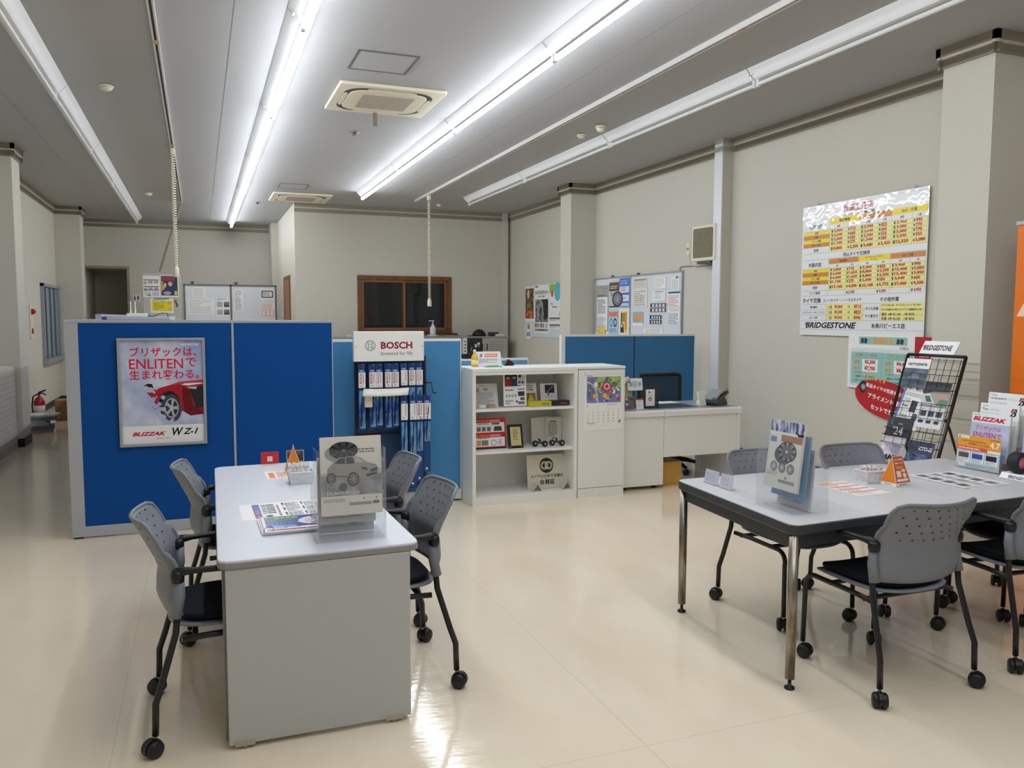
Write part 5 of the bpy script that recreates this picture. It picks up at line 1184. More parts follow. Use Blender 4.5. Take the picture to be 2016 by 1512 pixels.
def suv(p, x, y, s, body, dark, lite):
    f = lambda q: [(x + a * s, y + b * s * 0.52) for a, b in q]
    p.poly(f([(0.02, 0.25), (0.04, 0.55), (0.14, 0.74), (0.24, 0.92), (0.52, 0.99), (0.66, 0.9), (0.78, 0.72), (0.96, 0.62), (1.0, 0.50), (0.99, 0.26), (0.92, 0.16), (0.66, 0.10), (0.45, 0.04), (0.36, 0.16), (0.18, 0.22)]), body)
    p.poly(f([(0.17, 0.72), (0.25, 0.89), (0.37, 0.93), (0.37, 0.70)]), dark); p.poly(f([(0.39, 0.70), (0.39, 0.935), (0.51, 0.95), (0.55, 0.70)]), dark); p.poly(f([(0.57, 0.72), (0.55, 0.94), (0.64, 0.88), (0.74, 0.72)]), lite)
    p.poly(f([(0.66, 0.56), (0.78, 0.52), (0.80, 0.42), (0.70, 0.46)]), dark); p.poly(f([(0.84, 0.44), (0.98, 0.52), (0.99, 0.40), (0.86, 0.34)]), dark); p.poly(f([(0.76, 0.28), (0.98, 0.36), (0.97, 0.26), (0.78, 0.18)]), (70, 70, 74)); p.poly(f([(0.16, 0.30), (0.40, 0.24), (0.42, 0.20), (0.18, 0.26)]), dark)
    p.wheel(x + 0.10 * s, y + 0.10 * s, 0.088 * s, (60, 60, 64), (130, 130, 134), (80, 80, 84), 8, 1.2); p.wheel(x + 0.52 * s, y + 0.065 * s, 0.112 * s, (56, 56, 60), (140, 140, 144), (78, 78, 82), 8, 1.2)
def wheel_art(p, x, y, r, ry, rim, dark, back):
    p.disc(x - r * 0.35, y - ry * 0.35, r * 0.95, back, 26, ry * 0.95); p.disc(x, y, r, (50, 50, 54), 30, ry); p.disc(x, y, r * 0.9, dark, 30, ry * 0.9)
    for i in range(9):
        a = 2 * math.pi * i / 9 + 0.2
        for dd in (-0.09, 0.09): p.poly([(x + r * 0.1 * math.cos(a + dd * 6), y + ry * 0.1 * math.sin(a + dd * 6)), (x + r * 0.93 * math.cos(a + dd - 0.03), y + ry * 0.93 * math.sin(a + dd - 0.03)), (x + r * 0.93 * math.cos(a + dd + 0.05), y + ry * 0.93 * math.sin(a + dd + 0.05))], rim)
    p.disc(x, y, r * 0.16, rim, 14, ry * 0.16)
def cover_suv(p, w, h):
    p.rect(0, 0.075, w, 0.155, M_fade); p.poly([(0, 0.155), (w, 0.155), (w, 0.175), (0, 0.165)], (186, 184, 180))
    wheel_art(p, w * 0.38, h - 0.052, 0.056, 0.034, (120, 120, 124), (34, 34, 38), (150, 150, 150))
    suv(p, w * 0.08, h * 0.41, w * 0.86, (150, 148, 144), (66, 66, 70), (184, 184, 182))
    p.dashes(w * 0.6, h - 0.065, w * 0.92, h - 0.045, 2, (120, 120, 122), 3)
    p.ring(w * 0.18, 0.108, 0.018, 0.020, (190, 190, 190), 18); p.disc(w * 0.36, 0.108, 0.016, (86, 86, 90), 14)
    p.text('BALMINUM LS10', w * 0.09, 0.078, w * 0.62, 0.092, (224, 224, 224), 0.01, al='l')
    p.dashes(0.01, 0.05, w * 0.42, 0.064, 2, (150, 148, 146), 4); p.rect(w * 0.45, 0.035, w * 0.82, 0.047, (150, 150, 152)); p.rect(w * 0.84, 0.037, w * 0.95, 0.049, (110, 110, 112)); p.poly([(w * 0.88, 0.058), (w * 0.92, 0.066), (w * 0.91, 0.056)], (90, 90, 94)); p.rect(w * 0.68, 0.056, w * 0.71, 0.064, (150, 150, 152))
def cover_plain(seed, band):
    def d(p, w, h):
        p.rect(0, h - 0.06, w, h - 0.02, band); p.dashes(0.015, 0.02, w - 0.02, 0.06, 4, (150, 150, 154), seed); p.rect(w * 0.55, 0.03, w * 0.7, 0.045, (110, 114, 140))
        p.text('WHEEL', 0.015, 0.075, 0.08, 0.09, (130, 130, 136), 0.02); p.dashes(0.1, 0.075, w - 0.03, 0.09, 2, (160, 160, 164), seed + 1)
    return d
HL = (0.533, 3.10, 0.701)
pocket_holder('clear tiered brochure holder at the corner of the panel-ended table', HL, 0, 0.266, 0.21, 0.355, None, None)
M_pg = mat((226, 222, 214), 0.45)
brochure('grey wheel catalogue with a car cover in the clear holder on the panel-ended table', HL, 0, (-0.112, 0.03, 0.097), 0.236, 0.302, 0.014, cover_suv, 5, mat((222, 216, 206), 0.45))
bk = bpy.data.objects['brochure']
obj('back_cover', B().box(0, 0.236, 0, 0.303, -0.0165, -0.0142, mat((170, 24, 44), 0.4)), bk)
brochure('pale brochure in the middle pocket of the holder on the panel-ended table', HL, 0, (-0.118, 0.082, 0.052), 0.225, 0.26, 0.008, cover_plain(4, (170, 172, 176)), 4, mat((206, 206, 204), 0.45))
brochure('grey brochure in the rear pocket of the holder on the panel-ended table', HL, 0, (-0.112, 0.128, 0.005), 0.22, 0.265, 0.012, cover_plain(6, (150, 152, 156)), 4, mat((196, 198, 200), 0.45))
HR = (2.372, 2.925, T2 + 0.001); RR_ = R(-90)
pocket_holder('clear tiered brochure holder at the corner of the steel-legged table', HR, RR_, 0.25, 0.20, 0.34, None, None)
M_trees = own((120, 124, 176), 0.4, 'snowy_trees_print'); noise_colour(M_trees, (70, 74, 130), (206, 210, 226), 60, (1, 0.25, 1), 0.4, 0.6)
def cover_snow(p, w, h):
    p.rect(0, h - 0.05, w, h, M_trees); p.rect(0.08, h - 0.092, w - 0.004, h - 0.062, (164, 118, 92)); p.poly([(w * 0.75, h - 0.035), (w * 0.88, h - 0.05), (w, h - 0.045), (w, h - 0.06), (w * 0.85, h - 0.06)], (34, 30, 44)); p.rect(0.01, h - 0.1, 0.05, h - 0.075, (130, 136, 190))
    wheel_art(p, w * 0.58, h * 0.56, 0.062, 0.046, (206, 206, 208), (70, 74, 84), (96, 100, 110))
    for i, c in enumerate(((120, 120, 126), (84, 86, 94), (84, 86, 94))): p.wheel(w * (0.24 + 0.25 * i), h * 0.32, 0.023, c, (196, 196, 198), c, 9)
    p.dashes(0.01, 0.055, w * 0.4, 0.075, 2, (170, 170, 172), 4); p.rect(w * 0.42, 0.03, w * 0.9, 0.044, (150, 152, 150)); p.rect(w * 0.6, 0.05, w * 0.66, 0.058, (110, 112, 116))
brochure('wheel brochure with snowy trees standing in the clear holder on the steel-legged table', HR, RR_, (-0.108, 0.03, 0.09), 0.22, 0.305, 0.012, cover_snow, 7, mat((224, 222, 216), 0.45))
brochure('light blue brochure in the middle pocket of the holder on the steel-legged table', HR, RR_, (-0.102, 0.068, 0.052), 0.215, 0.285, 0.01, cover_plain(8, (120, 160, 196)), 6, mat((120, 160, 200), 0.45))
brochure('white brochure in the rear pocket of the holder on the steel-legged table', HR, RR_, (-0.105, 0.105, 0.006), 0.21, 0.27, 0.012, cover_plain(9, (170, 172, 186)), 5, mat((202, 204, 214), 0.45))
# card stands with codes left out
def card_stand(label, loc, rz, w, h, face, draw, name='card_stand'):
    t = thing(name, label, 'card stand', loc, rz)
    obj('acrylic_base', B().box(-w / 2, w / 2, -0.012, 0.03, 0, 0.003, M_acr), t)
    sheet('card', None, None, (-w / 2, 0.0, 0.003), UF, (0, 0.18, 1), w, h, 0.003, mat(face, 0.4), draw, parent=t)
    sheet('acrylic_back', None, None, (-w / 2, 0.004, 0.003), UF, (0, 0.18, 1), w, h + 0.004, 0.002, M_acr, parent=t)
card_stand('small red card stand at the far end of the panel-ended table', (0.37, 4.93, 0.701), 0, 0.10, 0.066, (198, 38, 44), lambda p, w, h: (p.dashes(0.02, 0.048, 0.08, 0.056, 1, (120, 20, 26), 3), p.rect(0.035, 0.012, 0.065, 0.042, (214, 206, 204))))
card_stand('small black card stand at the far end of the panel-ended table', (0.516, 4.94, 0.701), 0, 0.10, 0.068, (52, 46, 46), lambda p, w, h: (p.dashes(0.012, 0.046, 0.088, 0.06, 2, (206, 90, 80), 3), p.rect(0.038, 0.012, 0.064, 0.038, (190, 186, 184)), p.box_line(0, 0, w, h, 0.003, (214, 206, 204))))
card_stand('pale card stand on the steel-legged table, close to the corner over the desk', (2.432, 3.492, T2 + 0.001), R(-90), 0.115, 0.07, (200, 198, 210), lambda p, w, h: p.dashes(0.015, 0.015, w - 0.02, 0.055, 4, (186, 184, 198), 3))
card_stand('pale card stand on the steel-legged table, beside the clear brochure holder', (2.432, 3.365, T2 + 0.001), R(-90), 0.10, 0.07, (204, 202, 214), lambda p, w, h: p.dashes(0.015, 0.015, w - 0.02, 0.055, 4, (188, 186, 200), 5))
# orange review tents
def tent(label, loc, rz):
    t = thing('tent_card', label, 'tent card', loc, rz); w, h, d = 0.115, 0.15, 0.045
    orr = mat((204, 96, 40), 0.45); side = mat((222, 130, 24), 0.45); wh = M_paper
    obj('foot_band', B().prism([(-w / 2, -d), (w / 2, -d), (w / 2, d), (-w / 2, d)], 0, 0.018, wh), t)
    def face(p, w_, h_):
        p.poly([(0.004, 0.0), (w_ - 0.004, 0.0), (w_ * 0.82, h_ - 0.003), (w_ * 0.18, h_ - 0.003)], (204, 92, 36))
        p.text('口コミを投稿', w_ * 0.24, h_ - 0.028, w_ * 0.76, h_ - 0.012, (250, 240, 230), 0.03); p.text('お願いします!', w_ * 0.22, h_ - 0.046, w_ * 0.78, h_ - 0.031, (250, 240, 230), 0.03)
        p.dashes(w_ * 0.26, h_ - 0.068, w_ * 0.74, h_ - 0.052, 2, (236, 180, 150), 3); p.rect(w_ * 0.2, 0.03, w_ * 0.48, 0.062, (232, 226, 220)); p.disc(w_ * 0.68, 0.062, 0.016, (244, 214, 150), 16, 0.008); p.rect(w_ * 0.6, 0.025, w_ * 0.8, 0.048, (240, 226, 216)); p.rect(w_ * 0.14, 0.008, w_ * 0.86, 0.02, (244, 238, 232))
    tr = [(0, 0), (w, 0), (w * 0.82, h - 0.018), (w * 0.18, h - 0.018)]
    hh = math.hypot(h - 0.018, d)
    trr = [(0, 0), (w, 0), (w * 0.82, hh), (w * 0.18, hh)]
    sheet('front_face', None, None, (-w / 2, -d, 0.018), UF, (0, d, h - 0.018), w, hh, 0.0015, wh, face, shape=trr, parent=t)
    sheet('back_face', None, None, (w / 2, d, 0.018), (-1, 0, 0), (0, -d, h - 0.018), w, hh, 0.0015, wh, face, shape=trr, parent=t)
    for sx in (-1, 1):
        b = B(); x0, x1 = sx * w / 2, sx * w * 0.32
        b.add([(x0, -d, 0.018), (x0, d, 0.018), (x1, 0, h - 0.001)], [(0, 1, 2)] if sx > 0 else [(1, 0, 2)], side); obj('side_face', b, t)
        p = P(0.45); p.text('BRIDGESTONE', -0.02, 0.005, 0.02, 0.013, (120, 90, 70), 0.03, 0.2); q = obj('surface_print', p, t); q.matrix_basis = frame((x0 + sx * 0.0002, 0, 0), (0, sx, 0), VW)
    p = P(0.45); p.bmark(-0.03, 0.005, 0.009); p.text('BRIDGESTONE', -0.018, 0.005, 0.03, 0.013, (150, 70, 40), 0.03, 0.2); q = obj('surface_print', p, t); q.matrix_basis = frame((0, -d - 0.0002, 0), UF, VW)
tent('orange tent card seen end-on behind the sugar basket on the panel-ended table', (0.472, 4.62, 0.701), R(-94))
tent('orange tent card facing out beside the sachet basket on the steel-legged table', (3.325, 3.155, T2 + 0.001), R(7))
# plastic baskets of sachets
def basket(label, loc, rz, sachets, grp):
    t = thing('sachet_basket', label, 'basket', loc, rz); w, d, h = 0.062, 0.05, 0.062
    pl = own((236, 236, 238), 0.4, 'white_basket_plastic') if 'bp' not in PKG else PKG['bp']; PKG.setdefault('bp', pl)
    obj('tray_floor', B().box(-w + 0.006, w - 0.006, -d + 0.006, d - 0.006, 0, 0.003, pl), t)
    b = B()
    def slab(fn, n):
        for i in range(n + 1): 
            x = -1 + 2 * i / n; k_ = 0.0035
            a0, a1 = fn(x - k_ / w, 0.0), fn(x + k_ / w, 0.0); c0_, c1_ = fn(x - k_ / w, 1), fn(x + k_ / w, 1)
            b.add([a0, a1, c1_, c0_], [(0, 1, 2, 3)], pl)
        for z0, z1 in ((0, 0.12), (0.27, 0.36), (0.5, 0.59), (0.73, 1.0)): b.add([fn(-1, z0), fn(1, z0), fn(1, z1), fn(-1, z1)], [(0, 1, 2, 3)], pl)
    sx_ = lambda z: 0.86 + 0.14 * z
    slab(lambda x, z: (x * w * sx_(z), -d * sx_(z), z * h), 10); slab(lambda x, z: (-x * w * sx_(z), d * sx_(z), z * h), 10)
    slab(lambda x, z: (w * sx_(z), x * d * sx_(z), z * h), 8); slab(lambda x, z: (-w * sx_(z), -x * d * sx_(z), z * h), 8)
    obj('lattice_wall', b, t, solid=0.0018)
    b = B().tube([(a, c, h) for a, c in rrect(-w, w, -d, d, 0.012)], 0.0032, pl, 6, closed=True); obj('rim', b, t)
    rg = random.Random(sachets[1]); m0 = Matrix.Translation(loc) @ Matrix.Rotation(rz, 4, 'Z'); out = None
    for i in range(sachets[0]):
        x = -w * 0.72 + 2 * w * 0.72 * (i % sachets[2]) / max(1, sachets[2] - 1); y = -0.022 + 0.02 * (i // sachets[2])
        b_ = B(); b_.grid(lambda u, v: ((u - 0.5) * 0.016, 0.003 * math.sin(math.pi * u) * math.sin(math.pi * min(1, v * 1.02)), v * sachets[3]), 4, 5, mat((240, 238, 232), 0.35)); b_.grid(lambda u, v: ((0.5 - u) * 0.016, -0.003 * math.sin(math.pi * u) * math.sin(math.pi * min(1, v * 1.02)), v * sachets[3]), 4, 5, mat((240, 238, 232), 0.35))
        o = obj('sugar_sachet', b_); tag(o, grp[0], 'sachet', grp[1])
        o.matrix_world = m0 @ Matrix.Translation((x, y, 0.004)) @ Matrix.Rotation(rg.uniform(-0.25, 0.25), 4, 'Y') @ Matrix.Rotation(rg.uniform(-0.3, 0.1), 4, 'X') @ Matrix.Rotation(rg.uniform(-0.5, 0.5), 4, 'Z')
        p = P(0.4); p.rect(-0.006, sachets[3] * 0.75, 0.006, sachets[3] * 0.82, sachets[4]); q = obj('surface_print', p, o); q.matrix_basis = frame((0, -0.0034, 0), UF, VW)
basket('white lattice basket packed with stick sachets on the panel-ended table', (0.476, 4.315, 0.701), R(2), (16, 3, 8, 0.105, (190, 190, 194)), ('stick sachet standing in the basket on the panel-ended table', 'sachets in the panel-ended table basket'))
basket('white lattice basket of paper sachets on the steel-legged table', (3.262, 3.262, T2 + 0.001), R(-5), (14, 5, 7, 0.085, (206, 130, 150)), ('paper sachet standing in the basket on the steel-legged table', 'sachets in the steel-legged table basket'))
# papers on the panel-ended table
UT = (1, 0, 0); VT = (0, 1, 0)
def drink_menu(p, w, h):
    p.rect(0.015, 0.02, 0.045, h - 0.04, (240, 130, 60)); p.rect(0.05, 0.015, w - 0.01, h - 0.015, (250, 236, 222)); p.dashes(0.06, 0.03, w * 0.55, h - 0.03, 7, (226, 130, 90), 3); p.dashes(w * 0.6, 0.03, w - 0.02, h - 0.03, 7, (214, 150, 120), 4)
sheet('menu_sheet', 'white and orange sheet under the sugar basket on the panel-ended table', 'paper', (0.32, 4.47, 0.7005), (1, 0.01, 0), (-0.03, 1, 0), 0.30, 0.215, 0.0003, None, drink_menu)
def lineup(p, w, h):
    p.rect(0.055, 0.02, 0.085, h - 0.02, (164, 24, 46)); p.rect(0.06, 0.09, 0.08, h - 0.03, (110, 130, 206)); p.text('BS', 0.064, 0.035, 0.078, 0.07, (240, 220, 220), 0.03)
    for i in range(6):
        y = h - 0.05 - i * 0.032; p.rect(0.092, y, 0.112, y + 0.016, (90, 94, 104)); p.rect(0.114, y, 0.150, y + 0.016, (34, 36, 42))
    p.disc(0.115, 0.05, 0.016, (60, 62, 70), 14); p.rect(0.1, 0.022, 0.15, 0.034, (110, 114, 124))
    for i in range(7): p.rect(0.158, 0.04 + i * 0.032, 0.168, 0.062 + i * 0.032, (176, 96, 100))
    for c in range(3):
        x0 = 0.185 + 0.085 * c
        for r_ in range(3):
            y1 = h - 0.02 - r_ * 0.095; p.rect(x0, y1 - 0.03, x0 + 0.009, y1, (70, 76, 92)); p.rect(x0, y1 - 0.06, x0 + 0.009, y1 - 0.034, (206, 130, 134)); p.dashes(x0 + 0.014, y1 - 0.085, x0 + 0.076, y1, 7, (120, 124, 136), c * 3 + r_, 0.5, 0.98)
    p.rect(w - 0.055, h - 0.05, w - 0.012, h - 0.015, (206, 110, 120)); p.rect(w - 0.055, h - 0.1, w - 0.012, h - 0.06, (90, 94, 104))
sheet('lineup_sheet', 'laminated line-up sheet of tyre columns on the panel-ended table', 'paper', (0.152, 3.575, 0.7005), (1, 0.012, 0), (0.0, 1, 0), 0.445, 0.31, 0.0008, None, lineup, gloss=0.2)
def flyer(p, w, h):
    p.rect(0.012, 0.06, w, h - 0.008, (36, 62, 150)); p.rect(0.012, h * 0.62, w * 0.42, h - 0.008, (40, 110, 90)); p.text('春の交換', 0.05, h - 0.055, 0.15, h - 0.022, (206, 220, 90), 0.04); p.text('キャンペーン', 0.05, h * 0.45, 0.15, h * 0.56, (220, 226, 240), 0.04)
    p.poly([(0.04, 0.06), (0.14, 0.06), (0.12, 0.09), (0.02, 0.10)], (120, 160, 220)); p.disc(w * 0.68, h * 0.56, 0.085, (238, 232, 236), 30, 0.07); p.disc(w * 0.68, h * 0.54, 0.06, (226, 196, 200), 30, 0.05); p.disc(w * 0.70, h * 0.56, 0.04, (176, 40, 60), 24, 0.03); p.disc(w * 0.70, h * 0.56, 0.028, (230, 226, 236), 24, 0.021)
    p.text('セール', 0.07, 0.045, 0.15, 0.07, BLK, 0.04, 0.2); p.rect(0.012, 0.012, w, 0.034, (190, 36, 50)); p.dashes(0.16, 0.015, w - 0.02, 0.031, 1, (246, 220, 220), 4); p.rect(0.012, 0.036, 0.07, 0.058, (214, 224, 240)); p.poly([(w - 0.04, 0.1), (w, 0.1), (w, h - 0.03), (w - 0.02, h - 0.04)], (150, 30, 44))
t = sheet('leaflet_booklet', 'ring-bound booklet of colourful flyers on the panel-ended table', 'booklet', (0.222, 3.292, 0.715), (1, 0.0, 0), (-0.03, 1, 0), 0.335, 0.255, 0.005, None, flyer, gloss=0.25)
for i, (dz, dx, rz) in enumerate(((-0.0055, -0.006, 0.008), (-0.0095, -0.010, 0.02))):
    q = obj('page_bundle', B().box(0, 0.335, 0, 0.255, -0.0045 if i else -0.0035, -0.0005, mat((226, 226, 230), 0.4)), t); q.location = (dx, 0.004, dz + 0.0005); q.rotation_euler = (0, 0, rz)
q = obj('binder_ring', B().tube([(0.026 + 0.022 * math.cos(R(a)), 0.016, 0.022 * math.sin(R(a)) - 0.004) for a in range(0, 360, 24)], 0.0014, M_chrome, 6, closed=True), t); q.rotation_euler = (0, 0, R(25))
# papers on the steel-legged table
Z2 = T2 + 0.0006
def order_sheet(p, w, h):
    p.rect(0.01, h - 0.035, w * 0.55, h - 0.012, (240, 150, 60)); p.rect(w * 0.6, h - 0.035, w - 0.01, h - 0.012, (238, 214, 190))
    for i in range(4):
        y = h - 0.06 - i * 0.062; p.rect(0.01, y, w - 0.01, y + 0.012, (222, 96, 70)); p.box_line(0.01, y - 0.045, w - 0.01, y + 0.012, 0.0015, (226, 130, 110)); p.dashes(0.03, y - 0.04, w * 0.6, y - 0.006, 2, (206, 160, 140), i); p.rect(w * 0.66, y - 0.04, w * 0.663, y, (226, 130, 110))
sheet('order_sheet', 'white sheet with orange rules on the steel-legged table', 'paper', (2.945, 3.012, Z2), (1, 0.03, 0), (0.1, 1, 0), 0.212, 0.312, 0.0003, None, order_sheet)
def news(p, w, h):
    for i in range(3):
        for j in range(4): p.rect(0.015 + 0.095 * i, h - 0.075 - 0.085 * j, 0.075 + 0.095 * i, h - 0.02 - 0.085 * j, [(90, 96, 112), (150, 156, 170), (60, 66, 80), (176, 184, 196)][(i + 2 * j) % 4]); p.dashes(0.015 + 0.095 * i, h - 0.1 - 0.085 * j, 0.1 + 0.095 * i, h - 0.078 - 0.085 * j, 3, (160, 164, 176), i + j)
    p.line(0.02, 0.14, w - 0.03, 0.2, 0.004, (96, 100, 110)); p.line(0.05, 0.07, w - 0.02, 0.12, 0.003, (120, 124, 134))
sheet('magazine', 'opened tyre magazine lying on the steel-legged table', 'magazine', (3.575, 2.955, Z2 + 0.0065), (1, -0.02, 0), (0.03, 1, 0), 0.305, 0.355, 0.005, None, news, gloss=0.3)
sheet('leaflet', 'blue-edged leaflet sticking out from under the magazine', 'leaflet', (3.60, 2.93, Z2 + 0.001), (1, 0.06, 0), (0.0, 1, 0), 0.30, 0.25, 0.0006, None, lambda p, w, h: (p.rect(w - 0.06, 0.01, w - 0.006, h - 0.01, (70, 130, 196)), p.dashes(0.02, 0.01, w - 0.08, 0.03, 2, (170, 174, 180), 3)))
# stepped stand of catalogues
def step_stand(label, loc, rz, w):
    t = thing('catalogue_stand', label, 'brochure stand', loc, rz)
    obj('base_plate', B().box(-w / 2, w / 2, -0.01, 0.32, 0, 0.004, M_acr), t)
    for sx in (-1, 1):
        b = B(); b.prism([(0, 0.004), (0.32, 0.004), (0.32, 0.24), (0.27, 0.30), (0.20, 0.24), (0.13, 0.18), (0.06, 0.12)], sx * w / 2 - 0.0015, sx * w / 2 + 0.0015, M_acr, 'x'); obj('side_panel', b, t)
    for y, z0, z1 in ((0.055, 0.004, 0.15), (0.12, 0.05, 0.24), (0.18, 0.10, 0.30), (0.26, 0.12, 0.36)): obj('divider', B().box(-w / 2, w / 2, y, y + 0.003, z0, z1, M_acr), t)
    obj('front_lip', B().box(-w / 2, w / 2, -0.012, -0.009, 0.004, 0.03, M_acr), t)
    return t
SL = (4.075, 3.30, T2 + 0.001)
step_stand('clear stepped stand of tyre catalogues on the steel-legged table', SL, RR_, 0.285)
def pamphlet(p, w, h):
    p.rect(0, h - 0.07, w, h, (232, 160, 60)); p.rect(0, h - 0.018, 0.075, h, (240, 226, 200)); p.bmark(0.006, h - 0.016, 0.012); p.dashes(0.03, h - 0.036, w * 0.72, h - 0.026, 1, (150, 90, 40), 4)
    p.text('お客様の', 0.07, h - 0.054, 0.125, h - 0.036, (120, 60, 20), 0.03); p.text('クチコミ評価', 0.127, h - 0.058, 0.20, h - 0.038, (214, 70, 30), 0.03); p.text('4.7', w * 0.76, h - 0.058, w * 0.98, h - 0.018, (250, 236, 200), 0.03)
    for i in range(5): p.disc(w * 0.78 + i * 0.011, h - 0.010, 0.004, (150, 90, 30), 8)
    p.poly([(0, h - 0.082), (w * 0.72, h - 0.082), (w * 0.70, h - 0.062), (0, h - 0.062)], (220, 84, 60)); p.dashes(0.01, h - 0.079, w * 0.66, h - 0.065, 1, (250, 226, 220), 6)
    p.rect(0, 0, w, h - 0.082, (176, 196, 198))
    for i, c in enumerate(((96, 84, 84), (50, 80, 150), (36, 36, 52))):
        x = 0.008 + i * 0.087; p.rect(x, 0.03, x + 0.08, h - 0.088, (228, 230, 230)); p.rect(x + 0.006, 0.055, x + 0.072, 0.084, c); p.text(str(i + 1), x + 0.006, 0.085, x + 0.014, 0.095, BLK, 0.03); p.dashes(x + 0.018, 0.086, x + 0.07, 0.095, 2, (206, 110, 90), i); p.dashes(x + 0.006, 0.032, x + 0.074, 0.052, 4, (150, 156, 158), i + 4)
    p.rect(0.004, 0.006, 0.06, 0.024, (236, 232, 226)); p.text('4', 0.006, 0.008, 0.014, 0.022, BLK, 0.03); p.dashes(0.066, 0.006, w - 0.01, 0.024, 3, (130, 150, 156), 9)
def blizzak(p, w, h):
    p.rect(0, 0, w, h - 0.055, M_snow); p.dashes(0.008, h - 0.014, 0.06, h - 0.008, 1, (90, 92, 98), 2); p.text('BLIZZAK', 0.008, h - 0.045, w - 0.02, h - 0.02, (206, 24, 56), 0.05, 0.3, True)
    p.text('ブリザックは', 0.03, h - 0.1, w - 0.05, h - 0.065, (206, 40, 90), 0.012); p.text('ENLITENで', 0.02, h - 0.14, w - 0.04, h - 0.105, (206, 40, 90), 0.012); p.text('生まれ変わる', 0.03, h - 0.18, w - 0.05, h - 0.145, (206, 40, 90), 0.012)
    p.text('BLIZZAK', 0.02, h - 0.205, 0.10, h - 0.19, (190, 24, 50), 0.05, 0.3, True); p.text('WZ-1', 0.03, h - 0.235, 0.15, h - 0.207, BLK, 0.03, 0.3, True)
def cat_cover(t1, t2):
    def d(p, w, h):
        p.dashes(0.012, h - 0.018, 0.06, h - 0.012, 1, (90, 92, 98), 2); p.text(t1, 0.012, h - 0.042, 0.012 + 0.008 * len(t1) * 1.15, h - 0.026, (90, 96, 108), 0.02, al='l'); p.text(t2, 0.02 + 0.008 * len(t1) * 1.15, h - 0.042, w - 0.06, h - 0.026, (186, 190, 198), 0.0, al='l'); p.dashes(0.012, h - 0.066, w * 0.55, h - 0.052, 2, (196, 198, 204), 3); p.bmark(w - 0.055, h - 0.062, 0.044)
    return d
brochure('orange and teal shop pamphlet in front on the stepped stand', SL, RR_, (-0.136, -0.006, 0.008), 0.272, 0.182, 0.002, pamphlet, 4)
brochure('winter tyre catalogue with a blue cover on the second step of the stand', SL, RR_, (-0.118, 0.062, 0.055), 0.24, 0.262, 0.012, blizzak, 6)
brochure('white tyre catalogue on the third step of the stand', SL, RR_, (-0.118, 0.125, 0.095), 0.24, 0.275, 0.012, cat_cover('Tire', 'Catalogue'), 6)
brochure('white wheel and parts catalogue on the top step of the stand', SL, RR_, (-0.12, 0.187, 0.14), 0.24, 0.29, 0.012, cat_cover('WHEEL&PARTS', 'Catalogue'), 6)
SL2 = (4.10, 2.985, T2 + 0.001)
step_stand('second clear stand holding a winter tyre leaflet behind the model tyre', SL2, R(-86), 0.25)
brochure('winter tyre leaflet in the second clear stand behind the model tyre', SL2, R(-86), (-0.12, 0.07, 0.05), 0.24, 0.265, 0.008, blizzak, 6)
# model tyre on a white sign base
t = thing('model_tyre', 'small black model tyre on a white sign base on the steel-legged table', 'model tyre', (4.03, 2.985, T2 + 0.001), RR_)
b = B(); b.prism([(-0.02, 0), (0.06, 0), (0.06, 0.03), (0.0, 0.03)], -0.13, 0.13, own((240, 240, 240), 0.3, 'sign_base_white'), 'x'); bs = obj('sign_base', b, t, 0.003)
p = P(0.4); p.wordmark(0.05, 0.006, 0.19, 0.025); q = obj('surface_print', p, bs); q.matrix_basis = frame((-0.13, -0.02, 0.0), UF, (0, 0.02, 0.03))
b = B(); b.lathe([(0.036, -0.03), (0.05, -0.032), (0.056, -0.024), (0.057, 0.0), (0.056, 0.024), (0.05, 0.032), (0.036, 0.03), (0.036, -0.03)], (-0.06, 0.032, 0.088), own((30, 32, 36), 0.7, 'model_rubber'), 32, 'x'); ty = obj('tyre', b, t)
obj('hub', B().lathe([(0.0001, 0.02), (0.036, 0.022), (0.036, 0.0), (0.0001, 0.0)], (-0.06, 0.032, 0.088), mat((226, 120, 140), 0.5), 24, 'x'), t)

# ---------------------------------------------------------------- black wire catalogue rack
t = thing('catalogue_rack', 'black wire catalogue rack leaning by the column', 'magazine rack', (4.515, 4.355, 0)); K = 0.312
M_rw = own((28, 22, 24), 0.35, 'black_rack_tube')
XP = lambda z, d=0: K * z - d
for y in (-0.245, 0.245): obj('side_tube', B().tube([(XP(0.012), y, 0.012), (XP(1.30), y, 1.30)], 0.012, M_rw, 10), t)
obj('top_tube', B().tube([(XP(1.30), -0.245, 1.30), (XP(1.30), 0.245, 1.30)], 0.011, M_rw, 10), t)
for y in (-0.22, 0.22): obj('rear_leg', B().tube([(XP(0.87), y, 0.87), (XP(0.87) + 0.04, y, 0.80), (0.66, y, 0.01)], 0.009, M_rw, 8), t)
ROWZ = [1.065, 0.865, 0.665, 0.465, 0.265, 0.09]
b = B()
for i in range(8): y = -0.21 + 0.06 * i; b.tube([(XP(0.05) + 0.006, y, 0.05), (XP(1.28) + 0.006, y, 1.28)], 0.0022, M_rw, 5)
for z in [1.27] + [z for r_ in ROWZ for z in (r_, r_ + 0.10)]: b.tube([(XP(z) + 0.006, -0.245, z), (XP(z) + 0.006, 0.245, z)], 0.0022, M_rw, 5)
obj('wire_grid', b, t)
for z in ROWZ:
    b = B(); d = 0.055
    for zz in (z, z + 0.055, z + 0.105): b.tube([(XP(zz), -0.235, zz), (XP(zz, d), -0.232, zz), (XP(zz, d), 0.232, zz), (XP(zz), 0.235, zz)], 0.0022, M_rw, 5)
    for i in range(6): y = -0.2 + 0.08 * i; b.tube([(XP(z), y, z), (XP(z, d), y, z), (XP(z + 0.105, d), y, z + 0.105)], 0.002, M_rw, 5)
    obj('wire_pocket', b, t)
VR = (K, 0, 1)
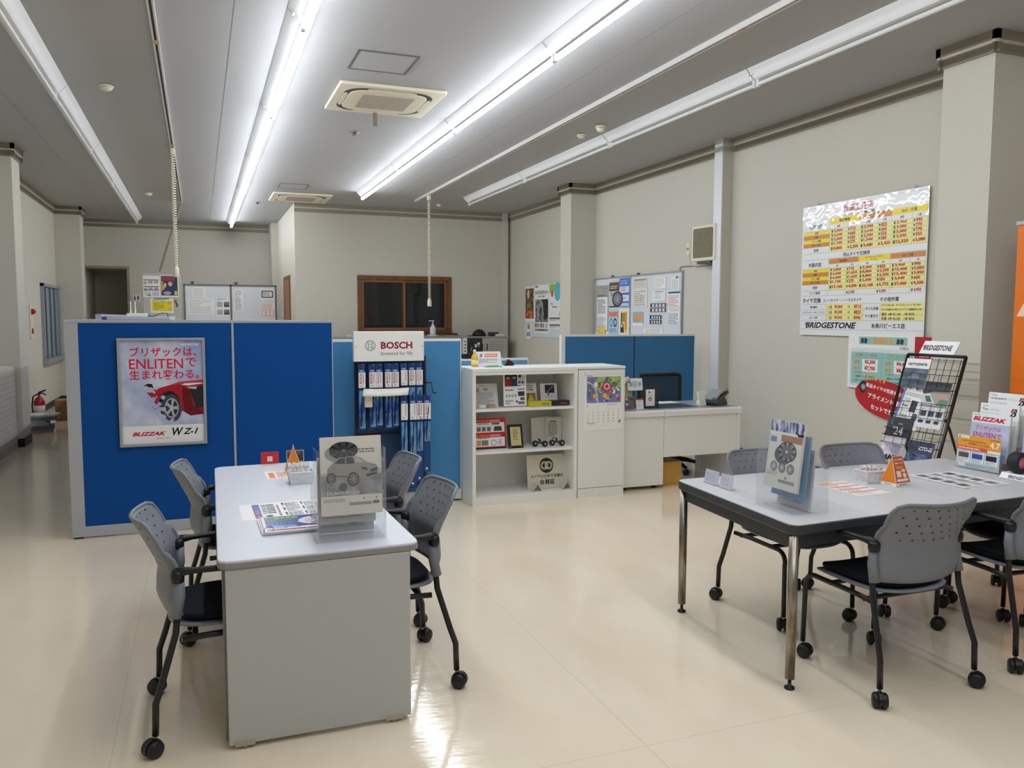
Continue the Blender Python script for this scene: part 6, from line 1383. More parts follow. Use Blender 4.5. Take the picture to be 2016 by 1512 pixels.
hd = sheet('header_sign', None, None, (XP(1.302) - 0.002, 0.155, 1.302), UW, VR, 0.31, 0.105, 0.004, mat((244, 244, 244), 0.3), lambda p, w, h: p.wordmark(0.03, 0.035, 0.275, 0.075), parent=t, part='surface_print', shape=[(0, 0), (0.295, 0), (0.325, 0.105), (0.03, 0.105)])
def rack_item(label, y0, z0, w, h, t_, draw, body=None, tilt=0.0, d=0.03, cat='brochure'):
    return sheet('brochure', label, cat, (4.515 + XP(z0) - d, 4.355 + y0, z0), (0, -1, tilt), VR, w, h, t_, body, draw)
M_road = own((60, 70, 90), 0.35, 'road_photo'); noise_colour(M_road, (22, 26, 36), (92, 112, 140), 9, (1, 3, 1), 0.35, 0.7)
def carro(p, w, h):
    p.rect(0, 0, w, h * 0.66, M_road); p.poly([(w * 0.2, h * 0.3), (w * 0.45, h * 0.5), (w * 0.55, h * 0.5), (w * 0.8, h * 0.3)], (120, 130, 146)); p.rect(w * 0.35, h * 0.12, w * 0.62, h * 0.28, (66, 80, 104))
    p.text('carrozzeria', 0.015, h * 0.76, w - 0.015, h * 0.88, (44, 52, 70), 0.03); p.dashes(w * 0.25, h * 0.69, w * 0.7, h * 0.715, 1, (150, 152, 158), 2)
rack_item('brochure with a white title band over a dark road in the top rack pocket', 0.215, 1.068, 0.212, 0.215, 0.006, carro)
def devices(p, w, h):
    p.rect(0, 0, 0.02, h, (96, 130, 196)); p.dashes(0.03, h - 0.05, w - 0.02, h - 0.02, 3, (120, 124, 132), 4); p.rect(0.10, h - 0.16, 0.155, h - 0.075, (52, 56, 64)); p.rect(0.145, h - 0.21, 0.19, h - 0.165, (70, 76, 90)); p.dashes(0.03, h - 0.1, 0.09, h - 0.065, 3, (150, 154, 160), 5); p.dashes(0.03, 0.03, 0.12, 0.10, 5, (140, 144, 152), 6); p.rect(0.03, h - 0.13, 0.08, h - 0.118, (120, 126, 60))
rack_item('white brochure of dashboard devices tilted in the second rack pocket', 0.198, 0.79, 0.218, 0.285, 0.006, devices, None, -0.12)
def interior(p, w, h):
    p.rect(0, h * 0.88, w, h, (34, 36, 42)); p.rect(0, h * 0.45, w, h * 0.88, (170, 160, 150)); p.poly([(0, h * 0.88), (w, h * 0.88), (w, h * 0.80), (w * 0.35, h * 0.78), (0, h * 0.7)], (60, 60, 66)); p.poly([(0, h * 0.72), (w * 0.25, h * 0.75), (w * 0.6, h * 0.5), (0, h * 0.5)], (206, 212, 214)); p.poly([(w * 0.1, h * 0.68), (w * 0.28, h * 0.69), (w * 0.42, h * 0.56), (w * 0.2, h * 0.56)], (70, 96, 90)); p.disc(w * 0.78, h * 0.66, 0.028, (206, 150, 120), 14); p.poly([(w * 0.6, h * 0.5), (w, h * 0.5), (w, h * 0.62), (w * 0.72, h * 0.64)], (90, 140, 120))
    p.rect(0, 0, w, h * 0.45, (226, 228, 230))
    for i in range(3): p.rect(0.02 + 0.065 * i, h * 0.25, 0.07 + 0.065 * i, h * 0.37, (60, 66, 78)); p.rect(0.02 + 0.065 * i, h * 0.1, 0.06 + 0.065 * i, h * 0.17, (50, 54, 62)); p.dashes(0.02 + 0.065 * i, h * 0.39, 0.07 + 0.065 * i, h * 0.43, 2, (150, 154, 160), i)
rack_item('brochure of a car interior in the rack, beside the white device brochure', -0.005, 0.80, 0.215, 0.335, 0.006, interior)
def black24(p, w, h): p.text("'24", w * 0.26, h * 0.36, w * 0.68, h * 0.66, (226, 226, 226), 0.0); p.text('ENKEI', w * 0.36, h * 0.74, w * 0.66, h * 0.8, (150, 150, 152), 0.03)
rack_item('black catalogue with a white number in the third rack pocket', 0.228, 0.655, 0.218, 0.20, 0.008, black24, mat((22, 24, 28), 0.3))
M_lilac = own((190, 180, 196), 0.4, 'lilac_art'); noise_colour(M_lilac, (150, 140, 166), (226, 222, 228), 8, (1, 1, 1), 0.4, 0.6)
rack_item('lilac wheel brochure in the lower rack pocket', 0.235, 0.455, 0.205, 0.265, 0.008, lambda p, w, h: (p.rect(0, 0, w, h * 0.8, M_lilac), p.rect(0, h * 0.8, w, h, (206, 202, 206)), p.text('AME', w * 0.15, h * 0.34, w * 0.85, h * 0.5, BLK, 0.05, 0.3, True)))
M_ind = own((50, 66, 116), 0.35, 'indigo_car_photo'); noise_colour(M_ind, (20, 28, 60), (110, 136, 190), 12, (1, 2, 1), 0.4, 0.7)
rack_item('indigo wheel catalogue in the lower rack pocket beside the lilac one', -0.005, 0.455, 0.212, 0.262, 0.008, lambda p, w, h: (p.rect(0, 0, w, h * 0.66, M_ind), p.rect(0, h * 0.66, w, h, (50, 58, 88)), p.text('KYO-EI', w * 0.42, h * 0.74, w * 0.94, h * 0.88, (240, 240, 244), 0.05)))
# ---------------------------------------------------------------- notices on the long wall
WX = 5.665
t = thing('whiteboard', 'long two-panel whiteboard of notices on the wall behind the desk', 'whiteboard', (5.685, 11.255, 1.02))
M_wb = own((222, 228, 234), 0.25, 'whiteboard_enamel')
for y0, y1 in ((-1.08, -0.006), (-2.38, -1.09)): obj('board_panel', B().box(0, 0.012, y0, y1, 0.015, 1.125, M_wb), t)
b = B()
for y in (0, -1.0845, -2.395): b.box(-0.012, 0.012, y - 0.012, y + 0.004, 0, 1.14, M_alu)
b.box(-0.012, 0.012, -2.395, 0, 1.122, 1.142, M_alu); b.box(-0.012, 0.012, -2.395, 0, 0, 0.018, M_alu); obj('frame', b, t, 0.002)
for y in (-0.55, -1.3): obj('clip', B().box(-0.014, 0.0, y - 0.02, y + 0.02, 1.142, 1.165, M_black), t)
def pin(name, label, cat, y0, y1, z0, z1, draw=None, m=None, x=5.679, dx=0.0, group=None):
    return sheet(name, label, cat, (x - dx, y0, z0), UW, VW, y0 - y1, z1 - z0, 0.0015, m, draw, group)
def plan(p, w, h):
    p.rect(0.01, h - 0.13, w - 0.01, h - 0.01, (166, 166, 166)); p.rect(0.03, h - 0.1, 0.13, h - 0.03, (196, 170, 90)); p.text('ブリヂストン 安心', 0.17, h - 0.06, w - 0.03, h - 0.025, BLK, 0.02); p.text('ラインナップ プラン', 0.17, h - 0.1, w - 0.05, h - 0.07, BLK, 0.02); p.dashes(0.04, h - 0.16, w - 0.04, h - 0.14, 2, BLK, 3)
    p.rect(0.02, 0.015, w - 0.02, h - 0.175, (236, 236, 238)); p.dashes(0.05, h - 0.42, w - 0.06, h - 0.2, 9, (90, 92, 98), 6); p.ring(w / 2, 0.13, 0.05, 0.056, (130, 132, 138), 16, 1.6); p.dashes(0.03, 0.03, w - 0.04, 0.2, 7, (170, 172, 176), 9)
pin('notice', 'grey-framed plan notice at the column end of the long whiteboard', 'notice', 11.215, 10.83, 1.37, 2.05, plan, mat((158, 160, 162), 0.5))
pin('sticky_note', 'yellow square note overlapping the grey-framed notice', 'note', 11.14, 10.92, 1.30, 1.43, lambda p, w, h: p.dashes(0.03, 0.02, w - 0.03, 0.05, 1, (206, 170, 50), 3), mat((236, 208, 84), 0.6), dx=0.003)
pin('notice', 'brown titled tyre leaflet on the long whiteboard', 'notice', 10.80, 10.50, 1.72, 2.11, lambda p, w, h: (p.rect(0, h * 0.6, w, h * 0.93, (98, 76, 60)), p.rect(0, h * 0.93, w, h, (210, 206, 196)), p.dashes(0.04, h * 0.68, w - 0.03, h * 0.82, 2, (226, 220, 206), 4), p.rect(0, 0, w, h * 0.6, (196, 198, 204)), p.dashes(0.04, h * 0.42, 0.18, h * 0.55, 4, (90, 70, 60), 5), p.wheel(w * 0.85, h * 0.3, 0.16, (30, 30, 36), (150, 154, 160), (70, 74, 82), 12, 0.7), p.rect(0, 0, w, h * 0.05, (60, 62, 66))))
pin('notice', 'blue banded leaflet on the long whiteboard', 'notice', 10.485, 10.185, 1.72, 2.13, lambda p, w, h: (p.rect(0, 0, w, h, (70, 116, 200)), p.rect(0.01, h * 0.5, w - 0.02, h * 0.72, (222, 226, 238)), p.rect(0.01, h * 0.2, w - 0.02, h * 0.42, (222, 226, 238)), p.rect(0.01, h * 0.03, w - 0.02, h * 0.14, (196, 212, 232)), p.dashes(0.05, h * 0.55, 0.2, h * 0.7, 3, (206, 60, 60), 4), p.dashes(0.05, h * 0.25, 0.22, h * 0.36, 2, (206, 60, 60), 6), p.dashes(0.03, h * 0.78, w - 0.04, h * 0.95, 3, (160, 196, 240), 7)))
pin('notice', 'pale blue leaflet with two tyres under the brown one', 'notice', 10.81, 10.52, 1.32, 1.69, lambda p, w, h: (p.rect(0.01, h * 0.72, w - 0.01, h * 0.9, (226, 130, 80)), p.ring(w * 0.28, h * 0.48, 0.03, 0.05, (90, 150, 200), 18, 1.3), p.ring(w * 0.7, h * 0.48, 0.03, 0.05, (40, 46, 56), 18, 1.3), p.dashes(0.03, 0.03, w - 0.03, h * 0.25, 5, (96, 120, 150), 4)), mat((176, 206, 226), 0.5))
pin('notice', 'white leaflet with yellow and dark panels under the blue banded one', 'notice', 10.485, 10.19, 1.32, 1.69, lambda p, w, h: (p.rect(w * 0.12, h * 0.08, w * 0.82, h * 0.92, (238, 206, 110)), p.rect(w * 0.2, h * 0.5, w * 0.34, h * 0.86, (60, 60, 50)), p.rect(w * 0.42, h * 0.52, w * 0.54, h * 0.86, (70, 90, 60)), p.rect(w * 0.6, h * 0.2, w * 0.74, h * 0.88, (206, 130, 50)), p.poly([(w * 0.14, h * 0.1), (w * 0.5, h * 0.1), (w * 0.45, h * 0.4), (w * 0.25, h * 0.5), (w * 0.14, h * 0.4)], (40, 50, 84)), p.disc(w * 0.28, h * 0.36, 0.025, (230, 226, 226), 12)))
def rows(seed, c, n=6): return lambda p, w, h: p.dashes(0.02, 0.015, w - 0.02, h - 0.015, n, c, seed)
pin('notice', 'paper with a brown title on the second whiteboard panel', 'notice', 10.09, 9.72, 1.985, 2.12, lambda p, w, h: (p.rect(0.03, h - 0.045, w - 0.02, h - 0.02, (170, 150, 120)), p.dashes(0.02, 0.01, w - 0.03, h - 0.05, 4, (190, 186, 180), 2)), mat((222, 220, 208), 0.6))
pin('notice', 'hand-drawn map sheet on the second whiteboard panel', 'notice', 10.09, 9.70, 1.71, 1.965, lambda p, w, h: (p.dashes(0.02, 0.02, w - 0.02, h - 0.02, 7, (170, 170, 160), 4), p.disc(0.08, h * 0.5, 0.03, (222, 200, 120), 10), p.line(0.05, h * 0.3, w - 0.06, h * 0.55, 0.004, (120, 120, 110)), p.line(0.2, h * 0.2, 0.24, h * 0.8, 0.004, (120, 120, 110))), mat((228, 228, 218), 0.6))
pin('notice', 'teal-bordered orange chart on the second whiteboard panel', 'notice', 10.09, 9.80, 1.45, 1.65, lambda p, w, h: (p.rect(0, h * 0.25, w, h, (150, 190, 190)), p.rect(0.02, h * 0.45, w - 0.03, h * 0.85, (226, 160, 110)), p.rect(0.02, h * 0.3, w * 0.6, h * 0.45, (130, 176, 200))))
pin('notice', 'faint form with a clip on the second whiteboard panel', 'notice', 9.53, 9.23, 1.95, 2.10, rows(5, (196, 198, 202)))
pin('notice', 'curling white sheet below the faint form', 'notice', 9.565, 9.24, 1.79, 1.925, lambda p, w, h: (p.rect(0.05, h - 0.02, w - 0.05, h - 0.01, (110, 150, 150)), p.dashes(0.06, 0.03, w - 0.09, h - 0.03, 3, (196, 198, 204), 4)))
def grid_(p, w, h):
    for y in (h * 0.52, h * 0.03):
        p.rect(0.01, y, w - 0.01, y + h * 0.44, (66, 68, 80))
        for i in range(4): p.rect(0.06 + (w - 0.08) / 4 * i, y + h * 0.06, 0.03 + (w - 0.08) / 4 * (i + 1), y + h * 0.36, (222, 224, 230))
pin('notice', 'dark ruled timetable on the second whiteboard panel', 'notice', 9.63, 9.205, 1.64, 1.765, grid_)
pin('notice', 'smaller dark ruled timetable under the first timetable', 'notice', 9.64, 9.31, 1.48, 1.61, grid_)
pin('notice', 'small year table at the top corner of the whiteboard', 'notice', 9.105, 8.91, 1.92, 2.10, lambda p, w, h: (p.rect(w * 0.5, h - 0.03, w * 0.85, h - 0.008, (80, 84, 96)), p.dashes(0.02, 0.01, w - 0.02, h - 0.04, 8, (186, 188, 194), 3)))
pin('notice', 'calendar sheet with a navy bar and red dates on the whiteboard', 'notice', 9.19, 8.885, 1.70, 1.91, lambda p, w, h: (p.rect(0.02, h - 0.03, w - 0.005, h - 0.008, (50, 70, 130)), p.dashes(0.02, 0.01, w - 0.02, h - 0.05, 7, (206, 150, 150), 3)))
pin('notice', 'calendar sheet with a yellow bar and blue dates on the whiteboard', 'notice', 9.18, 8.885, 1.47, 1.68, lambda p, w, h: (p.rect(0.04, h - 0.025, w - 0.03, h - 0.012, (226, 206, 90)), p.dashes(0.02, 0.01, w - 0.02, h - 0.05, 7, (120, 136, 176), 4)))
pin('notice', 'white form with a yellow stripe low on the whiteboard', 'notice', 9.80, 9.29, 1.36, 1.425, lambda p, w, h: (p.rect(0.08, 0.0, 0.12, h - 0.01, (226, 216, 110)), p.dashes(0.14, 0.005, w - 0.03, h - 0.005, 3, (190, 186, 200), 4)))
# three posters on a pale board past the column
pb = pin('poster_board', 'pale poster board on the wall past the column', 'board', 14.16, 12.30, 1.22, 2.15, None, mat((212, 222, 226), 0.4), x=5.690)
M_dk = own((70, 50, 40), 0.5, 'dark_collage'); noise_colour(M_dk, (40, 34, 30), (150, 110, 60), 14, (1, 1, 1), 0.4, 0.65)
M_cliff = own((90, 92, 92), 0.5, 'grey_cliff_photo'); noise_colour(M_cliff, (40, 42, 44), (170, 172, 172), 9, (1, 1, 1), 0.35, 0.65)
pin('poster', 'narrow dark collage poster on the pale board', 'poster', 14.15, 13.72, 1.50, 2.12, lambda p, w, h: (p.rect(0.01, 0.05, w - 0.02, h - 0.02, M_dk), p.rect(0.01, 0.05, w - 0.02, h * 0.35, (150, 60, 40)), p.ring(w * 0.65, h * 0.2, 0.03, 0.055, (222, 170, 60), 14, 1.2), p.line(0.08, h * 0.15, 0.18, h * 0.3, 0.03, (222, 160, 60)), p.rect(w * 0.25, h * 0.4, w * 0.6, h * 0.52, (120, 140, 60)), p.disc(w * 0.35, h * 0.8, 0.06, (206, 196, 176), 12, 0.09)), x=5.688)
def cliff(p, w, h):
    p.rect(0.03, h * 0.23, w - 0.02, h * 0.70, M_cliff); p.poly([(w * 0.55, h * 0.70), (w - 0.02, h * 0.70), (w - 0.02, h * 0.3), (w * 0.7, h * 0.3)], (34, 36, 38))
    p.rect(0.02, h - 0.04, 0.16, h - 0.02, (40, 42, 46)); p.text('あの日を忘れない', 0.02, h * 0.80, w - 0.02, h * 0.89, BLK, 0.04); p.text('―地すべり災害―', 0.1, h * 0.735, w - 0.1, h * 0.785, BLK, 0.03); p.text('防災の原点', 0.01, h * 0.115, w * 0.72, h * 0.215, BLK, 0.05); p.rect(w * 0.15, h * 0.12, w * 0.27, h * 0.21, (226, 120, 120)); p.dashes(w * 0.78, h * 0.11, w - 0.04, h * 0.21, 3, BLK, 4); p.rect(0.01, h * 0.045, w - 0.03, h * 0.095, (150, 152, 156)); p.text('展示・講演会・映画', 0.05, h * 0.05, w - 0.08, h * 0.09, (60, 62, 66), 0.04)
pin('poster', 'black and white cliff poster with large lettering on the pale board', 'poster', 13.69, 13.06, 1.29, 2.15, cliff, x=5.688)
def brop(p, w, h):
    p.rect(0.01, h * 0.28, w, h - 0.01, (238, 240, 240)); p.poly([(0.02, h - 0.01), (0.3, h - 0.01), (0.28, h * 0.82), (0.12, h * 0.84), (0.02, h * 0.78)], (150, 196, 60)); p.disc(0.36, h * 0.82, 0.15, (90, 190, 200), 20, 0.16); p.disc(0.13, h * 0.78, 0.05, (220, 60, 110), 16, 0.06); p.poly([(0.5, h - 0.01), (w, h - 0.01), (w, h * 0.75), (0.55, h * 0.74)], (214, 40, 120)); p.disc(w * 0.85, h * 0.5, 0.13, (190, 206, 50), 18, 0.2); p.disc(w * 0.75, h * 0.32, 0.1, (190, 206, 50), 18, 0.07)
    p.text('今日は、', 0.03, h * 0.53, 0.2, h * 0.58, BLK, 0.03); p.text('BridgeLine!', 0.03, h * 0.45, 0.45, h * 0.51, BLK, 0.03)
    for y in (0.22, 0.07): p.rect(0.02, h * y, w, h * (y + 0.025), (40, 40, 44)); p.dashes(0.03, h * (y - 0.05), w - 0.1, h * (y - 0.005), 3, (110, 112, 120), 5)
pin('poster', 'bright balloon poster half hidden by the column on the pale board', 'poster', 13.04, 12.34, 1.38, 2.15, brop, x=5.688)
pin('sticky_note', 'small yellow and blue paper stuck under the dark collage', 'note', 14.06, 13.86, 1.32, 1.48, lambda p, w, h: (p.rect(0.02, h * 0.2, w - 0.03, h * 0.95, (216, 190, 110)), p.rect(0.05, h * 0.3, w * 0.5, h * 0.7, (110, 100, 80))), x=5.687)
pin('sticky_note', 'light blue paper hanging off the lower corner of the pale board', 'note', 14.10, 13.86, 1.17, 1.315, lambda p, w, h: (p.rect(0.02, h * 0.35, w - 0.02, h * 0.95, (150, 190, 220)), p.dashes(0.03, h * 0.4, w - 0.05, h * 0.8, 3, (90, 120, 150), 4)), x=5.687)
# wall speaker and switch
t = thing('wall_speaker', 'cream box speaker high on the long wall beside the white boxing', 'speaker', (5.51, 8.17, 2.2)); t.rotation_euler = (0, R(0), R(6))
b = B(); b.box(0, 0.13, -0.215, 0.205, 0.03, 0.45, M_cream); obj('cabinet', b, t, 0.018)
g = own((120, 112, 88), 0.7, 'speaker_cloth'); noise_colour(g, (112, 104, 80), (130, 122, 98), 60)
b = B(); b.prism([(y, z) for y, z in rrect(-0.175, 0.165, 0.07, 0.41, 0.02)], -0.006, 0.004, g, 'x'); obj('grille', b, t)
obj('bracket', B().box(0.02, 0.185, -0.12, 0.12, 0.0, 0.03, own((60, 60, 58), 0.5, 'bracket_steel')), t)
t = thing('wall_switch', 'cream volume switch on the wall beside the box speaker', 'switch', (5.70, 8.755, 2.345)); obj('plate', B().box(-0.008, 0, -0.035, 0.035, 0, 0.15, M_cream), t, 0.003); obj('dial', B().cyl((-0.02, 0, 0.075), 0.013, 0.014, mat((140, 130, 110), 0.5), 14, 'x'), t)
tag(obj('speaker_wire', B().tube([(5.69, 8.73, 2.35), (5.69, 8.70, 2.24), (5.68, 8.55, 2.18), (5.66, 8.38, 2.25)], 0.004, M_cream, 6)), 'thin wire from the volume switch to the box speaker', 'wire')
tag(obj('board_wire', B().tube([(5.69, 8.92, 2.165), (5.69, 8.92, 2.2), (5.69, 8.86, 2.21), (5.69, 8.4, 2.19), (5.69, 8.06, 2.19)], 0.005, mat((110, 112, 114), 0.5), 6)), 'thin wire from the whiteboard top to the white boxing', 'wire')

# ---------------------------------------------------------------- grey cabinets under the timber window
M_gs = own((176, 174, 164), 0.5, 'grey_cabinet_steel')
def cabinet(label, x0, x1, louv):
    t = thing('steel_cabinet', label, 'cabinet', ((x0 + x1) / 2, 14.55, 0), group='grey cabinets under the window'); w = (x1 - x0) / 2
    obj('carcass', B().box(-w, w, 0.02, 0.45, 0.05, 1.19, M_gs), t); obj('plinth', B().box(-w, w, 0.03, 0.45, 0, 0.05, M_black), t)
    for a, c in ((-w + 0.003, -0.002), (0.002, w - 0.003)):
        b = B(); b.box(a, c, 0, 0.019, 0.06, 1.185, M_gs)
        d = obj('door', b, t, 0.002); s_ = -1 if a < -0.01 else 1
        if louv:
            b = B()
            for i in range(9): z = 1.12 - i * 0.035; b.box(a + 0.08, c - 0.08, -0.004, 0, z, z + 0.012, own((150, 148, 140), 0.5, 'louvre_steel') if i == 0 else b.mats[0])
            obj('louvre', b, d)
        xh = c - 0.05 if s_ < 0 else a + 0.04
        obj('handle', B().box(xh - 0.008, xh + 0.008, -0.015, 0, 0.95, 1.08, M_black), d)
    return t
for i, (x0, x1) in enumerate(((1.78, 2.70), (2.71, 3.63), (3.64, 4.56), (4.57, 5.49))):
    cabinet(['grey steel cabinet by the passage corner under the timber window', 'grey steel cabinet behind the wiper rack header under the timber window', 'grey steel cabinet under the sanitiser bottle', 'grey louvred steel cabinet at the corner boxing'][i], x0, x1, i == 3)
tag(obj('counter_board', B().box(1.76, 5.51, 14.53, 15.02, 1.19, 1.215, own((160, 158, 150), 0.5, 'counter_top')), None, 0.003), 'long grey counter board over the steel cabinets', 'counter')
CT = 1.216
t = thing('sanitiser_bottle', 'clear pump bottle of hand sanitiser before the timber window', 'bottle', (4.06, 14.7, CT + 0.03)); cl = own((214, 220, 222), 0.2, 'cloudy_bottle')
obj('body', B().lathe([(0.05, 0), (0.055, 0.01), (0.055, 0.13), (0.03, 0.17), (0.02, 0.18)], (0, 0, 0), cl, 20), t); b = B(); b.lathe([(0.022, 0.175), (0.022, 0.2), (0.008, 0.205), (0.008, 0.25)], (0, 0, 0), M_white, 14); b.box(-0.075, 0.02, -0.012, 0.012, 0.25, 0.265, M_white); obj('pump', b, t)
t = thing('bottle_tray', 'white oval tray under the sanitiser bottle', 'tray', (4.06, 14.7, CT)); obj('dish', B().lathe([(0.09, 0), (0.11, 0.028), (0.1, 0.03), (0.08, 0.01)], (0, 0, 0), M_white, 24), t)
for i, (x, w_, z, h_, c, lab) in enumerate(((3.74, 0.22, 0, 0.035, (206, 204, 200), 'pale paper bundle lying on the cabinets beside the sanitiser'), (4.42, 0.26, 0, 0.03, (150, 140, 126), 'brown folder lying on the cabinets past the sanitiser'), (4.42, 0.2, 0.031, 0.025, (40, 40, 42), 'black folder lying on the brown folder'), (2.6, 0.3, 0, 0.03, (206, 206, 204), 'white papers on the cabinets by the passage corner'), (3.0, 0.2, 0, 0.05, (46, 44, 46), 'black case on the cabinets behind the white header'))):
    tag(obj('folder', B().box(x - w_ / 2, x + w_ / 2, 14.62, 14.86, CT + z, CT + z + h_, mat(c, 0.6)), None, 0.004), lab, 'folder')
t = thing('cap', 'black peaked cap lying on the grey cabinets', 'cap', (4.96, 14.68, CT)); b = B(); b.lathe([(0.13, 0), (0.125, 0.05), (0.09, 0.10), (0.03, 0.13), (0.0001, 0.133)], (0, 0, 0), M_black, 20); obj('crown', b, t)
b = B(); b.prism([(-0.24, -0.05), (-0.2, -0.1), (-0.05, -0.12), (-0.05, 0.1), (-0.2, 0.06)], 0, 0.015, M_black); obj('peak', b, t, 0.004)
tag(obj('radio', B().box(5.16, 5.34, 14.63, 14.75, CT, CT + 0.075, own((50, 50, 54), 0.4, 'radio_black')), None, 0.006), 'small black box on the cabinets beside the cap', 'box')
tag(obj('carton', B().box(5.26, 5.42, 14.54, 14.62, CT, CT + 0.04, mat((214, 212, 206), 0.5)), None, 0.003), 'small white carton before the small black box', 'box')
t = sheet('cabinet_poster', 'black poster with white squares on the louvred cabinet door', 'poster', (4.68, 14.546, 0.86), UF, VW, 0.30, 0.32, 0.002, mat((40, 42, 46), 0.4), lambda p, w, h: (p.rect(0.15, 0.15, 0.19, 0.21, (226, 228, 230)), p.rect(0.2, 0.2, 0.25, 0.24, (226, 228, 230)), p.rect(0.2, 0.15, 0.245, 0.195, (120, 124, 130)), p.line(0.07, 0.08, 0.09, 0.16, 0.008, (200, 202, 206))))
tag(sheet('notice', 'tall white notice on the louvred cabinet beside the black poster', 'notice', (4.60, 14.5465, 0.80), UF, VW, 0.08, 0.40, 0.0015, None, lambda p, w, h: p.dashes(0.02, 0.05, 0.06, 0.35, 5, (110, 112, 116), 2)))
# low screen and small dark things behind the bookcase
screen('low pale blue screen behind the bookcase', 2.12, 3.05, 7.50, 1.165, own((110, 152, 190), 0.8, 'pale_blue_fabric'), M_frw, [])
tag(obj('desk_phone', B().prism([(2.36, 7.55), (2.40, 7.50), (2.47, 7.52), (2.47, 7.56)], 1.166, 1.215, M_black), None, 0.006), 'black gadget on top of the low pale blue screen', 'gadget')

# ---------------------------------------------------------------- beyond the blue screen
t = thing('locker', 'grey steel locker covered in papers in front of the far wall', 'locker', (-0.66, 16.52, 0))
obj('carcass', B().box(-0.285, 0.36, 0, 0.5, 0.04, 2.36, own((190, 190, 182), 0.5, 'locker_steel')), t, 0.004); obj('plinth', B().box(-0.285, 0.36, 0.02, 0.48, 0, 0.04, M_black), t)
obj('lock', B().cyl((0.265, -0.012, 1.86), 0.02, 0.02, mat((176, 50, 50), 0.4), 14, 'y'), t); obj('key', B().tube([(0.27, -0.014, 1.84), (0.30, -0.016, 1.79), (0.285, -0.016, 1.75)], 0.009, M_black, 6), t)
LY = 16.517
def lp(name, label, cat, x0, z0, x1, z1, draw, m=None, dy=0.0): return sheet(name, label, cat, (x0, LY - dy, z0), UF, VW, x1 - x0, z1 - z0, 0.0015, m, draw)
def price_list(p, w, h):
    for i in range(2):
        y = h - 0.17 - i * 0.12; p.rect(0.01, y + 0.085, w - 0.02, y + 0.10, (60, 64, 80)); p.disc(0.04, y + 0.04, 0.035, (196, 180, 110), 10, 0.03)
        for j, c in enumerate(((150, 170, 206), (206, 150, 150))): p.rect(0.09 + j * 0.095, y + 0.03, 0.165 + j * 0.095, y + 0.075, c)
    p.rect(0.02, 0.125, w - 0.02, 0.138, (60, 64, 110)); p.rect(0.02, 0.02, 0.13, 0.11, (206, 208, 214)); p.rect(0.15, 0.02, w - 0.02, 0.11, (196, 200, 214)); p.rect(0.08, 0.02, 0.12, 0.05, (110, 114, 124))
lp('leaflet', 'price leaflet on the papered locker', 'leaflet', -0.939, 1.926, -0.652, 2.319, price_list)
def comic(p, w, h):
    p.rect(0.01, 0.03, w - 0.02, h - 0.01, (46, 54, 84)); p.rect(0.02, h - 0.1, w - 0.07, h - 0.025, (150, 60, 66)); p.rect(0.02, 0.12, 0.1, h - 0.11, (206, 176, 96))
    for x, c in ((0.075, (60, 44, 40)), (0.165, (196, 160, 130))): p.disc(x, h * 0.62, 0.04, c, 14, 0.045); p.disc(x, h * 0.58, 0.026, (222, 196, 176), 12, 0.032)
    p.poly([(0.02, 0.1), (0.28, 0.12), (0.24, 0.19), (0.1, 0.2)], (40, 64, 110)); p.disc(0.11, 0.075, 0.07, (190, 160, 176), 16, 0.035); p.rect(w - 0.075, 0.04, w - 0.03, 0.115, (222, 214, 60))
lp('poster', 'dark illustrated poster under the hanging socket on the papered locker', 'poster', -0.641, 1.93, -0.33, 2.33, comic)
def warn(p, w, h):
    p.rect(0.03, 0.035, w - 0.02, h - 0.045, (238, 220, 30)); p.dashes(0.05, 0.06, w * 0.68, h - 0.07, 7, (150, 136, 40), 4); p.ring(w - 0.07, h - 0.085, 0.018, 0.026, (206, 90, 70), 16); p.ring(w - 0.06, 0.075, 0.018, 0.026, (90, 120, 190), 16); p.dashes(0.03, h - 0.04, w - 0.1, h - 0.02, 1, (110, 112, 90), 5); p.rect(0.06, h - 0.014, w - 0.07, h, (50, 56, 100))
lp('warning_sheet', 'yellow warning sheet on the papered locker', 'notice', -0.825, 1.635, -0.43, 1.905, warn, dy=0.002)
lp('notice', 'white clipped sheet at the foot of the papers on the locker', 'notice', -0.82, 1.35, -0.41, 1.575, lambda p, w, h: (p.dashes(0.02, h - 0.04, 0.18, h - 0.02, 1, (80, 100, 150), 3), p.rect(0.04, h - 0.006, 0.09, h, (150, 190, 190)), p.rect(w - 0.09, h - 0.006, w - 0.04, h, (150, 190, 190)), p.dashes(0.02, 0.05, w - 0.04, h - 0.06, 6, (170, 172, 176), 5)), dy=0.002)
# two-panel mobile whiteboard
t = thing('whiteboard', 'two-panel whiteboard in a grey frame before the far wall', 'whiteboard', (0.605, 17.0, 0))
for a, c in ((-0.835, -0.012), (0.012, 0.835)): obj('board_panel', B().box(a, c, 0, 0.012, 1.0, 2.17, M_wb), t)
b = B(); dg = own((110, 108, 104), 0.4, 'grey_bronze_frame')
for x in (-0.85, 0, 0.85): b.box(x - 0.018, x + 0.018, -0.01, 0.03, 0.0, 2.2, dg)
b.box(-0.85, 0.85, -0.01, 0.03, 2.168, 2.2, dg); b.box(-0.85, 0.85, -0.01, 0.03, 0.97, 1.0, dg); obj('frame', b, t)
for x in (-0.7, 0.1): obj('hook', B().box(x - 0.03, x + 0.03, -0.01, 0.02, 2.2, 2.25, mat((90, 84, 70), 0.5)), t)
for x in (-0.85, 0.85): obj('foot', B().box(x - 0.03, x + 0.03, -0.25, 0.25, 0, 0.03, dg), t)
def wp(label, x0, z0, x1, z1, draw): return sheet('notice', label, 'notice', (x0, 16.998, z0), UF, VW, x1 - x0, z1 - z0, 0.001, None, draw)
